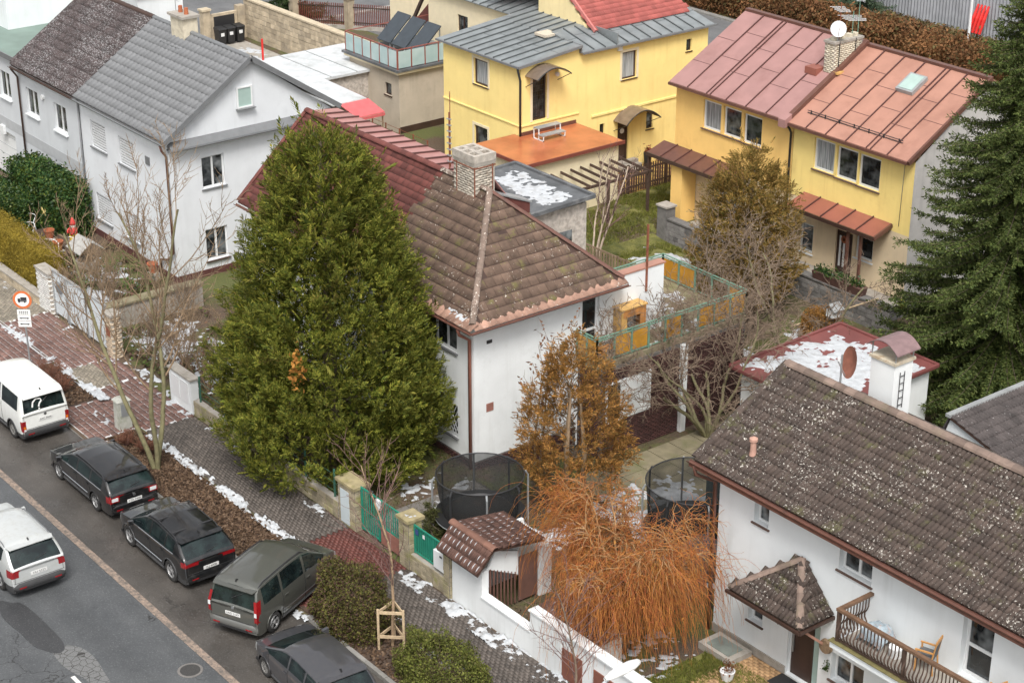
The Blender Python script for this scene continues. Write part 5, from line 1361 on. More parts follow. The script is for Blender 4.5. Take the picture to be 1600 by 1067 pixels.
pipe(HF, [(-33.2, eyF-.1, ezF-.1), (-33.2, eyF-.05, ezF-.4), (-32.86, yF-.08, ezF-.65), (-32.86, yF-.08, 0)], brown_metal, .06)
MB().lathe([(.11, 0), (.09, .12), (.08, .42), (.12, .44), (.12, .52), (.05, .56)], (-31.85, 33.3, 5.98), 12).build('vent_pipe', mat('pink_vent', (.45, .26, .20), .8, .1), HF)
# porch roof
pa = (-29.42, yF, 3.92); pL = (-30.95, 31.75, 2.75); pF = (-28.3, 31.75, 2.75); pR = (-28.3, yF, 2.75); pL2 = (-30.95, yF, 2.75)
PR = MB().slab([pL, pF, pa], (0, 0, -.06)).build('porch_roof', tile_f, HF)
MB().slab([pF, pR, pa], (0, 0, -.06)).build('porch_deck', tile_f, PR); MB().slab([pL, pa, pL2], (0, 0, -.06)).build('porch_deck', tile_f, PR)
vp = Vector((0, 1.25, 1.17)); Lp = vp.length
for (org, u_, v_, W_, apx) in (((pL[0], pL[1]-.04, pL[2]+.012), (1, 0, 0), vp, 2.65, 1.53), ((pF[0]+.04, pF[1], pF[2]+.012), (0, 1, 0), Vector((-1.12, 0, 1.17)), 1.25, 1.25)):
    Lq = Vector(v_).length
    tiled(HF, org, u_, v_, W_, Lq, .3, .33, .04, wave2, tile_f, (lambda a, s, W_=W_, apx=apx, Lq=Lq: s/Lq*apx-.14 < a < W_-s/Lq*(W_-apx)+.14), seed=11, name='porch_tile')
caps(HF, pF, (pa[0], pa[1]-.1, pa[2]), .11, .34, tile_fr, 'hip_tile'); caps(HF, pL, (pa[0], pa[1]-.1, pa[2]), .11, .34, tile_fr, 'hip_tile')
MB().bar((pL[0]-.05, pL[1]-.08, pL[2]-.06), (pF[0]+.08, pF[1]-.08, pF[2]-.06), .08, .09).build('porch_gutter', dark_brown, HF)
MB().bar((pF[0]+.08, pF[1]-.08, pF[2]-.06), (pR[0]+.08, pR[1], pR[2]-.06), .07, .09).build('porch_gutter', dark_brown, HF)
MB().bar((-28.45, yF-.02, 1.7), (-28.45, 31.9, 2.65), .07).build('porch_strut', mat('salmon_strut', (.42, .22, .16), .7, .1), HF)
# balcony
BA = thing('balcony', 'balcony with curved dark wooden balusters on the right white house', 'balcony', (-23, 32.3, 2.7))
bx0, by0, bz = -27.0, 31.75, 3.08
MB().box(bx0-.15, by0-.1, bz-.2, -18, yF-.003, bz).build('slab', white_wall, BA)
MB().box(bx0-.18, by0-.15, bz-.002, -18, by0+.06, bz+.02).build('mossy_edge', mat('mossy_edge', (.15, .13, .05), .95, .3, 5, dirt=(.22, .18, .08)), BA)
MB().box(bx0, by0+.1, bz+.002, -18, yF-.01, bz+.014).build('floor_tiles', concrete, BA)
bal = MB().tube([(0, 0, .06), (0, -.02, .14), (0, -.10, .26), (0, -.11, .38), (0, -.03, .52), (0, .0, .62), (0, .0, .92)], [.018, .02, .024, .024, .02, .018, .018], 5).mesh('baluster', wood_d)
balx = MB().tube([(0, 0, .06), (-.02, 0, .14), (-.10, 0, .26), (-.11, 0, .38), (-.03, 0, .52), (0, .0, .62), (0, .0, .92)], [.018, .02, .024, .024, .02, .018, .018], 5).mesh('baluster', wood_d)
for k in range(76): link_mesh('baluster', bal, BA, (bx0+.06+k*.115, by0, bz))
for k in range(10): link_mesh('baluster', balx, BA, (bx0, by0+.1+k*.115, bz))
railm = mat('handrail_wood', (.15, .085, .05), .6, .25, 6)
MB().box(bx0-.06, by0-.06, bz+.92, -18, by0+.06, bz+1.0).build('handrail', railm, BA); MB().box(bx0-.06, by0+.06, bz+.92, bx0+.06, yF-.01, bz+1.0).build('handrail', railm, BA)
MB().box(bx0-.03, by0-.03, bz+.05, -18, by0+.03, bz+.10).build('bottom_rail', wood_d, BA)
for x in (bx0, -24.8, -22.6, -20.4): MB().box(x-.04, by0-.04, bz, x+.04, by0+.04, bz+.92).build('newel', wood_d, BA)
# roof at far right
tile_g = lichen('dark_speckled_tile', (.060, .050, .048), (.50, .49, .48), .2, 15, None, 0, .2)
HG = thing('house', 'dark speckled tile roof at the right edge behind the white house', 'house', (-28, 45, 0))
MB().box(-32.0, 41.2, 0, -24.5, 49.8, 2.85).build('wall', white_wall, HG)
MB().slab([(-31.3, 41.0, 4.95), (-31.3, 50, 4.95), (-24, 50, 2.9), (-24, 41.0, 2.9)], (0, 0, .06)).build('roof_deck', dark_brown, HG)
MB().slab([(-31.3, 41.0, 4.95), (-31.3, 50, 4.95), (-32.1, 50, 3.0), (-32.1, 41.0, 3.0)], (0, 0, .06)).build('rear_roof', tile_g, HG)
MB().slab([(-31.9, 41.1, 3.0), (-24.2, 41.1, 2.9), (-31.3, 41.1, 4.9)], (0, .1, 0)).build('gable_wall', white_wall, HG)
tiled(HG, (-24, 41.0, 2.97), (0, 1, 0), (-7.3, 0, 2.05), 9.0, 7.58, .28, .33, .04, wave2, tile_g, seed=12)
MB().bar((-31.3, 40.95, 5.05), (-31.3, 50, 5.05), .18, .1).build('ridge_cap', zinc, HG)
# chimney and dish
CF = thing('chimney', 'white chimney with arched brown metal cowl at the right roof ridge', 'chimney', (-30.3, 37, 6.5))
MB().box(-30.75, 36.6, 6.3, -29.9, 37.35, 8.45).build('shaft', white_wall_b, CF)
MB().box(-30.8, 36.55, 8.45, -29.85, 37.4, 8.53).build('crown', mat('rust_stained_crown', (.50, .44, .34), .9, .2, 5, dirt=(.35, .2, .08)), CF)
V_ = []; K = 8
for y in (36.5, 37.45):
    for o in (0, .025):
        for k in range(K+1):
            t = -1+2*k/K; V_.append((-30.32+.56*t, y, 8.78+.28*(1-t*t)+o))
n = K+1; F_ = []
for k in range(K): F_ += [[k, k+1, 2*n+k+1, 2*n+k], [n+k, 3*n+k, 3*n+k+1, n+k+1], [k, n+k, n+k+1, k+1], [2*n+k, 2*n+k+1, 3*n+k+1, 3*n+k]]
MB().add(V_, F_).build('arched_cowl', mat('cowl_metal', (.20, .13, .13), .5, .2, 4), CF)
for x in (-30.75, -29.9):
    for y in (36.62, 37.33): MB().bar((x, y, 8.5), (x, y, 8.88), .03).build('cowl_leg', steel, CF)
m = MB()
for k in range(5): m.bar((-29.87, 36.82, 7.2+k*.22), (-29.87, 37.0, 7.2+k*.22), .016)
m.bar((-29.87, 36.82, 7.1), (-29.87, 36.82, 8.2), .016); m.bar((-29.87, 37.0, 7.1), (-29.87, 37.0, 8.2), .016); m.build('chimney_ladder', black_metal, CF)
DF = thing('satellite_dish', 'rust brown satellite dish on the right roof ridge', 'satellite dish', (-31.4, 36.1, 7.45))
MB().tube([(-31.45, 36.2, 7.4), (-31.45, 36.2, 8.35)], .03, 6).build('mast', steel, DF)
dish(DF, (-31.2, 36.22, 8.2), .46, (-.42, -.88, .22), mat('rust_dish', (.26, .10, .065), .7, .2, 5))
# garage flat roof
GA = thing('garage', 'garage with snowy flat roof edged in maroon felt', 'garage', (-40.4, 45.5, -.6))
MB().box(-41.7, 42.8, -.7, -37.6, 47.9, 2.2).build('wall', white_wall_b, GA)
MB().slab([(-42.0, 42.5, 2.2), (-37.4, 42.5, 2.2), (-37.4, 48.1, 2.3), (-42.0, 48.1, 2.3)], (0, 0, .1)).build('flat_roof', felt_maroon, GA)
snow_field('snow', -41.9, 42.6, -37.5, 47.6, lambda X, Y: 2.305+(Y-42.5)*.018, .63, None, 37, .05, .06, 1.1, True, GA)
for a, b in (((-42.0, 42.5, 2.32), (-37.4, 42.5, 2.32)), ((-37.4, 42.5, 2.32), (-37.4, 48.1, 2.42)), ((-42.0, 48.1, 2.42), (-37.4, 48.1, 2.42)), ((-42.0, 42.5, 2.32), (-42.0, 48.1, 2.42))):
    MB().bar(a, b, .12, .1).build('roof_edge', felt_maroon, GA)
# corrugated fence at the back, red folded barriers, pole
CFE = thing('corrugated_fence', 'grey corrugated metal fence along the top right', 'fence', (-68, 91.4, 0))
cor = mat('corrugated_grey', (.30, .31, .33), .55, .12, 1.5, rnd=.1)
Vc = []; Fc = []; nn = 16
for k in range(nn+1): Vc += [(k*2.0/nn, (.05 if k % 2 else -.02), 0), (k*2.0/nn, (.05 if k % 2 else -.02), 2.7)]
for k in range(nn): Fc.append([2*k, 2*k+2, 2*k+3, 2*k+1])
_cm = MB().add(Vc, Fc).mesh('sheet_panel', cor)
for k in range(34): link_mesh('sheet_panel', _cm, CFE, (-98+2.0*k, 91.4, 0))
MB().bar((-98, 91.5, 2.72), (-30, 91.5, 2.72), .12, .05).build('cap_rail', zinc, CFE)
for i in range(4):
    fb = thing('folded_barrier', ['leftmost folded red parasol leaning on the corrugated fence', 'second folded red parasol on the corrugated fence', 'third folded red parasol on the corrugated fence', 'rightmost folded red parasol on the corrugated fence'][i], 'parasol', (-70.6+i*.26, 90.7, 0), group='folded red parasols')
    xx = -70.6+i*.26
    MB().tube([(xx-.12, 90.5, 0), (xx-.1, 90.55, .35)], .03, 6).build('leg', steel, fb)
    MB().tube([(xx-.1, 90.55, .35), (xx-.04, 90.8, 1.2), (xx, 91.1, 2.0)], [.09, .12, .07], 8).build('red_roll', red_plastic, fb)  # rolled red part of a folded barrier frame
lp = thing('lamp_pole', 'tall thin white pole in front of the corrugated fence', 'pole', (-69.4, 88.9, 0))
MB().tube([(-69.4, 88.9, 0), (-69.4, 88.9, 9)], [.09, .05], 8).build('pole', pvc, lp)
# ================================================================== street fences
FW = 28.0
# hedge wall at far left
LWALL = thing('low_wall', 'low tan block wall under the clipped yellow hedge', 'wall', (-72, 28, 0))
MB().box(-80, 27.9, 0, -66.9, 28.15, .42).build('core', mortar_l, LWALL)
block_wall(LWALL, 'y-', 27.9, -80, -66.9, 0, .44, .45, .2, .015, stone_beige, .025, seed=7)
MB().box(-80, 27.84, .42, -66.9, 28.2, .48).build('coping', concrete, LWALL)
wb = mat('white_glazed_brick', (.66, .65, .62), .8, .08, 4, isl=.12)
def white_pillar(x0, x1, label, z1=1.72, cap=True, mat_=None):
    p = thing('gate_pillar', label, 'pillar', ((x0+x1)/2, 28.1, 0))
    MB().box(x0, 27.9, 0, x1, 28.3, z1).build('core', mortar_l, p)
    for ax, c, a0, a1 in (('y-', 27.9, x0, x1), ('x+', x1, 27.9, 28.3)): brick_wall(p, ax, c, a0, a1, 0, z1, .2, .1, .012, mat_ or wb, seed=int(-x0))
    if cap: MB().box(x0-.05, 27.85, z1, x1+.05, 28.35, z1+.08).build('cap', concrete, p)
    return p
white_pillar(-66.95, -65.75, 'white brick pillar with meter doors left of the slatted gate')
GT = thing('gate', 'pale slatted sliding gate between white pillar and stone pillar', 'gate', (-63.3, 28, 0))
gate_m = mat('pale_gate_slat', (.58, .62, .64), .5, .06)
slat = MB().box(-.0, -.015, 0, 1.05, .015, .115).mesh('slat', gate_m)
slat3 = MB().box(0, -.015, 0, 1.55, .015, .115).mesh('slat', gate_m)
for (xa, sl, w) in ((-65.6, slat, 1.05), (-64.35, slat3, 1.55), (-62.7, slat3, 1.55)):
    for k in range(13): link_mesh('slat', sl, GT, (xa, 28.05, .15+k*.137))
    MB().box(xa-.08, 28.0, .05, xa-.002, 28.1, 1.95).build('post', zinc, GT); MB().box(xa+w+.002, 28.0, .05, xa+w+.06, 28.1, 1.95).build('post', zinc, GT)
MB().box(-65.68, 28.0, 1.95, -61.05, 28.1, 2.0).build('top_rail', zinc, GT)
MB().box(-65.2, 27.93, 1.2, -64.85, 28.03, 1.62).build('letter_box', grey_metal, GT)
sp = white_pillar(-60.95, -60.35, 'tan stone pillar right of the slatted gate', 1.75, True, mat('tan_block', (.50, .40, .29), .9, .15, 4, isl=.2))
MB().box(-60.8, 27.865, .9, -60.5, 27.885, 1.3).build('rust_plate', rust, sp)
SWA = thing('garden_wall', 'low mossy stone wall running back beside the snowy garden', 'wall', (-63, 30.5, 0))
MB().box(-63.3, 28.4, 0, -62.9, 33.2, .95).build('core', concrete, SWA); MB().box(-63.38, 28.35, .95, -62.82, 33.25, 1.03).build('coping', mossy_concrete, SWA)
WBX = thing('meter_wall', 'white meter cabinet wall beside the big conifer', 'wall', (-55.2, 28.1, 0))
MB().box(-56.0, 27.95, 0, -54.4, 28.25, 1.3).build('body', white_wall_b, WBX)
for x in (-55.8, -55.15): MB().box(x, 27.93, .35, x+.55, 27.952, 1.15).build('meter_door', pvc, WBX)
MB().box(-56.05, 27.9, 1.3, -54.35, 28.3, 1.37).build('coping', concrete, WBX)
FW1 = thing('garden_wall', 'low mossy front wall under the big conifer', 'wall', (-49.5, 28.1, 0))
MB().box(-54.3, 27.98, 0, -44.9, 28.2, .6).build('core', concrete, FW1)
block_wall(FW1, 'y-', 27.98, -54.3, -44.9, 0, .62, .45, .2, .015, moss_stone, .025, seed=12)
wire = mat('wire_green', (.05, .14, .10), .5, .1)
for k in range(6): MB().bar((-54.0+k*1.75, 28.1, .6), (-54.0+k*1.75, 28.1, 1.6), .05).build('post', wire, FW1)
for z in (.8, 1.1, 1.4): MB().bar((-54.0, 28.1, z), (-45.1, 28.1, z), .012).build('wire', wire, FW1)
# green railing between pillars
def stone_pillar(x0, x1, z1, label):
    p = thing('stone_pillar', label, 'pillar', ((x0+x1)/2, 28.15, 0))
    MB().box(x0, 27.92, 0, x1, 28.42, z1).build('core', mortar, p)
    block_wall(p, 'y-', 27.92, x0, x1, 0, z1+.02, .26, .15, .014, moss_stone, .02, jw=.2, seed=int(-x0*3)); block_wall(p, 'x+', x1, 27.92, 28.42, 0, z1+.02, .26, .15, .014, moss_stone, .02, jw=.2, seed=int(-x0*5))
    MB().box(x0-.07, 27.84, z1, x1+.07, 28.5, z1+.1).build('cap', mat('mossy_cap', (.30, .25, .14), .95, .25, 4, .4, 30, dirt=(.2, .18, .06)) if 'mossy_cap' not in MATS else MATS['mossy_cap'], p)
    return p
p0 = stone_pillar(-44.75, -43.8, 1.5, 'stone pillar with pale meter door left of the green gate')
MB().box(-44.6, 27.885, .1, -44.1, 27.9, 1.3).build('meter_door', mat('pale_blue_door', (.52, .58, .60), .5, .06), p0)
p1 = stone_pillar(-41.35, -40.85, 1.65, 'stone pillar with snow on its cap in the green railing')
snow_field('snow', -41.3, 27.95, -40.9, 28.35, 1.745, .55, None, 41, .04, .06, 3, True, p1)
p2 = stone_pillar(-39.05, -38.75, 1.7, 'slim stone pillar beside the small white tile roofed shelter')
GG = thing('gate', 'green metal garden gate leaf beside stone pillars', 'gate', (-42.6, 28.1, 0))
def green_leaf(parent, x0, x1, z0, z1, y=28.12, n=None):
    n = n or int((x1-x0)/.11)
    pm = MB().box(-.022, -.008, 0, .022, .008, z1-z0-.02).mesh('paling', green_fence)
    for k in range(n): link_mesh('paling', pm, parent, (x0+(k+.5)*(x1-x0)/n, y, z0+.01))
    for z in (z0, z1): MB().bar((x0, y, z), (x1, y, z), .04, .05).build('rail', green_fence, parent)
    for x in (x0, x1): MB().bar((x, y, z0-.05), (x, y, z1+.03), .05).build('post', green_fence, parent)
green_leaf(GG, -43.7, -42.72, .15, 1.6); green_leaf(GG, -42.62, -41.42, .7, 1.6)
MB().box(-42.6, 28.08, .1, -41.42, 28.2, .66).build('plinth', mat('brick_red_plinth', (.28, .12, .09), .9, .2), GG)
MB().box(-42.78, 28.02, 1.3, -42.56, 28.09, 1.62).build('letter_box', pvc, GG)
GR = thing('railing', 'green sheet railing on a mossy stone wall', 'railing', (-39.9, 28.1, 0))
MB().box(-40.83, 27.98, 0, -39.07, 28.22, .58).build('core', concrete, GR)
block_wall(GR, 'y-', 27.98, -40.83, -39.07, 0, .6, .3, .145, .014, moss_stone, .025, seed=14)
green_leaf(GR, -40.8, -39.1, .64, 1.55)
MB().box(-40.75, 28.155, .68, -39.15, 28.165, 1.5).build('backing_sheet', green_fence, GR)
MB().box(-39.62, 27.96, .72, -39.1, 28.08, 1.32).build('letter_box', pvc, GR)
MB().box(-39.30, 27.953, 1.18, -39.18, 27.959, 1.24).build('name_plate', black_metal, GR)
MB().box(-40.74, 28.09, 1.28, -40.58, 28.10, 1.46).build('number_plate', mat('blue_plate', (.03, .06, .2), .4, .05), GR)
MB().box(-40.35, 28.09, 1.3, -40.25, 28.10, 1.42).build('notice', pvc, GR)
# small white shelter with tile roof
SHL = thing('bin_shelter', 'small white roadside shelter with brown tile roof and snow', 'shelter', (-37.9, 29.2, 0))
gx0, gx1, gy0, gy1 = -38.7, -37.25, 27.98, 30.6
facade(SHL, 'y-', gy0, gx0, gx1, 0, 1.62, white_wall_b)
MB().box(gx0, gy0+.003, 0, gx0+.12, gy1, 1.9).build('wall', white_wall_b, SHL); MB().box(gx0+.12, gy1-.12, 0, gx1, gy1, 1.75).build('rear_wall', white_wall_b, SHL)
MB().box(gx1-.14, gy0+.003, 0, gx1, gy0+.26, 1.62).build('pier', white_wall_b, SHL); MB().box(gx1-.14, gy1-.45, 0, gx1-.002, gy1-.125, 1.72).build('pier', white_wall_b, SHL)
MB().slab([(gx1-.1, gy0+.26, 1.62), (gx1-.1, 29.35, 1.05), (gx1-.1, 29.35, 1.85), (gx1-.1, 28.5, 2.15)], (.08, 0, 0)).build('infill', white_wall_b, SHL)
_gp = MB().box(-.02, -.02, .1, .02, .02, 1).mesh('gate_bar', mat('rust_brown_bar', (.16, .08, .06), .7, .2))
for k in range(8):
    o = link_mesh('gate_bar', _gp, SHL, (gx1-.03, gy0+.34+k*.13, 0)); o.scale = (1, 1, 1.6-k*.06)
MB().box(gx1-.08, 29.4, .1, gx1-.05, 30.1, 1.6).build('door', MATS['rust_brown_bar'], SHL)
rz_, fz_, bzz = 2.42, 1.78, 2.12
tile_s = lichen('shelter_tile', (.105, .055, .042), (.3, .25, .22), .04, 9, None, 0, .22)
ry = 28.22
MB().slab([(-38.95, 27.62, fz_), (-36.95, 27.62, fz_), (-36.95, ry, rz_), (-38.95, ry, rz_)], (0, 0, -.05)).build('roof_deck', dark_brown, SHL)
MB().slab([(-38.95, 30.05, bzz), (-36.95, 30.05, bzz), (-36.95, ry, rz_), (-38.95, ry, rz_)], (0, 0, -.05)).build('roof_deck', dark_brown, SHL)
vs = Vector((0, ry-27.62, rz_-fz_)); tiled(SHL, (-38.95, 27.6, fz_+.01), (1, 0, 0), vs, 2.0, vs.length, .20, .30, .03, wave2, tile_s, seed=15)
vs2 = Vector((0, ry-30.05, rz_-bzz)); tiled(SHL, (-36.95, 30.07, bzz+.01), (-1, 0, 0), vs2, 2.0, vs2.length, .20, .30, .03, wave2, tile_s, seed=16)
caps(SHL, (-39.0, ry, rz_+.0), (-36.9, ry, rz_+.0), .12, .42, mat('ridge_brown', (.17, .085, .06), .8, .2, 5, rnd=.15))
# snow lying in the tile pans
def pan_snow(parent, org, u, v, nx, ny, tw, th, prob, seed, lift=.035):
    u = Vector(u).normalized(); v = Vector(v).normalized(); n = u.cross(v); n = n if n.z > 0 else -n; r_ = random.Random(seed); mb = MB()
    for i in range(nx):
        for j in range(ny):
            if r_.random() > prob: continue
            c = Vector(org)+u*((i+.5)*tw)+v*((j+.55)*th)+n*(lift+.01)
            L_, W_ = th*r_.uniform(.3, .46), tw*r_.uniform(.26, .4); K = 8
            V_ = [c+n*.012]+[c+u*(W_*math.cos(2*math.pi*k/K)*(.8+.3*r_.random()))+v*(L_*math.sin(2*math.pi*k/K)*(.8+.3*r_.random()))-n*.012 for k in range(K)]
            mb.add(V_, [[0, 1+k, 1+(k+1) % K] for k in range(K)])
    mb.build('snow', snow, parent, kind='stuff')
pan_snow(SHL, (-38.95, 27.6, fz_+.01), (1, 0, 0), vs, 10, 3, .2, .29, .75, 1)
pan_snow(SHL, (-36.95, 30.07, bzz+.01), (-1, 0, 0), vs2, 10, 6, .2, .3, .72, 2)
# white wall onwards
WW = thing('garden_wall', 'long white rendered street wall with rust brown panels', 'wall', (-32, 28.1, 0))
MB().box(gx1+.004, 27.98, 0, -34.95, 28.2, .78).build('wall', white_wall_b, WW)
MB().box(-34.95, 27.95, 0, -33.6, 28.22, 1.5).build('wall', white_wall_b, WW)
MB().box(-33.6, 28.0, 0, -20, 28.2, 1.5).build('wall', white_wall_b, WW)
for x in (-33.55, -32.2, -30.85, -29.5): MB().box(x, 27.965, .05, x+.85, 27.998, 1.0).build('panel', mat('rust_brown_panel', (.20, .075, .05), .8, .2) if 'rust_brown_panel' not in MATS else MATS['rust_brown_panel'], WW)
MB().box(gx1+.004, 27.94, .78, -34.96, 28.24, .83).build('coping', white_wall_b, WW); MB().box(-34.98, 27.9, 1.5, -20, 28.26, 1.55).build('coping', white_wall_b, WW)
BT = thing('low_tile_roof', 'low snowy tile roof half hidden under the orange willow', 'roof', (-34, 29.1, 0))
MB().box(-35.3, 28.45, 0, -33.0, 29.7, .95).build('wall', white_wall_b, BT)
vb = Vector((0, 1.4, .32)); tiled(BT, (-35.5, 28.35, 1.0), (1, 0, 0), vb, 2.7, vb.length, .20, .30, .03, wave2, tile_s, seed=17)
pan_snow(BT, (-35.5, 28.35, 1.0), (1, 0, 0), vb, 13, 5, .2, .3, .6, 3)

# ================================================================== street furniture
SG = thing('traffic_sign', 'round no-lorries sign with two supplementary plates on a grey post', 'traffic sign', (-61.88, 25.15, 0))
sx_, sy_ = -61.88, 25.15
MB().tube([(sx_, sy_, 0), (sx_, sy_, 3.05)], .035, 8).build('post', steel, SG)
fn = Vector((.75, -.66, 0)).normalized(); fu = Vector((0, 0, 1)); fr = fu.cross(fn).normalized()   # faces up the street
def disc(name, mat_, r, z, off, parent, n=28):
    c = Vector((sx_, sy_, z))+fn*(.05+off)
    return MB().slab([c+fr*(r*math.cos(2*math.pi*k/n))+fu*(r*math.sin(2*math.pi*k/n)) for k in range(n)], fn*.006).build(name, mat_, parent)
sgn = disc('sign_disc', mat('sign_orange_red', (.62, .16, .05), .4, .05), .36, 2.72, 0, SG)
disc('white_field', mat('sign_white', (.80, .80, .78), .4, .03), .265, 2.72, .008, sgn)
def plate(name, mat_, a0, a1, z0, z1, off, parent):
    c = Vector((sx_, sy_, 0))+fn*(.05+off)
    return MB().slab([c+fr*a0+fu*z0, c+fr*a1+fu*z0, c+fr*a1+fu*z1, c+fr*a0+fu*z1], fn*.005).build(name, mat_, parent)
tm = mat('sign_black', (.03, .03, .035), .5, .05)
plate('lorry_body', tm, -.06, .17, 2.70, 2.83, .016, sgn); plate('lorry_cab', tm, -.17, -.07, 2.68, 2.78, .016, sgn); plate('lorry_chassis', tm, -.17, .17, 2.65, 2.69, .018, sgn)
for a in (-.12, .09): 
    c = Vector((sx_, sy_, 2.64))+fn*.068+fr*a
    MB().slab([c+fr*(.035*math.cos(2*math.pi*k/10))+fu*(.035*math.sin(2*math.pi*k/10)) for k in range(10)], fn*.004).build('lorry_wheel', tm, sgn)
for i, (z0, z1) in enumerate(((2.10, 2.32), (1.87, 2.08), (1.62, 1.85))):
    pl = plate('supplementary_plate', MATS['sign_white'], -.25, .25, z0, z1, 0, SG)
    zm = (z0+z1)/2
    if i == 0:
        for r_i in range(2):
            for k in range(5): plate('lettering', tm, -.18+k*.075, -.13+k*.075, zm-.055+r_i*.07, zm-.02+r_i*.07, .007, pl)
    else:
        plate('arrow_shaft', tm, -.13, .13, zm-.016, zm+.016, .007, pl)
        c = Vector((sx_, sy_, zm))+fn*.058
        for s in (-1, 1): MB().slab([c+fr*(s*.19), c+fr*(s*.11)+fu*.04, c+fr*(s*.11)-fu*.04], fn*.004).build('arrow_head', tm, pl)
UB = thing('utility_box', 'weathered pale grey concrete utility box by the leafy verge', 'utility box', (-54.95, 25.5, 0))
ubm = mat('weathered_pale_concrete', (.48, .48, .43), .9, .15, 5, .3, 30, dirt=(.25, .27, .17))
MB().hexa([(-55.15, 25.25, 0), (-54.75, 25.25, 0), (-54.75, 25.75, 0), (-55.15, 25.75, 0), (-55.15, 25.28, 1.12), (-54.75, 25.28, 1.12), (-54.75, 25.72, 1.12), (-55.15, 25.72, 1.12)]).build('body', ubm, UB)
MB().hexa([(-55.19, 25.22, 1.12), (-54.71, 25.22, 1.12), (-54.71, 25.78, 1.12), (-55.19, 25.78, 1.12), (-55.1, 25.32, 1.22), (-54.8, 25.32, 1.22), (-54.8, 25.68, 1.22), (-55.1, 25.68, 1.22)]).build('lid', ubm, UB)
MB().box(-54.745, 25.36, .55, -54.735, 25.64, 1.02).build('door', steel, UB)
# street lamp: only its head rises into the view
SL = thing('street_lamp', 'weathered white street lamp head reaching in at the bottom edge', 'street lamp', (-27.05, 23.6, 0))
MB().tube([(-27.05, 23.4, 0), (-27.05, 23.4, 4.6), (-27.05, 23.5, 4.95), (-27.05, 23.95, 5.2)], [.09, .06, .05, .045], 10).build('post', steel, SL)
Vh = []; Fh = []; nseg = 12; st_ = [(-.02, .05, .05), (.06, .09, .07), (.2, .13, .10), (.5, .165, .12), (.8, .15, .11), (1.0, .09, .07), (1.06, .02, .02)]
for (d, w_, h_) in st_:
    for k in range(nseg):
        a = 2*math.pi*k/nseg; Vh.append((-27.03+w_*math.cos(a), 23.85+d, 5.24+d*.06+h_*math.sin(a)*(1.0 if math.sin(a) > 0 else .55)))
for i in range(len(st_)-1):
    for k in range(nseg): Fh.append([i*nseg+k, i*nseg+(k+1) % nseg, (i+1)*nseg+(k+1) % nseg, (i+1)*nseg+k])
MB().add(Vh, Fh).build('lamp_head', mat('weathered_white_shell', (.70, .70, .68), .5, .12, 6, dirt=(.35, .36, .34)), SL, smooth=True)
MB().tube([(-27.05, 23.9, 5.2), (-27.04, 24.15, 5.27)], .065, 10).build('collar', pvc, SL)

# ================================================================== garden things
def net_mat():
    m, nt, b = _nt('safety_net'); out = nt.nodes['Material Output']
    b.inputs['Base Color'].default_value = (.018, .019, .02, 1); b.inputs['Roughness'].default_value = .8
    tr = nt.nodes.new('ShaderNodeBsdfTransparent'); ms = nt.nodes.new('ShaderNodeMixShader')
    w1 = nd(nt, 'ShaderNodeTexNoise'); w1.inputs['Scale'].default_value = 1.4; nt.links.new(pos(nt), w1.inputs['Vector'])
    nt.links.new(ramp(nt, w1.outputs['Fac'], .3, .7, .60, .80), ms.inputs[0])
    nt.links.new(tr.outputs[0], ms.inputs[1]); nt.links.new(b.outputs[0], ms.inputs[2]); nt.links.new(ms.outputs[0], out.inputs[0])
    return m
NET = net_mat()
def trampoline(cx, cy, r, label, gz0=0.0, top=2.15, npost=8, text=False):
    t = thing('trampoline', label, 'trampoline', (cx, cy, gz0))
    K = 32; z0 = gz0+.75
    C_ = lambda a, q, z: (cx+q*math.cos(a), cy+q*math.sin(a), z)
    MB().lathe([(r-.25, .0), (r-.25, .012)], (cx, cy, z0), K).build('jumping_mat', mat('jump_mat', (.015, .014, .013), .7, .3, 3, dirt=(.06, .035, .02)) if 'jump_mat' not in MATS else MATS['jump_mat'], t)
    MB().lathe([(r-.26, .02), (r-.24, .05), (r+.02, .05), (r+.04, .0), (r-.26, .02)], (cx, cy, z0), K, cap=False).build('edge_pad', black_plastic, t)
    MB().tube([C_(2*math.pi*k/K, r+.02, z0-.02) for k in range(K+1)], .03, 6, False).build('frame_ring', steel, t)
    MB().tube([C_(2*math.pi*k/K, r-.02, gz0+top) for k in range(K+1)], .022, 6, False).build('top_ring', black_metal, t)
    Vn = []; Fn = []
    for k in range(K):
        a = 2*math.pi*k/K; Vn += [C_(a, r-.24, z0+.05), C_(a, r-.12+.02*math.sin(a*5), gz0+(z0+top)/2), C_(a, r-.03, gz0+top)]
    for k in range(K):
        j = (k+1) % K; Fn += [[3*k, 3*j, 3*j+1, 3*k+1], [3*k+1, 3*j+1, 3*j+2, 3*k+2]]
    MB().add(Vn, Fn).build('safety_net', NET, t)
    for k in range(npost):
        a = 2*math.pi*(k+.35)/npost
        MB().tube([C_(a, r+.1, gz0), C_(a, r+.1, gz0+top-.15), C_(a, r+.02, gz0+top)], .034, 6).build('pole', steel if k % 2 else black_metal, t)
    return t
trampoline(-41.3, 31.0, 1.42, 'netted round trampoline in front of the brick plinth')
trampoline(-37.2, 36.4, 1.6, 'rear netted trampoline half hidden beside the right white house', -.55, 2.4)
GNM = thing('garden_gnome', 'garden gnome with red hat and yellow trousers by the dark hedge', 'garden gnome', (-72.4, 32.1, 0))
MB().lathe([(.16, 0), (.20, .1), (.19, .38), (.12, .42)], (-72.4, 32.1, .12), 12).build('trousers', mat('gnome_yellow', (.62, .42, .05), .6, .1), GNM, smooth=True)
MB().lathe([(.14, .0), (.18, .12), (.17, .3), (.10, .38)], (-72.4, 32.1, .46), 12).build('torso', mat('gnome_red', (.55, .05, .04), .6, .1), GNM, smooth=True)
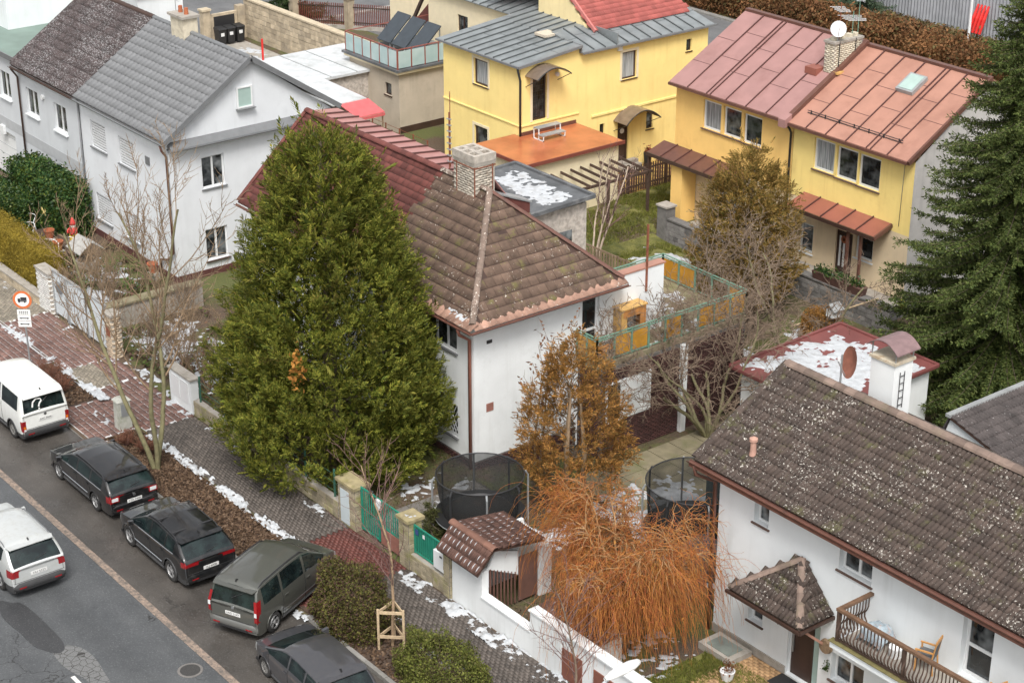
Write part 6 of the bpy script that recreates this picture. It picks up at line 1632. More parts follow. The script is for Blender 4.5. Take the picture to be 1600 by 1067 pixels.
MB().lathe([(.06, 0), (.13, .08), (.14, .18), (.10, .27), (.03, .3)], (-72.4, 32.1, .76), 12).build('head', mat('gnome_beard', (.72, .62, .55), .7, .1), GNM, smooth=True)
MB().lathe([(.155, 0), (.12, .1), (.05, .28), (.0, .36)], (-72.4, 32.1, .95), 12).build('hat', MATS['gnome_red'], GNM, smooth=True)
MB().box(-72.7, 31.8, 0, -72.1, 32.4, .12).build('pedestal', concrete, GNM)
for s in (-1, 1): MB().tube([(-72.4+s*.15, 32.05, .76), (-72.4+s*.25, 31.95, .62), (-72.4+s*.14, 31.9, .54)], [.05, .045, .04], 8).build('arm', MATS['gnome_red'], GNM, smooth=True)
WE = thing('wishing_well', 'small grey board roofed wishing well in the left garden', 'garden ornament', (-69.3, 31.2, 0))
MB().lathe([(.5, 0), (.5, .5), (.38, .5), (.38, .1)], (-69.3, 31.2, 0), 12).build('ring', concrete, WE)
for s in (-1, 1): MB().bar((-69.3+s*.45, 31.2, .4), (-69.3+s*.45, 31.2, 1.1), .07).build('post', wood_g, WE)
for k in range(5):
    for s in (-1, 1):
        t0, t1 = k/5, (k+1)/5
        MB().slab([(-69.95, 31.2+s*.6*(1-t0), 1.0+.45*t0+.02*(5-k)*.2), (-68.65, 31.2+s*.6*(1-t0), 1.0+.45*t0), (-68.65, 31.2+s*.6*(1-t1), 1.0+.45*t1), (-69.95, 31.2+s*.6*(1-t1), 1.0+.45*t1)], (0, 0, .03)).build('roof_board', mat('silver_board', (.36, .35, .33), .85, .2, 6) if 'silver_board' not in MATS else MATS['silver_board'], WE)
for i, (x, y, r, lab) in enumerate(((-70.6, 30.3, .75, 'large white wire arch beside the garden well'), (-73.9, 30.8, .42, 'small wire arch right beside the clipped hedge'), (-74.9, 31.3, .42, 'small wire arch before the dark hedge'), (-71.2, 31.4, .4, 'small wire arch near the gnome'))):
    ga = thing('garden_arch', lab, 'garden arch', (x, y, 0))
    MB().tube([(x-r, y, 0)]+[(x+r*math.cos(math.pi-math.pi*k/12)*1.0, y+.1*math.sin(k), .5+r*math.sin(math.pi*k/12)) for k in range(13)]+[(x+r, y, 0)], .016, 5).build('hoop', pvc, ga)
BTF = thing('butterfly_ornament', 'yellow butterfly ornament in front of the dark hedge', 'ornament', (-73.4, 31.3, 0))
MB().tube([(-73.4, 31.3, 0), (-73.4, 31.3, 1.5)], .01, 4).build('stake', black_metal, BTF)
for s in (-1, 1):
    MB().slab([(-73.4, 31.29, 1.4), (-73.4+s*.17, 31.25, 1.62), (-73.4+s*.2, 31.25, 1.5), (-73.4+s*.08, 31.27, 1.42), (-73.4+s*.14, 31.25, 1.28)], (0, .012, 0)).build('wing', mat('butterfly_yellow', (.70, .55, .22), .6, .1) if 'butterfly_yellow' not in MATS else MATS['butterfly_yellow'], BTF)
for i, (x, y, lab) in enumerate(((-72.9, 31.2, 'terracotta pot left of the garden gnome'), (-71.4, 30.9, 'terracotta pot on the dark garden bed'), (-66.6, 32.9, 'small pot at the corner of the grey house'))):
    po = thing('flower_pot', lab, 'flower pot', (x, y, 0))
    MB().lathe([(.14, 0), (.22, .35), (.24, .36), (.24, .42), (.18, .42), (.16, .3)], (x, y, .35), 12).build('pot', terracotta, po); MB().box(x-.2, y-.2, 0, x+.2, y+.2, .35).build('stand', concrete, po)
BD = thing('raised_bed', 'dark stone edged raised bed in front of the dark hedge', 'raised bed', (-72.3, 30.9, 0))
MB().box(-74.4, 30.6, 0, -70.9, 31.7, .3).build('soil', MATS['verge_soil'], BD)
for a in ((-74.45, 30.5, 0, -70.85, 30.6, .36), (-74.45, 31.7, 0, -70.85, 31.8, .36)): MB().box(*a).build('edging', wood_g, BD)
snow_field('snow', -73.4, 30.5, -71.0, 31.0, .3, .55, None, 43, .05, .1, 1.5, True, BD)
# back garden fences
PF = thing('picket_fence', 'weathered picket fence behind the brown hip roof', 'fence', (-56, 49.7, -.6))
_pm = [MB().box(-.045, -.012, 0, .045, .012, h).mesh('picket', wood_g) for h in (1.1, 1.15, 1.2)]
fa, fb_ = Vector((-59.5, 48.4, 0)), Vector((-51.8, 49.4, 0)); fdv = fb_-fa; npk = 48
for k in range(npk):
    p = fa+fdv*(k/npk); z = float(gz(p.x, p.y))
    o = link_mesh('picket', _pm[k % 3], PF, (p.x, p.y, z+.08))
for zz in (.35, .95): MB().bar(fa+Vector((0, .04, float(gz(fa.x, fa.y))+zz)), fb_+Vector((0, .04, float(gz(fb_.x, fb_.y))+zz)), .04, .08).build('rail', wood_g, PF)
PG = thing('picket_fence', 'dark picket fence between the ochre courtyard and the lawn', 'fence', (-62.2, 56.5, 0))
_pm2 = MB().box(-.012, -.04, 0, .012, .04, 1.25).mesh('picket', wood_d)
for k in range(48): link_mesh('picket', _pm2, PG, (-62.2, 53.2+k*.15, .1))
for zz in (.35, 1.1): MB().bar((-62.25, 53.1, zz), (-62.25, 60.4, zz), .04, .08).build('rail', wood_d, PG)
for y in (53.2, 55.6, 58.0, 60.3): MB().bar((-62.28, y, 0), (-62.28, y, 1.45), .1).build('post', wood_d, PG)
BH = thing('bird_house', 'tiny white bird house on a post by the clipped golden bush', 'bird house', (-45.2, 51.3, -.6))
MB().bar((-45.2, 51.3, -.6), (-45.2, 51.3, .75), .06).build('post', wood_g, BH); MB().box(-45.4, 51.1, .75, -45.0, 51.5, 1.05).build('box', pvc, BH)
MB().slab([(-45.5, 51.0, 1.04), (-45.5, 51.6, 1.04), (-45.2, 51.6, 1.3), (-45.2, 51.0, 1.3)], (0, 0, .03)).build('roof', zinc, BH); MB().slab([(-44.9, 51.0, 1.04), (-44.9, 51.6, 1.04), (-45.2, 51.6, 1.3), (-45.2, 51.0, 1.3)], (0, 0, .03)).build('roof', zinc, BH)
WC = thing('watering_can', 'yellow watering can at the end of the stone wall', 'watering can', (-45.0, 55.2, .09))
MB().lathe([(.16, 0), (.17, .28), (.1, .3)], (-45.0, 55.2, .09), 12).build('body', mat('can_yellow', (.6, .42, .05), .5, .1), WC); MB().tube([(-44.86, 55.1, .15), (-44.62, 54.98, .42)], [.04, .025], 6).build('spout', MATS['can_yellow'], WC)
MB().tube([(-45.15, 55.25, .15), (-45.28, 55.3, .3), (-45.1, 55.22, .45), (-44.95, 55.15, .38)], .02, 5).build('handle', MATS['can_yellow'], WC)
GTP = thing('tarpaulin', 'green tarpaulin heap behind the snowy garage', 'tarpaulin', (-44.6, 49.8, -.6))
np_build('sheet', *grid_mesh(np.linspace(-45.5, -43.7, 14), np.linspace(49.0, 50.4, 12), lambda X, Y: -.6+.75*np.clip(1-((X+44.6)/.95)**4, 0, 1)*np.clip(1-((Y-49.7)/.75)**4, 0, 1)+.12*fbm(X*3, Y*3)), mat('green_tarp', (.02, .16, .12), .5, .15), GTP, True)
CL = thing('washing_pole', 'leaning wooden pole over the golden bush', 'pole', (-46.5, 52.3, -.6))
MB().tube([(-47.6, 51.6, -.6), (-44.6, 53.2, 1.2)], .04, 6).build('pole', wood_p, CL)
# balcony furniture
def chair(x, y, z, rz, label):
    c = thing('chair', label, 'chair', (x, y, z), rz, group='wooden balcony chairs', local=True)
    MB().hexa([(-.23, -.23, .42), (.23, -.25, .42), (.23, .25, .42), (-.23, .23, .42), (-.23, -.23, .48), (.23, -.25, .48), (.23, .25, .48), (-.23, .23, .48)]).build('seat', grey_cloth, c)
    for sx2, sy2 in ((.2, .21), (.2, -.21)): MB().bar((sx2, sy2, 0), (sx2, sy2, .62), .04).build('leg', chair_wood, c)
    for sy2 in (.2, -.2): MB().tube([(-.26, sy2, 0), (-.21, sy2, .45), (-.30, sy2, .98)], [.024, .024, .02], 6).build('leg', chair_wood, c); MB().bar((-.24, sy2, .64), (.24, sy2, .64), .05, .03).build('armrest', chair_wood, c)
    MB().bar((-.295, -.22, .95), (-.295, .22, .95), .03, .1).build('top_rail', chair_wood, c)
    MB().hexa([(-.24, -.15, .52), (-.21, -.15, .52), (-.21, .15, .52), (-.24, .15, .52), (-.31, -.15, .9), (-.28, -.15, .9), (-.28, .15, .9), (-.31, .15, .9)]).build('backrest', grey_cloth, c)
chair(-24.75, 32.55, bz+.014, math.radians(200), 'wooden armchair beside the balcony door')
chair(-22.6, 32.35, bz+.014, math.radians(170), 'wooden chair whose top pokes above the balcony rail, left one')
chair(-22.0, 32.45, bz+.014, math.radians(150), 'wooden chair whose top pokes above the balcony rail, right one')
SK = thing('stored_bundle', 'covered bundle of pots stored at the balcony corner', 'bundle', (-26.3, 32.5, bz))
np_build('cover', *grid_mesh(np.linspace(-26.75, -25.9, 14), np.linspace(32.15, 32.85, 12), lambda X, Y: bz+.02+.55*np.clip(1-((X+26.3)/.46)**4, 0, 1)*np.clip(1-((Y-32.5)/.38)**4, 0, 1)*(.7+.6*fbm(X*5, Y*5))), mat('blue_grey_cover', (.30, .36, .40), .7, .3, 9, dirt=(.4, .2, .12)), SK, True)
MB().lathe([(.16, 0), (.2, .28), (.17, .28), (.14, .2)], (-25.6, 32.4, bz+.014), 14).build('pot', pvc, SK)
CP = thing('flower_pot', 'white pot with dry plant on the porch paving', 'flower pot', (-30.6, 31.5, .06))
MB().lathe([(.15, 0), (.22, .28), (.19, .28), (.16, .2)], (-30.6, 31.5, .06), 14).build('pot', pvc, CP)
LW = thing('light_well', 'grey framed light well grate beside the white house wall', 'light well', (-31.6, 32.4, 0))
MB().box(-32.3, 32.0, 0, -31.0, 32.85, .22).build('kerb', concrete, LW); MB().box(-32.1, 32.12, .22, -31.2, 32.7, .24).build('grate', mat('grate_glass', (.16, .18, .16), .4, .2), LW)
DM = thing('door_mat', 'black door mat in front of the porch door', 'door mat', (-29.3, 32.5, .06)); MB().box(-29.85, 32.3, .066, -28.75, 32.9, .085).build('mat', black_plastic, DM)
HP = thing('wall_basket', 'round woven basket hung beside the porch door', 'basket', (-28.35, 32.9, 1.5))
MB().lathe([(.2, 0), (.22, .1), (.1, .16)], (-28.35, 32.84, 1.75), 14, 'y').build('basket', mat('wicker', (.22, .15, .09), .8, .25, 12), HP)
YC = thing('covered_grill', 'grey covered shape under the eave beside the rear trampoline', 'cover', (-35.6, 35.3, -.4))
np_build('cover', *grid_mesh(np.linspace(-36.4, -34.8, 16), np.linspace(34.6, 36.0, 16), lambda X, Y: -.45+1.25*np.clip(1-((X+35.6)/.8)**6, 0, 1)*np.clip(1-((Y-35.3)/.7)**6, 0, 1)), mat('dark_cover', (.09, .095, .10), .45, .2, 3), YC, True)
YF = thing('screen_fence', 'dark green screen fence behind the rear trampoline', 'fence', (-35.5, 38.3, -.6))
for k in range(4): MB().box(-38.6+k*1.4, 38.25, -.6, -37.25+k*1.4, 38.3, 1.0).build('screen', mat('dark_green_screen', (.012, .045, .04), .7, .2) if 'dark_green_screen' not in MATS else MATS['dark_green_screen'], YF); MB().bar((-38.6+k*1.4, 38.33, -.6), (-38.6+k*1.4, 38.33, 1.15), .06).build('post', black_metal, YF)
# ================================================================== cars
def paint(name, c, metal=.3, rough=.28,  dirt=(.16, .14, .12), dirt_amt=.14, coat=1.0):
    m, nt, b = _nt(name)
    n = noise(nt, 5, 5, .65); n2 = noise(nt, 40, 3, .7)
    d = mul(nt, ramp(nt, n, .45, .75, 0, dirt_amt), ramp(nt, n2, .2, .7, .4, 1))
    setc(nt, b, mix(nt, d, c, dirt))
    nt.links.new(ramp(nt, n, .4, .75, rough, rough+.25), b.inputs['Roughness'])
    b.inputs['Metallic'].default_value = metal if sum(c) > .2 else 0; b.inputs['Specular IOR Level'].default_value = .3; b.inputs['Coat Weight'].default_value = coat; b.inputs['Coat Roughness'].default_value = .025; b.inputs['Coat IOR'].default_value = 1.6
    return m
lamp_red = mat('tail_lamp_red', (.24, .008, .011), .15, .1, coat=.8)
lamp_clear = mat('lamp_clear', (.62, .64, .64), .12, .1, coat=.8)
lamp_orange = mat('lamp_orange', (.55, .14, .01), .15, .1)
tyre_m = mat('tyre_rubber', (.025, .024, .023), .85, .25, 8, dirt=(.06, .055, .05))
alloy = mat('alloy_rim', (.42, .42, .42), .35, .12, 5, metal=.6)
steel_rim = mat('dusty_steel_rim', (.17, .165, .155), .6, .2, 5)
plastic_grey = mat('grey_bumper_plastic', (.05, .05, .051), .6, .15)
plate_white = mat('number_plate_white', (.66, .66, .64), .5, .05)
chrome = mat('chrome', (.62, .63, .64), .15, .03, metal=.9)

def text_mesh(s, size, mat_, name='lettering'):
    cu = bpy.data.curves.new(name, 'FONT'); cu.body = s; cu.size = size; cu.align_x = 'CENTER'; cu.align_y = 'CENTER'
    to = bpy.data.objects.new(name, cu); COL.objects.link(to)
    dg = bpy.context.evaluated_depsgraph_get()
    me = bpy.data.meshes.new_from_object(to.evaluated_get(dg)); bpy.data.objects.remove(to)
    me.materials.clear(); me.materials.append(mat_); return me

def make_wheel(parent, x, y, r, side, rimm, spokes=5, tw=.2):
    w = MB()
    prof = [(r*.62, -tw/2), (r*.93, -tw/2), (r*.99, -tw*.3), (r, 0), (r*.99, tw*.3), (r*.93, tw/2), (r*.62, tw/2)]
    # the wheel is its tyre with the rim as a sub-part
    wh = MB().lathe(prof+[prof[0]], (x, y, r), 26, 'y', cap=False).build('wheel', tyre_m, parent, smooth=True)
    o = side*tw*.42
    MB().lathe([(r*.63, 0), (r*.63, .01*side), (0.01, .012*side)], (x, y+o*.35, r), 24, 'y').build('rim_well', black_metal, wh)
    m = MB()
    m.lathe([(r*.64, -.03), (r*.66, .0), (r*.60, .015), (r*.57, -.03)], (x, y+o, r), 26, 'y', cap=False)
    m.lathe([(.055, -.04), (.055, .0), (.03, .012)], (x, y+o, r), 12, 'y')
    for k in range(spokes):
        a = 2*math.pi*k/spokes+.3
        for da in ((-.10, .10) if spokes <= 6 else (0,)):
            p0 = Vector((x+.04*math.cos(a), y+o-.012*side, r+.04*math.sin(a))); p1 = Vector((x+r*.6*math.cos(a+da), y+o-.006*side, r+r*.6*math.sin(a+da)))
            m.bar(p0, p1, .036 if spokes <= 6 else .03, .018, (0, side, 0))
    m.build('rim', rimm, wh)
    return wh

def car(name, label, cat, loc, rz, q):
    t = thing(name, label, cat, loc, rz, local=True)
    wb, W, fo, ro, R = q['wb'], q['W']/2, q['fo'], q['ro'], q['R']
    xf, xr = wb/2+fo, -(wb/2+ro)
    tp = np.array(q['top']); bl = np.array(q['belt'])
    crit = [p[0] for p in q['top']]+[v for s in q['side'] for v in s]+list(q.get('ws', ()))+list(q.get('rw', ()))+list(q['doors'])
    xs = sorted(set(np.round(np.concatenate([np.arange(xr, xf, .06), crit, [xr, xf]]), 3)))
    keep = [xs[0]]
    cs = set(np.round(crit+[xr, xf], 3))
    for v in xs[1:]:
        if v-keep[-1] < .022:
            if v in cs: keep[-1] = v
            continue
        keep.append(v)
    xs = np.clip(np.array(keep), xr, xf)
    dx = np.linspace(xr-.2, xf+.2, 900); zt_d = np.interp(dx, tp[:, 0], tp[:, 1])
    k = max(3, int(q.get('soft', .07)/((dx[1]-dx[0])))); ker = np.ones(k)/k
    zt_s = np.convolve(np.pad(zt_d, k, mode='edge'), ker, 'same')[k:-k]
    top = lambda x: np.interp(x, dx, zt_s)
    belt = lambda x: np.interp(x, bl[:, 0], bl[:, 1])
    def wx(x):
        w = W
        a = (x-(xf-q.get('fr', .8)))/q.get('fr', .8)
        if a > 0: w *= 1-q.get('fk', .16)*a**2.4
        a = ((xr+q.get('rr', .5))-x)/q.get('rr', .5)
        if a > 0: w *= 1-q.get('rk', .07)*a**2.2
        return w
    def zs(x):
        z = q.get('zs', .20)
        a = max(0, (x-(xf-.35))/.35); b_ = max(0, ((xr+.3)-x)/.3)
        return z+.07*a*a+.09*b_*b_
    nl = 10; G_ = [0, .10, .5, .93, 1.0]; RT = [0, .10, .35, .65, 1.0]
    def section(x):
        w = wx(x); z0 = zs(x); zt = float(top(x)); zb = min(float(belt(x)), zt-.045)
        out = []
        for j in range(nl+1):
            s = j/nl; z = z0+(zb-z0)*s
            y = w*(1-.085*(1-s)**2.2-.045*s**3+.0*s)
            out.append((y, z))
        yb = out[-1][0]; hh = max(0, zt-zb-.045); ze = zb+hh*q.get('rf', .86)
        ye = yb-q.get('tumble', .30)*(ze-zb)
        for g in G_[1:]: out.append((yb+(ye-yb)*(g**1.25), zb+(ze-zb)*g))
        for r in RT[1:]: out.append((ye*(1-r), ze+(zt-ze)*(1-(1-r)**2.3)))
        return out
    S = [section(x) for x in xs]; nh = len(S[0]); ncol = 2*nh-1
    V_ = np.zeros((len(xs), ncol, 3))
    for i, x in enumerate(xs):
        for j, (y, z) in enumerate(S[i]):
            V_[i, j] = (x, y, z); V_[i, ncol-1-j] = (x, -y, z)
    # snap the lower side to the wheel arches
    Ra = R+.055
    for i in range(len(xs)):
        for j in list(range(nl+1))+list(range(ncol-nl-1, ncol)):
            for cx in (wb/2, -wb/2):
                dxx, dz = V_[i, j, 0]-cx, V_[i, j, 2]-R
                d = math.hypot(dxx, dz)
                if abs(d-Ra) < .04 and d > 0: V_[i, j, 0] = cx+dxx*Ra/d; V_[i, j, 2] = R+dz*Ra/d
    parts = {}
    def put(nm, idx): parts.setdefault(nm, []).append(idx)
    for i in range(len(xs)-1):
        xm = (xs[i]+xs[i+1])/2
        for c in range(ncol-1):
            h = c if c < nh-1 else ncol-2-c      # half row index 0..nh-2
            left = c < nh-1
            f = [i*ncol+c, i*ncol+c+1, (i+1)*ncol+c+1, (i+1)*ncol+c]
            ctr = V_.reshape(-1, 3)[f].mean(0)
            if h < nl:
                if min(math.hypot(ctr[0]-wb/2, ctr[2]-R), math.hypot(ctr[0]+wb/2, ctr[2]-R)) < Ra-.004: continue
                nm = 'body'
                if q.get('clad') and ctr[2] < q['clad']: nm = 'cladding'
                elif xm > xf-q.get('hl', .34) and q['hz'][0] < ctr[2] < q['hz'][1]: nm = 'headlight_L' if left else 'headlight_R'
                elif xm < xr+q.get('tl', .26) and q['tz'][0] < ctr[2] < q['tz'][1]: nm = 'tail_light_L' if left else 'tail_light_R'
                elif q['doors'][0] < xm < q['doors'][1]: nm = 'front_door_L' if left else 'front_door_R'
                elif len(q['doors']) > 2 and q['doors'][2] < xm < q['doors'][0] and math.hypot(ctr[0]+wb/2, ctr[2]-R) > Ra+.07: nm = 'rear_door_L' if left else 'rear_door_R'
                put(nm, f)
            elif h < nl+4:
                gh = float(top(xm))-min(float(belt(xm)), float(top(xm))-.045)
                nm = 'body'
                if 1 <= h-nl <= 2 and gh > .16:
                    for si, (a, b_) in enumerate(q['side']):
                        if a < xm < b_: nm = 'side_window_%d%s' % (si, 'L' if left else 'R')
                put(nm, f)
            else:
                r = h-nl-4; nm = 'body'
                if r >= 1 and q['ws'][0] < xm < q['ws'][1]: nm = 'windscreen'
                elif r >= 1 and q['rw'][0] < xm < q['rw'][1]: nm = 'rear_window'
                elif xm < q['ws'][0] and xm > q['rw'][1]: nm = 'roof'
                elif xm > q['ws'][1]: nm = 'bonnet' if xm < xf-.35 else 'body'
                put(nm, f)
    VV = V_.reshape(-1, 3)
    # end caps, row by row, so that bumper and tailgate part
    for i, rear in ((0, True), (len(xs)-1, False)):
        for j in range(nh-1):
            a, b_ = i*ncol+j, i*ncol+j+1; c_, d_ = i*ncol+ncol-2-j, i*ncol+ncol-1-j
            z = (VV[a][2]+VV[b_][2])/2
            nm = ('cladding' if q.get('clad') and z < q['clad']+.08 else 'bumper' if z < q.get('bz', .52) else 'tailgate') if rear else ('cladding' if q.get('clad') and z < q['clad']+.06 else 'grille' if q['gr'][0] < z < q['gr'][1] else 'bumper')
            put(nm, [a, b_, c_, d_] if rear else [d_, c_, b_, a])
    P = q['paint']
    mats_ = {'body': P, 'roof': q.get('roofp', P), 'bonnet': P, 'tailgate': P, 'bumper': q.get('bump', P), 'cladding': plastic_grey, 'grille': black_plastic, 'windscreen': carglass, 'rear_window': carglass}
    built = {}
    for nm, fs in parts.items():
        base = nm.split('_L')[0].split('_R')[0]
        if nm.startswith('side_window'): base = 'side_window'; m_2 = carglass
        elif 'headlight' in nm: m_2 = lamp_clear
        elif 'tail_light' in nm: m_2 = lamp_red
        else: m_2 = mats_.get(base, P)
        F = np.array(fs); u, inv = np.unique(F, return_inverse=True)
        built[nm] = np_build(base, VV[u], inv.reshape(F.shape), m_2, t, True)
    # underside
    MB().box(xr+.15, -W*.86, .17, xf-.15, W*.86, .24).build('underbody', black_plastic, t)
    for cx in (wb/2, -wb/2):
        for s in (1, -1):
            y = s*(W-.035-.1)
            MB().box(cx-Ra-.02, s*.2, .2, cx+Ra+.02, s*(W-.25), .72).build('wheel_liner', black_plastic, t)
            make_wheel(t, cx, y, R, s, q.get('rim', alloy), q.get('spokes', 5))
            pts = []
            for k in range(11):
                a = math.pi*k/10; xx, zz = cx+Ra*math.cos(a), R+Ra*math.sin(a)
                pts.append((xx, s*(wx(xx)*(1-.02)-.005), max(zz, .22)))
            MB().tube(pts, .028 if q.get('clad') else .014, 5).build('arch_trim', plastic_grey if q.get('clad') else P, t, smooth=True)
    # shut lines
    for x in q['doors']:
        sec = section(x)
        for s in (1, -1):
            pts = [(x, s*(y+.002), z) for (y, z) in sec[1:nl+1] if math.hypot(x+wb/2, z-R) > Ra+.03 and math.hypot(x-wb/2, z-R) > Ra+.03]
            if len(pts) > 1: MB().tube(pts, .008, 4).build('shut_line', black_plastic, t)
    # handles and mirrors
    for dn in ('front_door', 'rear_door'):
        for sd, s in (('_L', 1), ('_R', -1)):
            if dn+sd not in built: continue
            x = q['doors'][0]+.14 if dn == 'front_door' else q['doors'][2]+.16
            zb = float(belt(x))-.12; y = wx(x)*.985
            MB().bar((x-.09, s*(y+.012), zb), (x+.09, s*(y+.012), zb+.004), .025, .03).build('handle', q.get('hand', P), built[dn+sd])
    mx = q['ws'][1]-.22
    for s in (1, -1):
        zb = float(belt(mx))+.06; y = wx(mx)*.97
        MB().hexa([(mx-.06, s*(y-.02), zb-.05), (mx+.07, s*(y-.02), zb-.05), (mx+.05, s*(y+.19), zb-.07), (mx-.06, s*(y+.19), zb-.07), (mx-.06, s*(y-.0), zb+.05), (mx+.05, s*(y-.0), zb+.05), (mx+.04, s*(y+.18), zb+.08), (mx-.06, s*(y+.18), zb+.08)][::1] if s > 0 else
                  [(mx-.06, s*(y+.19), zb-.07), (mx+.05, s*(y+.19), zb-.07), (mx+.07, s*(y-.02), zb-.05), (mx-.06, s*(y-.02), zb-.05), (mx-.06, s*(y+.18), zb+.08), (mx+.04, s*(y+.18), zb+.08), (mx+.05, s*(y-.0), zb+.05), (mx-.06, s*(y-.0), zb+.05)]).build('wing_mirror', q.get('mir', P), t)
    # rear furniture on the tailgate
    def rsec(z):
        sec = section(xr); ys_ = [p[0] for p in sec]; zs_ = [p[1] for p in sec]
        return float(np.interp(z, zs_, ys_))
    for s in (1, -1):
        a0, a1 = q['tz']; n = 5; V2 = []; F2 = []
        for k in range(n+1):
            z = a0+(a1-a0)*k/n; ye = rsec(z)
            z = min(z, float(top(xr+.0))-.03)
            V2 += [(xr-.006, s*(ye-q.get('tw', .2)), z), (xr-.006, s*(ye+.002), z), (xr+.10, s*(ye+.03), z)]
        for k in range(n):
            F2 += [[3*k, 3*k+1, 3*k+4, 3*k+3], [3*k+1, 3*k+2, 3*k+5, 3*k+4]]
        tl = MB().add(V2, F2).build('tail_light', lamp_red, t)
        for (za, zb_, mm) in q.get('tseg', ()):
            MB().box(xr-.012, s*(rsec((za+zb_)/2)-q.get('tw', .2)*.85), za, xr-.007, s*(rsec((za+zb_)/2)-.03), zb_).build('lamp_lens', mm, tl)
    if q.get('tcol'):
        z0_, z1_ = q['tcol']; xs_at = lambda z: float(np.interp(z, [p[1] for p in q['top'][:4]], [p[0] for p in q['top'][:4]])) if z > q['top'][1][1] else xr
        for s in (1, -1):
            V3 = []
            for z in (z0_, (z0_+z1_)/2, z1_):
                xx = max(xr, xs_at(z)); yy = wx(xr+.05)*.955-.16*max(0, z-1.05); V3 += [(xx-.03, s*(yy-.075), z), (xx-.02, s*(yy+.015), z), (xx+.16, s*(yy+.035), z)]
            tl = MB().add(V3, [[0, 1, 4, 3], [1, 2, 5, 4], [3, 4, 7, 6], [4, 5, 8, 7]]).build('tail_light', lamp_red, t)
            zc_ = (z0_+z1_)/2; MB().hexa([(max(xr, xs_at(z))-.036+dx_, s*(wx(xr+.05)*.955-.16*max(0, z-1.05)+dy_), z) for z in (zc_-.13, zc_+.0) for dx_, dy_ in ((0, -.07), (0, .012), (.006, .012), (.006, -.07))]).build('lamp_lens', lamp_clear, tl)
    if 'plate' in q:
        pz, ptxt = q['plate']
        pl = MB().box(xr-.016, -.26, pz-.055, xr-.006, .26, pz+.055).build('number_plate', plate_white, t)
        tm_ = text_mesh(ptxt, .105, black_plastic); o = link_mesh('plate_lettering', tm_, pl); o.location = (xr-.018, 0, pz); o.rotation_euler = (math.pi/2, 0, -math.pi/2)
    if 'badge' in q: MB().lathe([(.055, 0), (.055, -.012), (.04, -.016)], (xr-.004, 0, q['badge']), 16, 'x').build('badge', chrome, t)
    if 'bar' in q: MB().box(xr-.02, -q['bar'][1], q['bar'][0]-.02, xr-.004, q['bar'][1], q['bar'][0]+.02).build('tailgate_trim', q['bar'][2], t)
    if q.get('rails'):
        for s in (1, -1):
            pts = []
            x0, x1 = q['rails']
            for k in range(13):
                x = x0+(x1-x0)*k/12; sec = section(x); y, z = sec[nl+4]
                pts.append((x, s*(y-.04), z+(.065 if 0 < k < 12 else .0)))
            MB().tube(pts, .018, 6).build('roof_rail', q.get('railm', black_metal), t)
        for x in q.get('cross', ()):
            y, z = section(x)[nl+4]; MB().bar((x, -y+.03, z+.09), (x, y-.03, z+.09), .06, .03).build('roof_bar', black_metal, t)
    x = q['rw'][1]+.12; MB().hexa([(x-.08, -.02, float(top(x))-.02), (x+.10, -.02, float(top(x))-.02), (x+.10, .02, float(top(x))-.02), (x-.08, .02, float(top(x))-.02), (x-.07, -.006, float(top(x))+.06), (x-.02, -.006, float(top(x))+.06), (x-.02, .006, float(top(x))+.06), (x-.07, .006, float(top(x))+.06)]).build('aerial_fin', black_plastic, t)
    wx_ = q['rw'][0]+.05
    MB().tube([(wx_-.03, .05, float(top(wx_))+.015), (wx_+.06, -.35, float(top(wx_+.06))+.0)], .010, 4).build('rear_wiper', black_plastic, t)
    # bumper bars, spoiler, tailgate shut lines, sill strips
    for xe, sg in ((xr, -1), (xf, 1)):
        yb_ = wx(xe)*.965; V4 = []; rows = ((.30, -.01), (.36, .045), (.50, .055), (.575, .01)); K = 12
        for (z, o) in rows:
            for k in range(K+1):
                y = yb_*(-1+2*k/K); a = abs(y/yb_); V4.append((xe+sg*(o-.16*max(0, a-.72)**1.6*3.2), y*(1.0+.02*(o > .03)), z))
        bb = MB().add(V4, [[r*(K+1)+k, r*(K+1)+k+1, (r+1)*(K+1)+k+1, (r+1)*(K+1)+k] for r in range(3) for k in range(K)]).build('bumper_bar', q.get('bumpbar', q.get('bump', P)), t, smooth=True)
        MB().box(xe+sg*.03, -yb_*.62, .315, xe+sg*.058, yb_*.62, .385).build('bumper_insert', black_plastic, bb)
        if sg < 0:
            for s in (1, -1): MB().box(xe-.062, s*yb_*.55, .40, xe-.052, s*yb_*.82, .44).build('reflector', lamp_red, bb)
    xs_ = q['rw'][1]; yt_, zt_ = section(xs_)[nl+4]; zt2 = float(top(xs_))
    MB().hexa([(xs_-.13, -yt_*.9, zt2-.045), (xs_+.06, -yt_*.97, zt2-.03), (xs_+.06, yt_*.97, zt2-.03), (xs_-.13, yt_*.9, zt2-.045), (xs_-.13, -yt_*.9, zt2-.022), (xs_+.06, -yt_*.97, zt2+.008), (xs_+.06, yt_*.97, zt2+.008), (xs_-.13, yt_*.9, zt2-.022)]).build('roof_spoiler', q.get('roofp', P), t)
    yl = rsec(.75)-.02
    MB().tube([(xr-.004, -yl+.02, .60), (xr-.004, yl-.02, .60)], .007, 4).build('shut_line', black_plastic, t)
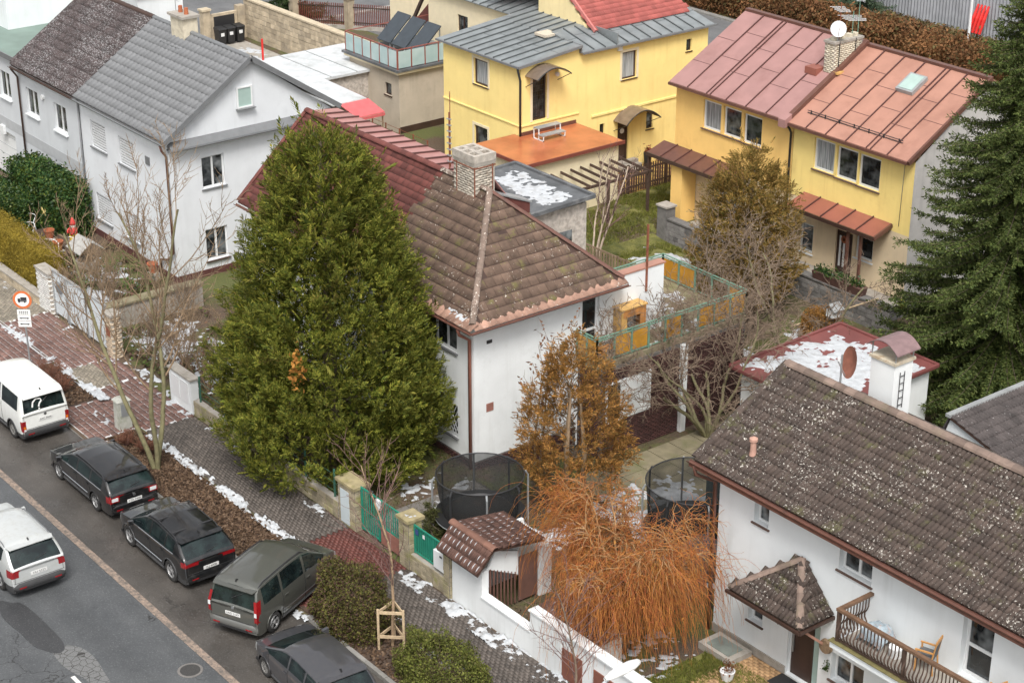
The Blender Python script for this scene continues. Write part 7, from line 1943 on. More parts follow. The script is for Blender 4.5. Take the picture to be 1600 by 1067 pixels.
    for s in (1, -1):
        MB().tube([(xr-.004, s*(yl-.05), .60), (xr-.004, s*(rsec(.9)-.07), float(top(xr))-.05)], .006, 4).build('shut_line', black_plastic, t)
        pts = [(x, s*(wx(x)*.945), .265) for x in np.linspace(-wb/2+Ra+.03, wb/2-Ra-.03, 6)]
        MB().tube(pts, .035, 5).build('sill_strip', plastic_grey, t)
        if q.get('trim') or q.get('mould'):
            pts = [(x, s*(wx(x)*1.0+.001), .50) for x in np.linspace(-wb/2+Ra+.05, wb/2-Ra-.05, 6)]
            MB().tube(pts, .014, 4).build('side_moulding', chrome if q.get('trim') else plastic_grey, t)
    # bright belt trim
    if q.get('trim'):
        for s in (1, -1):
            pts = [(x, s*(section(x)[nl][0]+.004), section(x)[nl][1]+.006) for x in np.linspace(q['side'][-1][0]-.02, q['side'][0][1]-.1, 12)]
            MB().tube(pts, .011, 4).build('belt_trim', chrome, t)
    return t

# black estate
car('estate_car', 'black estate car with bright roof reflection parked by the leafy verge', 'car', (-51.62, 22.95, -.056), math.pi, dict(
    wb=2.71, W=1.82, fo=.92, ro=1.10, R=.325, soft=.10, paint=paint('black_paint', (.008, .008, .009), .3), 
    top=[(-2.6, .80), (-2.46, .93), (-2.40, 1.02), (-2.02, 1.38), (-1.75, 1.44), (-.5, 1.49), (.1, 1.47), (.42, 1.40), (1.22, 1.01), (1.85, .90), (2.15, .78), (2.3, .62)],
    belt=[(-2.6, .98), (0, .94), (1.3, .90)], side=[(-.08, 1.15), (-1.02, -.16), (-1.85, -1.10)], ws=(.40, 1.20), rw=(-2.40, -2.0), doors=(-.12, 1.02, -1.06),
    hz=(.52, .74), tz=(.70, .92), tw=.30, tseg=((.74, .86, lamp_clear),), gr=(.4, .62), plate=(.62, '1TA 7458'), badge=.80, rails=(-1.85, .25), trim=True, bz=.56, fk=.20, tumble=.34))
# black SUV with roof bars
car('suv', 'black sport utility car with roof bars between the estate and the grey people carrier', 'car', (-46.22, 22.80, -.056), math.pi, dict(
    wb=2.68, W=1.86, fo=.90, ro=.93, R=.36, soft=.12, paint=paint('black_suv_paint', (.008, .0085, .0095), .3), clad=.42,
    top=[(-2.4, .85), (-2.27, 1.0), (-2.20, 1.10), (-1.72, 1.47), (-1.5, 1.56), (-.3, 1.65), (.15, 1.62), (.42, 1.53), (1.18, 1.10), (1.8, 1.01), (2.1, .88), (2.24, .66)],
    belt=[(-2.4, 1.10), (-1.2, 1.04), (1.3, .98)], side=[(-.05, 1.12), (-.98, -.13), (-1.55, -1.06)], ws=(.42, 1.17), rw=(-2.20, -1.70), doors=(-.1, 1.0, -1.0),
    hz=(.62, .84), tz=(.86, .98), tw=.42, gr=(.5, .75), plate=(.68, '2LJ 6008'), rails=(-1.55, .3), cross=(-1.25, -.35), trim=True, bz=.70, fk=.2, tumble=.36))
# grey people carrier, nose into the driveway
car('people_carrier', 'grey green people carrier parked askew with its nose in the driveway', 'car', (-41.87, 23.82, -.03), math.radians(114), dict(
    wb=2.73, W=1.81, fo=.86, ro=.80, R=.325, soft=.12, mould=True, paint=paint('grey_green_paint', (.11, .113, .10), .4), 
    top=[(-2.3, .95), (-2.165, 1.02), (-2.14, 1.10), (-1.98, 1.72), (-1.8, 1.79), (-.4, 1.83), (.3, 1.80), (.62, 1.70), (1.45, 1.16), (1.9, 1.04), (2.12, .86), (2.25, .62)],
    belt=[(-2.3, 1.08), (0, 1.06), (1.5, 1.02)], side=[(.28, 1.30), (-.85, .20), (-1.82, -.95)], ws=(.62, 1.44), rw=(-2.14, -1.985), doors=(.24, 1.25, -.90),
    hz=(.72, .98), tz=(.70, .74), tw=.10, tl=.02, tcol=(.72, 1.36), gr=(.5, .7), plate=(.80, '6AD 2147'), badge=1.0, rails=(-1.85, .45), bz=.55, fk=.22, rk=.05, rr=.25, tumble=.20, rf=.92, bump=paint('grey_green_bumper', (.15, .15, .14), .3)))
# white van
car('van', 'white van with a white question mark shape in its rear window', 'van', (-58.25, 23.05, -.056), math.pi, dict(
    wb=2.92, W=1.84, fo=.95, ro=.88, R=.33, soft=.10, bumpbar=plastic_grey, paint=paint('white_van_paint', (.74, .75, .72), 0, .4, (.42, .40, .34), .3), clad=.40,
    top=[(-2.5, 1.0), (-2.34, 1.10), (-2.32, 1.20), (-2.20, 1.82), (-2.02, 1.91), (-.5, 1.94), (.5, 1.92), (.95, 1.83), (1.75, 1.22), (2.15, 1.04), (2.32, .85), (2.42, .6)],
    belt=[(-2.5, 1.16), (2, 1.12)], side=[(.82, 1.6), (-.62, .70), (-2.02, -.75)], ws=(.95, 1.74), rw=(-2.32, -2.2), doors=(.75, 1.65, -.70),
    hz=(.72, .92), tz=(.52, .92), tw=.13, tl=.06, tseg=((.62, .72, lamp_orange), (.54, .61, lamp_clear)), gr=(.7, .95), plate=(.86, '5AC 5666'), badge=1.03, bz=.46, fk=.16, rk=.04, rr=.25, tumble=.16, rf=.92, rim=steel_rim, spokes=9, mir=MATS['black_plastic'], hand=MATS['black_plastic']))
# silver SUV on the road
car('suv', 'silver sport utility car with red tail lights driving on the road', 'car', (-49.02, 18.5, -.062), math.pi, dict(
    wb=2.71, W=1.85, fo=.90, ro=.97, R=.36, soft=.11, bumpbar=plastic_grey, paint=paint('silver_paint', (.60, .62, .61), .35, .3, (.34, .31, .24), .35), clad=.46,
    top=[(-2.5, .90), (-2.34, 1.02), (-2.29, 1.12), (-1.85, 1.56), (-1.65, 1.63), (-.4, 1.70), (.1, 1.68), (.4, 1.60), (1.18, 1.14), (1.85, 1.03), (2.1, .88), (2.25, .65)],
    belt=[(-2.5, 1.12), (0, 1.04), (1.3, 1.0)], side=[(-.05, 1.12), (-1.0, -.13), (-1.68, -1.08)], ws=(.4, 1.17), rw=(-2.29, -1.83), doors=(-.1, 1.0, -1.03),
    hz=(.62, .86), tz=(.78, 1.02), tw=.20, tl=.30, gr=(.5, .75), plate=(.78, '7A1 5523'), rails=(-1.65, .2), railm=MATS['grey_metal'], bz=.62, fk=.2, tumble=.32))
# dark grey hatchback at the bottom
car('hatchback', 'dark grey hatchback with dusty steel wheels at the bottom edge', 'car', (-37.42, 22.32, -.056), math.radians(177), dict(
    wb=2.65, W=1.79, fo=.84, ro=.72, R=.31, soft=.11, paint=paint('graphite_paint', (.050, .050, .055), .45), 
    top=[(-2.2, .85), (-2.04, .95), (-1.99, 1.04), (-1.62, 1.38), (-1.45, 1.45), (-.4, 1.50), (.15, 1.47), (.45, 1.39), (1.30, 1.02), (1.8, .90), (2.05, .78), (2.17, .58)],
    belt=[(-2.2, 1.02), (0, .95), (1.3, .90)], side=[(-.02, 1.22), (-.9, -.10), (-1.5, -.98)], ws=(.44, 1.28), rw=(-1.99, -1.6), doors=(-.06, 1.02, -.94),
    hz=(.58, .82), tz=(.70, .96), tw=.16, gr=(.4, .6), plate=(.62, '4A8 9120'), bz=.56, fk=.22, tumble=.34, rim=steel_rim, spokes=10))
# pale hook shape laid as tubes on the van's rear window
vn = [o for o in bpy.data.objects if o.name.startswith('van') and o.parent is None][0]
xw = lambda z: -2.318+(z-1.2)*.185-.02
hk = [(.30, 1.36), (.26, 1.52), (.14, 1.62), (-.02, 1.60), (-.06, 1.52), (.02, 1.44), (.06, 1.36), (.06, 1.32)]
MB().tube([(xw(z), y+.12, z) for (y, z) in hk], .03, 5).build('window_hook', plate_white, vn)
MB().tube([(xw(1.25), .16, 1.25), (xw(1.25), .21, 1.25)], .03, 5).build('window_hook', plate_white, vn)
# ================================================================== vegetation
def frusta(p0, p1, r0, r1, n=3):
    p0 = np.asarray(p0, float); p1 = np.asarray(p1, float); d = norm(p1-p0)
    ref = np.where(np.abs(d[:, 2:3]) > .9, [[1., 0, 0]], [[0, 0, 1.]])
    u = norm(np.cross(d, ref)); w = np.cross(d, u)
    a = 2*np.pi*np.arange(n)/n
    ring = u[:, None, :]*np.cos(a)[None, :, None]+w[:, None, :]*np.sin(a)[None, :, None]
    V = np.concatenate([p0[:, None, :]+ring*np.asarray(r0)[:, None, None], p1[:, None, :]+ring*np.asarray(r1)[:, None, None]], 1)
    k = np.arange(n); k2 = (k+1) % n
    F = np.stack([k, k2, n+k2, n+k], -1)
    F = F[None]+(np.arange(len(p0))*2*n)[:, None, None]
    return V.reshape(-1, 3), F.reshape(-1, 4)

def rdir(r_): 
    v = r_.normal(size=3); return v/np.linalg.norm(v)

def grow(segs, p, d, L, r, lvl, q, r_):
    """recursive bare branch; segs gets (p0,p1,r0,r1,level)"""
    k = max(2, int(L/q['step'])); pts = [p]; dd = d/np.linalg.norm(d)
    rad = [r*(1-(i/k)*(1-q['taper'])) for i in range(k+1)]
    for i in range(k):
        dd = dd+rdir(r_)*q['wob']*(1+.4*lvl)+np.array([0, 0, 1.])*q['up'][min(lvl, len(q['up'])-1)]*(1/k)
        dd /= np.linalg.norm(dd)
        p2 = pts[-1]+dd*(L/k); segs.append((pts[-1], p2, rad[i], rad[i+1], lvl)); pts.append(p2)
    if lvl >= q['max']: return
    nchild = q['n'][min(lvl, len(q['n'])-1)]
    for c in range(nchild):
        t = q['from'][min(lvl, len(q['from'])-1)]+(1-q['from'][min(lvl, len(q['from'])-1)])*(c+r_.random())/nchild
        i = min(k-1, int(t*k)); base = pts[i]+(pts[i+1]-pts[i])*(t*k-i)
        ax = pts[min(k, i+1)]-pts[i]; ax /= np.linalg.norm(ax)
        s = rdir(r_); s -= ax*(s@ax); s /= np.linalg.norm(s)
        an = math.radians(q['ang'][min(lvl, len(q['ang'])-1)])*r_.uniform(.7, 1.25)
        nd_ = ax*math.cos(an)+s*math.sin(an)
        grow(segs, base, nd_, L*q['len'][min(lvl, len(q['len'])-1)]*r_.uniform(.65, 1.2)*(1-.35*t), max(q['rmin'], rad[i]*q['rr']), lvl+1, q, r_)

def seg_mesh(name, segs, mat_, parent, n=4, kind=None, smooth=True):
    V, F = frusta([s[0] for s in segs], [s[1] for s in segs], [s[2] for s in segs], [s[3] for s in segs], n)
    return np_build(name, V, F, mat_, parent, smooth, kind)

def bare_tree(label, loc, stems, q, seed, mt, mc, name='bare_tree', lean=(0, 0), group=None, thick=0.05, L=4.0, spread=.25, cat='tree'):
    t = thing(name, label, cat, loc, group=group); r_ = np.random.default_rng(seed); segs = []
    for s in range(stems):
        a = 2*np.pi*(s+r_.random()*.6)/max(1, stems); sp = spread*r_.uniform(.6, 1.3) if stems > 1 else spread*.3
        d = np.array([math.cos(a)*sp+lean[0], math.sin(a)*sp+lean[1], 1.])
        grow(segs, np.array(loc, float)+np.array([math.cos(a), math.sin(a), 0])*thick*.8*(stems > 1), d, L*r_.uniform(.85, 1.1), thick*r_.uniform(.8, 1.1), 0, q, r_)
    a_ = [s for s in segs if s[4] == 0]; b_ = [s for s in segs if s[4] > 0]
    seg_mesh('trunk', a_, mt, t, 7); seg_mesh('crown', b_, mc, t, 3)
    return t, segs

Q = dict(step=.28, wob=.10, taper=.35, up=(.25, .35, .3, .2), max=3, n=(9, 7, 5), ang=(42, 45, 45), len=(.52, .5, .5), rr=.55, rmin=.007, **{'from': (.3, .2, .15)})
# left verge tree: several slim greenish stems
bare_tree('tall bare tree with slim greenish stems on the leafy verge', (-51.5, 24.95, .03), 3, dict(Q, n=(12, 8, 5), len=(.42, .5, .5), ang=(36, 40, 45), up=(.1, .75, .45), rmin=.011, wob=.07), 3, bark_green, twig_tan, lean=(-.10, .02), thick=.095, L=9.6, spread=.22)
sap = dict(Q, n=(11, 4, 2), len=(.42, .42, .5), ang=(48, 40, 40), up=(.0, .35, .2), max=2, **{'from': (.32, .25)})
bare_tree('staked young bare tree between the clipped bushes', (-37.75, 25.15, .03), 1, dict(sap, n=(26, 5), rmin=.008), 5, twig_tan, twig_red, name='young_tree', thick=.055, L=5.2)
STK = thing('tree_stakes', 'three post timber stake frame round the young tree', 'stakes', (-37.75, 25.15, 0))
tri = [(-37.75+.42*math.cos(a), 25.15+.42*math.sin(a)) for a in (.3, 2.4, 4.5)]
for x, y in tri: MB().tube([(x, y, 0), (x, y, 1.35)], .038, 8).build('post', wood_p, STK)
for i in range(3):
    for z in (1.25, .45): MB().bar((*tri[i], z), (*tri[(i+1) % 3], z), .03, .09).build('crossbar', wood_p, STK)
bare_tree('thin bare young tree in front of the white street wall', (-31.2, 26.3, .03), 1, dict(sap, n=(24, 5), rmin=.008), 8, twig, twig_red, name='young_tree', thick=.05, L=4.4)
bare_tree('pale stemmed birch sapling cluster behind the brown hip roof', (-57.0, 49.1, -.6), 4, dict(sap, n=(12, 6, 3), len=(.30, .45, .5), ang=(38, 42, 40), rmin=.008), 9, twig_pale, twig_red, name='birch_tree', thick=.06, L=5.0, spread=.14)
frt = dict(Q, n=(12, 9, 6), ang=(48, 52, 50), len=(.60, .5, .5), up=(.05, .15, .15), wob=.17, rmin=.013)
bare_tree('large many stemmed bare fruit tree beside the terrace', (-42.55, 42.1, -.6), 8, frt, 21, bark_green, twig, name='fruit_tree', thick=.075, L=5.5, spread=.6, lean=(-.12, -.14))
bare_tree('bare fruit tree behind the snowy garage roof', (-44.6, 48.5, -.6), 3, dict(frt, n=(9, 7, 5)), 22, bark_green, twig, name='fruit_tree', thick=.09, L=5.4, spread=.5)
bare_tree('small bare fruit tree right of the terrace end', (-47.0, 47.6, -.6), 3, dict(frt, n=(6, 6, 4)), 23, bark, twig, name='fruit_tree', thick=.08, L=4.6, spread=.5)
bare_tree('bare fruit tree by the rear trampoline under the roof corner', (-40.3, 42.0, -.6), 3, dict(frt, n=(8, 7, 4)), 24, bark_green, twig, name='fruit_tree', thick=.06, L=3.0, spread=.55)
tB, sB = bare_tree('thin bare tree with a few dead leaves before the white wall', (-43.3, 34.9, 0), 2, dict(sap, n=(11, 5, 3), len=(.34, .45, .5)), 25, twig, twig, thick=.05, L=4.9, spread=.12)

def leaves_at(name, pts, size, mat_, parent, seed=0, kind=None):
    r_ = np.random.default_rng(seed); n = len(pts)
    X = norm(r_.normal(size=(n, 3))); Y = norm(np.cross(X, r_.normal(size=(n, 3)))); s = size*r_.uniform(.6, 1.35, (n, 1))
    V, F = inst([(-1, 0, 0), (0, -.55, .15), (1, 0, 0), (0, .55, .15)], [(0, 1, 2, 3)], np.asarray(pts), X*s, Y*s, np.cross(X, Y)*s)
    return np_build(name, V, F, mat_, parent, kind=kind)
dead = leafmat('dead_leaf', [(.16, .07, .03), (.24, .11, .05), (.12, .06, .04)], .8, .2)
rr_ = np.random.default_rng(4); tips = [s[1] for s in sB if s[4] >= 2]
leaves_at('leaves', np.array(tips)[rr_.choice(len(tips), min(len(tips), 170), replace=False)], .075, dead, tB, 3)

# shrub thickets of bare stems
shr = dict(Q, n=(7, 5), ang=(28, 38), len=(.5, .5), up=(.1, .2), max=2, rmin=.008, wob=.12, step=.2)
shrub_labels = ['bare tan shrub nearest the stone gate pillar', 'bare tan shrub behind the stone gate pillar', 'bare shrub left of the meter cabinet wall', 'bare shrub behind the meter cabinet wall', 'bare shrub touching the left side of the big conifer', 'tall bare shrub before the grey gable wall', 'bare shrub at the corner of the grey house', 'bare stems in front of the grey house blinds', 'bare stems behind the pale slatted gate', 'bare rose stems by the left garden pillar']
for i, (x, y, h) in enumerate(((-59.6, 28.9, 2.4), (-58.4, 29.8, 2.7), (-57.0, 28.8, 2.2), (-55.6, 29.3, 2.3), (-53.3, 29.2, 2.7), (-57.0, 31.6, 2.6), (-61.6, 31.8, 2.3), (-66.8, 30.6, 2.0), (-64.2, 29.6, 2.3), (-66.5, 29.2, 1.7))):
    bare_tree(shrub_labels[i], (x, y, 0), 11, shr, 40+i, twig_tan, twig_tan if i % 2 else twig, name='bare_shrub', group='bare shrubs of the left front gardens', thick=.018, L=h*.85, spread=.42, cat='shrub')
for i, (x, y, h, lab) in enumerate(((-59.9, 24.95, 1.1, 'brown twiggy shrub behind the white van'), (-53.6, 24.9, .6, 'low brown twigs beside the utility box'), (-52.6, 25.2, .7, 'low brown twigs at the foot of the verge tree'), (-58.9, 25.0, .8, 'second twiggy shrub on the short verge'))):
    bare_tree(lab, (x, y, .03), 26, dict(shr, n=(7, 4), ang=(35, 40)), 60+i, twig_red, mat('russet_twig', (.20, .085, .05), .9, .25, 6) if 'russet_twig' not in MATS else MATS['russet_twig'], name='low_shrub', thick=.010, L=h*.8, spread=.75, cat='shrub')

# --- foliage
def spray_template(k=4, w=.34):
    V = []; F = []
    for i in range(k):
        z = i/k*.8
        ww = w*(1-.5*i/k)
        for s in (-1, 1):
            b = len(V); V += [(0, 0, z), (s*ww*.5, .05, z+.13), (s*ww, 0, z+.36), (s*ww*.40, -.05, z+.22)]; F.append((b, b+1, b+2, b+3))
    b = len(V); V += [(0, 0, .75), (.09, .02, .9), (0, 0, 1.12), (-.09, -.02, .9)]; F.append((b, b+1, b+2, b+3))
    return V, F
SPR = spray_template()

def conifer_crown(parent, loc, H, prof, nclump, per, size, sig, mat_, seed, z0=.3, lump=.18, upb=.6, shell=.78, name='crown', tmpl=SPR, plume=None):
    r_ = np.random.default_rng(seed); hs = np.array([p[0] for p in prof]); rs = np.array([p[1] for p in prof])
    # sample heights by area
    hh = np.linspace(0, 1, 400); ww = np.interp(hh, hs, rs)+.15; cdf = np.cumsum(ww); cdf /= cdf[-1]
    h = np.interp(r_.random(nclump), cdf, hh); a = r_.uniform(0, 2*np.pi, nclump)
    R = np.interp(h, hs, rs)
    lumpf = 1-lump+2*lump*fbm(a*2.2+7, h*9, 3)
    q = np.where(r_.random(nclump) < .82, r_.uniform(.85, 1.05, nclump), r_.uniform(shell*.6, .9, nclump))
    rad = R*lumpf*q
    c = np.c_[loc[0]+rad*np.cos(a), loc[1]+rad*np.sin(a), loc[2]+z0+h*(H-z0)]
    n_out = np.c_[np.cos(a), np.sin(a), np.full(nclump, .25)]
    cs = r_.uniform(.75, 1.3, nclump)
    m = nclump*per; ci = np.repeat(np.arange(nclump), per)
    if plume:
        A = norm(n_out*np.array([1, 1, 0])*.62+np.array([0, 0, upb])*r_.uniform(.6, 1.3, (nclump, 1))+r_.normal(size=(nclump, 3))*.22)
        U = norm(np.cross(A, r_.normal(size=(nclump, 3)))); W = np.cross(A, U); Lp = plume[0]*r_.uniform(.6, 1.35, nclump)
        tt = r_.random(m)**.85; an = r_.uniform(0, 2*np.pi, m); rr = plume[1]*(1-tt)**.8*r_.uniform(.35, 1, m)+.02
        rad_ = U[ci]*np.cos(an)[:, None]+W[ci]*np.sin(an)[:, None]
        P_ = c[ci]+A[ci]*((tt-.45)*Lp[ci])[:, None]+rad_*rr[:, None]
        Z = norm(A[ci]*.95+rad_*.55+r_.normal(size=(m, 3))*.2); X = norm(np.cross(Z, rad_+r_.normal(size=(m, 3))*.5)); Y = np.cross(Z, X)
        s = size*r_.uniform(.6, 1.25, (m, 1))
        V, F = inst(tmpl[0], tmpl[1], P_, X*s, Y*s, Z*s)
        return np_build(name, V, F, mat_, parent)
    off = r_.normal(size=(m, 3))*sig*cs[ci][:, None]; off[:, 2] *= 1.9
    P_ = c[ci]+off
    Z = norm(n_out[ci]*.75+np.array([0, 0, upb])+r_.normal(size=(m, 3))*.38+off*.5/sig*.3)
    X = norm(np.cross(Z, r_.normal(size=(m, 3))))
    Y = np.cross(Z, X); s = size*r_.uniform(.6, 1.3, (m, 1))*cs[ci][:, None]
    V, F = inst(tmpl[0], tmpl[1], P_, X*s, Y*s, Z*s)
    return np_build(name, V, F, mat_, parent)

def trunk(parent, loc, H, r, mat_=None, name='trunk'):
    r_ = random.Random(int(loc[0]*7)); pts = [Vector(loc)+Vector((r_.uniform(-.03, .03)*k, r_.uniform(-.03, .03)*k, H*k/6)) for k in range(7)]
    return MB().tube(pts, [r*(1-.14*k) for k in range(7)], 9).build(name, mat_ or bark, parent, smooth=True)
def limbs(parent, loc, H, R, n, seed, r0=.05, z0=.5, rise=.3, name='limbs'):
    r_ = np.random.default_rng(seed); segs = []
    for i in range(n):
        z = z0+(H*.95-z0)*i/n; a = r_.uniform(0, 6.28); L = R*(1-.75*i/n)
        grow(segs, np.array([loc[0], loc[1], loc[2]+z]), np.array([math.cos(a), math.sin(a), rise]), L, r0*(1-.6*i/n), 1, dict(Q, max=1, up=(.2, .2), wob=.06), r_)
    return seg_mesh(name, segs, bark, parent, 5)

thuja_m = leafmat('thuja_green', [(.040, .060, .007), (.078, .102, .011), (.138, .154, .020), (.255, .235, .036), (.058, .080, .009)], .7, .42, .2, 1.3, ((.19, .135, .035), .9, .60))
TH = thing('conifer_tree', 'huge dense green conical conifer in the centre front garden', 'tree', (-48.2, 30.0, 0))
trunk(TH, (-48.2, 30.0, 0), 11.5, .32); limbs(TH, (-48.2, 30.0, 0), 12, 3.4, 46, 4)
prof_t = [(0, 2.7), (.05, 3.5), (.13, 3.6), (.24, 3.75), (.4, 3.35), (.55, 2.85), (.75, 2.15), (.88, 1.55), (.95, 1.1), (1, .35)]
conifer_crown(TH, (-48.2, 30.0, 0), 11.55, prof_t, 1500, 31, .20, .13, thuja_m, 1, .35, .17, .95, plume=(.85, .26))
conifer_crown(TH, (-48.2, 30.0, 0), 11.2, [(a, b*.78) for a, b in prof_t], 600, 10, .42, .3, thuja_m, 2, .5, .15, .6, name='inner_crown')
# a dead orange spray on the sunny flank
leaves_at('dead_spray', np.array([-45.7, 27.2, 5.2])+np.random.default_rng(3).normal(size=(110, 3))*np.array([.12, .12, .34]), .09, leafmat('dead_orange_spray', [(.30, .13, .03), (.40, .19, .04)], .8, .2), TH, 5)

br_m = leafmat('thuja_brown', [(.22, .10, .026), (.36, .17, .042), (.48, .24, .065), (.14, .095, .022), (.21, .095, .035), (.09, .08, .016)], .75, .3, .18, 1.3)
TB = thing('conifer_tree', 'browned conifer with orange foliage before the white house wall', 'tree', (-40.95, 34.5, -.2))
for k, (dx, dy) in enumerate(((-.28, 0), (.32, .1), (.05, -.25))): MB().tube([(-40.95+dx, 34.5+dy, -.1), (-40.95+dx*1.3, 34.5+dy*1.3, 2.0), (-40.95+dx*.6, 34.5+dy*.5, 4.4)], [.10, .08, .02], 8).build('trunk', twig_tan, TB, smooth=True)
limbs(TB, (-40.95, 34.5, -.1), 5.8, 1.6, 26, 8, .035, 1.5)
conifer_crown(TB, (-40.95, 34.5, -.1), 6.1, [(0, 1.2), (.12, 1.6), (.3, 1.75), (.5, 1.5), (.7, 1.1), (.85, .62), (1, .12)], 330, 26, .17, .15, br_m, 5, 1.0, .34, .55, plume=(.75, .2))
ol_m = leafmat('thuja_olive_brown', [(.08, .075, .016), (.15, .115, .025), (.27, .165, .04), (.34, .20, .06), (.11, .095, .02)], .75, .3, .18, 1.1)
TO = thing('conifer_tree', 'olive brown conifer in front of the yellow pair of houses', 'tree', (-50.2, 51.4, -.6))
trunk(TO, (-50.2, 51.4, -.6), 6, .16); limbs(TO, (-50.2, 51.4, -.6), 6.4, 1.7, 26, 9, .035, .6)
conifer_crown(TO, (-50.2, 51.4, -.6), 6.75, [(0, 1.5), (.12, 2.0), (.3, 2.15), (.5, 2.0), (.7, 1.6), (.86, 1.05), (.95, .6), (1, .2)], 480, 24, .18, .15, ol_m, 6, .5, .24, .6, plume=(.75, .22))
conifer_crown(TO, (-50.2, 51.4, -.6), 6.3, [(0, 1.1), (.3, 1.5), (.6, 1.3), (.86, .7), (1, .2)], 300, 9, .3, .25, ol_m, 16, .5, .15, .5, name='inner_crown')

def spruce(label, loc, H, R, seed, mat_, whorl=.36, nb=6, zlo=.6, name='spruce_tree', dens=1.0, tw=.5):
    t = thing(name, label, 'tree', loc); r_ = np.random.default_rng(seed); segs = []; P_ = []; D_ = []; U_ = []; S_ = []
    trunk(t, loc, H, .022*H)
    z = zlo
    while z < H-.15:
        f = z/H; L0 = R*(1-f)**.82*(1-.35*max(0, .12-f)/.12)
        for b in range(nb):
            a = r_.uniform(0, 6.28); L = L0*r_.uniform(.78, 1.12)
            if L < .12: continue
            k = max(3, int(L/.2)); p = np.array([loc[0], loc[1], loc[2]+z+r_.uniform(-.15, .15)]); o = np.array([math.cos(a), math.sin(a), 0])
            prev = p
            for i in range(1, k+1):
                s = i/k; q_ = p+o*(L*s)+np.array([0, 0, L*(-.34*s+.20*s*s)])
                segs.append((prev, q_, .028*(1-s*.8)*(1-f*.5)+.006, .028*(1-(s+1/k)*.8)*(1-f*.5)+.005, 1))
                for side in (-1, 1):
                    for rep in range(max(1, int(round(2*dens)))):
                        tt = prev+(q_-prev)*r_.random()
                        sd = np.array([-math.sin(a), math.cos(a), 0])*side
                        dr = o*r_.uniform(.3, .9)+sd*r_.uniform(.3, 1.1)+np.array([0, 0, r_.uniform(-1.1, .15)])
                        P_.append(tt); D_.append(dr); S_.append(tw*r_.uniform(.55, 1.15)*(1.1-.45*s)*(.55+.45*(L/R)))
                if i == k: P_.append(q_-o*.1); D_.append(o+np.array([0, 0, .25])); S_.append(tw*.8)
                prev = q_
        z += whorl*(1-.3*f)
    for _ in range(int(14*H/16)): P_.append(np.array([loc[0], loc[1], loc[2]+H-r_.uniform(0, .5)])); D_.append(np.array([*r_.normal(size=2)*.6, 1.])); S_.append(tw*.5)
    seg_mesh('limbs', segs, bark, t, 3, kind='stuff')
    P_ = np.array(P_); Z = norm(np.array(D_)); m = len(P_); X = norm(np.cross(Z, r_.normal(size=(m, 3)))); Y = np.cross(Z, X); s = np.array(S_)[:, None]
    TV = []; TF = []
    for j in range(4):
        z = j/4*.85; an = j*1.9
        for sg in (0, math.pi):
            c_, s_ = math.cos(an+sg)*.24*(1-.35*z), math.sin(an+sg)*.24*(1-.35*z); b = len(TV)
            TV += [(0, 0, z), (c_*.55-s_*.24, s_*.55+c_*.24, z+.08), (c_, s_, z+.27), (c_*.4+s_*.22, s_*.4-c_*.22, z+.2)]; TF.append((b, b+1, b+2, b+3))
    V, F = inst(TV, TF, P_, X*s, Y*s, Z*s)
    np_build('crown', V, F, mat_, t)
    return t
spr_m = leafmat('spruce_green', [(.030, .048, .011), (.055, .080, .018), (.085, .110, .027), (.125, .145, .042)], .65, .3, .12, .8)
spruce('tall dark spruce filling the right edge', (-37.7, 52.1, -.1), 17.5, 5.3, 3, spr_m, whorl=.26, nb=11, dens=1.5, tw=.58)
spruce('tiny spruce beside the netted trampoline', (-42.05, 29.6, 0), 1.5, .62, 4, leafmat('young_spruce', [(.06, .07, .02), (.10, .10, .03), (.05, .06, .02)], .7, .25), .14, 6, .12, dens=1.0, tw=.26)
spruce('dark round conifer behind the beige stone wall', (-100.2, 60.3, 0), 4.2, 2.9, 5, leafmat('yew_green', [(.02, .04, .015), (.04, .07, .02), (.06, .09, .03)], .7, .3), .3, 8, .2, 'conifer_tree', 1.0, .6)
spruce('blue green pine at the top edge behind the yellow roofs', (-79.0, 89.8, 0), 4.6, 2.3, 6, leafmat('pine_blue_green', [(.05, .085, .05), (.08, .12, .07), (.11, .15, .09)], .7, .25), .3, 7, .3, 'pine_tree', 1.0, .6)

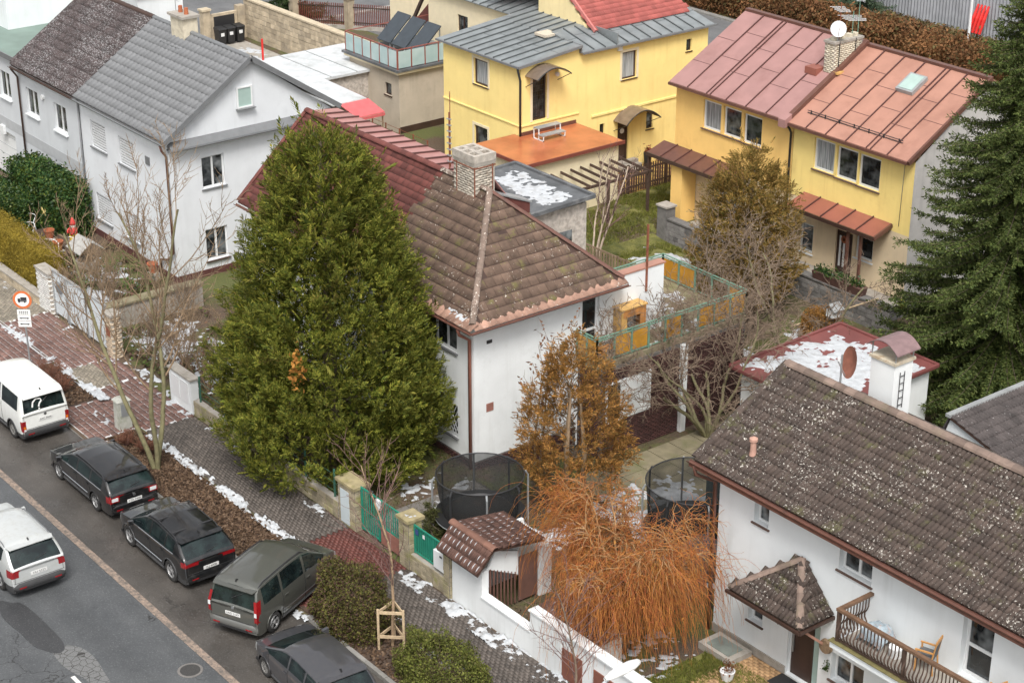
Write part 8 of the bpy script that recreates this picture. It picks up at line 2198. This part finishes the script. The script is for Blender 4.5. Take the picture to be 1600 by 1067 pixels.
# curly willow
def willow():
    t = thing('willow_tree', 'curly orange willow drooping over the white street wall', 'tree', (-33.6, 30.15, 0)); r_ = np.random.default_rng(12)
    B = np.array([-33.6, 30.15, 0.]); segs = []; lim = []
    crown_pts = []
    def curl(p, d, L, r, amp, grav, store, step=.13):
        k = max(3, int(L/step)); ph = r_.uniform(0, 6.28); w = r_.uniform(1.0, 1.7); d = d/np.linalg.norm(d); pts = [p]
        u = np.cross(d, rdir(r_)); u /= np.linalg.norm(u)+1e-9; v = np.cross(d, u)
        for i in range(k):
            d = d+np.array([0, 0, -grav/k])+rdir(r_)*.10; d /= np.linalg.norm(d)
            off = (u*math.cos(ph+i*w)+v*math.sin(ph+i*w))*amp
            p2 = pts[-1]+d*(L/k)+off
            if p2[2] < .25: break
            rr0 = r*(1-i/k*.65)
            store.append((pts[-1], p2, rr0, r*(1-(i+1)/k*.65), 2)); pts.append(p2)
        return pts
    for i in range(13):
        a = 2*np.pi*i/13+r_.uniform(-.2, .2)
        d = np.array([math.cos(a)*.36, math.sin(a)*.36, 1.3])
        pts = curl(B+np.array([0, 0, r_.uniform(.2, 1.2)]), d, r_.uniform(3.2, 4.1), .065, .035, 1.1, lim, .3)
        for j, p in enumerate(pts[4:]):
            for _ in range(6):
                dd = rdir(r_)*.9+np.array([math.cos(a)*.55, math.sin(a)*.55, .55])
                sub = curl(p, dd, r_.uniform(.5, 1.15), .016, .035, 1.6, lim, .16)
                crown_pts += sub[1:]
    MB().tube([B, B+Vector((.05, 0, .7)), B+Vector((0, .05, 1.4))], [.24, .2, .17], 10).build('trunk', bark, t, smooth=True)
    seg_mesh('limbs', lim, willow_tan, t, 5)
    cp = np.array(crown_pts); idx = r_.choice(len(cp), 4500)
    for i in idx:
        p = cp[i]; o = p-B; o[2] = 0; o = o/(np.linalg.norm(o)+.3)
        if r_.random() < .48: curl(p, rdir(r_)+o*.5+np.array([0, 0, .8]), r_.uniform(.4, 1.0), .0078, .055, .6, segs, .09)
        else: curl(p, o*.6+rdir(r_)*.5, r_.uniform(.8, 2.6), .0078, .03, 3.4, segs, .13)
    seg_mesh('twigs', segs, willow_orange, t, 3)
willow()
leaves_at('leaves', np.c_[np.random.default_rng(1).normal(-33.1, .7, 300), np.random.default_rng(2).normal(30.0, .8, 300), np.random.default_rng(3).uniform(.8, 3.6, 300)], .05, willow_orange, [o for o in bpy.data.objects if o.name.startswith('willow_tree')][0], 9)

# bushes and hedges
def dome_leaves(name, label, c, rx, ry, h, n, size, mat_, seed, cat='bush', twigm=None, inner=.9, zb=.03, flat_top=False, noise_amp=.16):
    t = thing(name, label, cat, (c[0], c[1], zb)); r_ = np.random.default_rng(seed)
    a = r_.uniform(0, 6.28, n); el = np.arcsin(r_.uniform(0, 1, n)); q = r_.uniform(inner-.25, 1.02, n)**.6
    k = 1-noise_amp+2*noise_amp*fbm(np.cos(a)*2+5+c[0], np.sin(a)*2+el*2.5, 3)
    P_ = np.c_[c[0]+rx*q*k*np.cos(a)*np.cos(el)**.7, c[1]+ry*q*k*np.sin(a)*np.cos(el)**.7, zb+h*q*k*np.sin(el)**.8]
    leaves_at('foliage', P_, size, mat_, t, seed)
    segs = []
    for i in range(160):
        j = r_.integers(n); segs.append((np.array([c[0]+r_.normal()*rx*.15, c[1]+r_.normal()*ry*.15, zb]), P_[j], .012, .006, 1))
    seg_mesh('stems', segs, twigm or twig, t, 3)
    return t
bush_a = leafmat('olive_bush', [(.045, .05, .014), (.085, .085, .02), (.14, .13, .03), (.10, .055, .04), (.07, .04, .03)], .7, .35, .15, 2.2)
bush_b = leafmat('green_bush', [(.05, .065, .012), (.10, .115, .02), (.16, .17, .035), (.085, .07, .03)], .7, .3, .15, 2.2)
dome_leaves('clipped_bush', 'olive and purple clipped bush beside the staked young tree', (-39.45, 24.85), 1.6, 1.1, 1.75, 22000, .036, bush_a, 31, noise_amp=.32)
dome_leaves('clipped_bush', 'bright green clipped bush at the bottom edge', (-35.0, 24.9), 1.75, 1.05, 1.6, 18000, .036, bush_b, 32, noise_amp=.3)
dome_leaves('clipped_bush', 'golden brown clipped bush behind the garage', (-45.8, 51.4), .95, .9, 1.5, 6000, .045, leafmat('golden_brown', [(.25, .12, .03), (.35, .18, .05), (.2, .1, .03)], .75, .25), 33, zb=-.6)
def hedge(name, label, x0, y0, x1, y1, z0, z1, n, size, mat_, seed, parentless=True, rnd_=.25, soft=.08, cat='hedge'):
    t = thing(name, label, cat, ((x0+x1)/2, (y0+y1)/2, z0)); r_ = np.random.default_rng(seed)
    dx, dy, dz = x1-x0, y1-y0, z1-z0
    A = np.array([dx*dz, dx*dz, dy*dz, dy*dz, dx*dy]); f = r_.choice(5, n, p=A/A.sum()); u = r_.random(n); v = r_.random(n)
    x = np.where(f < 2, x0+u*dx, np.where(f == 2, x0, np.where(f == 3, x1, x0+u*dx)))
    y = np.where(f == 0, y0, np.where(f == 1, y1, np.where(f < 4, y0+u*dy, y0+v*dy)))
    z = np.where(f < 4, z0+v*dz, z1)
    cx, cy = np.clip(x, x0+rnd_, x1-rnd_), np.clip(y, y0+rnd_, y1-rnd_); cz = np.minimum(z, z1-rnd_)
    d = np.c_[x-cx, y-cy, z-cz]; L = np.linalg.norm(d, axis=1, keepdims=True); sc_ = np.where(L > rnd_, rnd_/np.maximum(L, 1e-6), 1)
    P_ = np.c_[cx, cy, cz]+d*sc_+r_.normal(size=(n, 3))*soft*(.5+fbm(x*1.3, z*2+y*1.3))[:, None]
    leaves_at('foliage', P_, size, mat_, t, seed)
    MB().box(x0+.12, y0+.12, z0, x1-.12, y1-.12, z1-.14).build('inner_branches', mat_, t)
    return t
hg_y = leafmat('golden_hedge', [(.13, .095, .010), (.20, .145, .016), (.29, .21, .03), (.11, .095, .014)], .75, .28, .15, 1.6)
hg_d = leafmat('laurel_green', [(.012, .035, .010), (.028, .065, .018), (.055, .10, .028), (.10, .12, .02)], .4, .4, .1, 1.4)
hedge('clipped_hedge', 'long golden green clipped hedge on the low tan wall', -82, 28.25, -67.2, 29.3, .3, 2.05, 42000, .034, hg_y, 41)
hedge('laurel_hedge', 'dark glossy hedge against the grey house wall', -78.2, 31.8, -73.0, 33.2, 0, 2.45, 16000, .075, hg_d, 42, soft=.14)
hedge('laurel_hedge', 'lower dark hedge behind the golden clipped hedge', -80, 30.6, -75.0, 31.7, 0, 1.5, 11000, .06, hg_d, 43, soft=.12)
brown_beech = leafmat('brown_beech', [(.10, .045, .02), (.17, .075, .03), (.24, .12, .05), (.13, .07, .03), (.09, .08, .03)], .8, .35, .12, .5)
for i, (x0, y0, x1, y1, h, lab) in enumerate(((-87.5, 82.6, -78, 84.2, 1.5, 'brown leaved hedge at the top behind the yellow house'), (-78, 83.0, -71, 84.7, 1.6, 'brown leaved hedge behind the mauve roof ridge'), (-71, 83.6, -57, 85.4, 1.5, 'brown leaved hedge behind the salmon roof ridge'))):
    hedge('brown_hedge', lab, x0, y0, x1, y1, 0, h, 15000, .11, brown_beech, 44+i, soft=.26, rnd_=.5)
scatter_leaves('ground_cover', 9000, -86, 85.5, -56, 91.2, lambda x, y: np.zeros(len(x)), leafmat('dry_bank', [(.09, .06, .03), (.15, .09, .05), (.10, .10, .03), (.20, .15, .08)], .85, .3), .14, 61, lift=.12, label='dry brown ground cover below the corrugated fence', cat='ground cover')
# small greenery
def tuft(parent, c, r, h, n, size, mat_, seed, name='foliage'):
    r_ = np.random.default_rng(seed); P_ = np.c_[c[0]+r_.normal(0, r*.5, n), c[1]+r_.normal(0, r*.5, n), c[2]+np.abs(r_.normal(0, h*.5, n))]
    return leaves_at(name, P_, size, mat_, parent, seed)
PLo = [o for o in bpy.data.objects if o.name.startswith('planter')][0]
r_ = np.random.default_rng(8); leaves_at('greenery', np.c_[r_.uniform(-48.75, -46.25, 900), r_.normal(54.12, .13, 900), .88+np.abs(r_.normal(0, .14, 900))], .05, hg_d, PLo, 8)
tuft([o for o in bpy.data.objects if o.name.startswith('flower_pot')][0], (-64.7, 59.0, .78), .2, .3, 90, .06, leafmat('red_leaf', [(.2, .03, .03), (.3, .06, .04), (.1, .06, .02)], .7, .2), 3)
tuft(CP, (-30.6, 31.5, .35), .2, .3, 120, .04, dead, 4)
gard = leafmat('garden_perennials', [(.06, .03, .025), (.12, .07, .05), (.05, .06, .02), (.10, .15, .03), (.16, .06, .06)], .8, .3)
scatter_leaves('perennials', 9000, -71, 28.5, -64, 33.2, lambda x, y: np.abs(np.random.default_rng(2).normal(0, .16, len(x)))+.02, gard, .06, 62, lambda x, y: np.clip((fbm(x*.9+3, y*.9)-.40)*6, 0, 1), .02, label='withered perennials in the left front garden', cat='plants')
scatter_leaves('perennials', 6000, -62.5, 28.4, -55, 32.8, lambda x, y: np.abs(np.random.default_rng(3).normal(0, .14, len(x)))+.02, gard, .06, 63, lambda x, y: np.clip((fbm(x*.9+3, y*.9)-.42)*6, 0, 1), .02, label='withered plants beside the stone garden wall', cat='plants')
for i, (x, y, lab) in enumerate(((-67.6, 30.0, 'bright green plant in the left garden snow'), (-66.2, 31.6, 'light green plant near the grey house corner'), (-68.4, 31.9, 'round green plant beside the well'))):
    gp = thing('garden_plant', lab, 'plant', (x, y, 0)); tuft(gp, (x, y, .08), .32, .4, 260, .07, leafmat('fresh_green', [(.08, .16, .03), (.14, .24, .05), (.06, .1, .02)], .6, .25) if i == 0 else bpy.data.materials['fresh_green'], 70+i)
for i, (x, y, z, lab) in enumerate(((-30.1, 32.96, 1.75, 'small green sprig hung left of the porch door'), (-28.3, 32.96, 1.15, 'small green sprig hung right of the porch door'))):
    s_ = thing('wall_sprig', lab, 'sprig', (x, y, z)); tuft(s_, (x, y-.05, z-.15), .10, .28, 60, .045, plant_green, 80+i); MB().tube([(x, y, z+.2), (x, y-.04, z-.1)], .008, 4).build('stem', twig, s_)
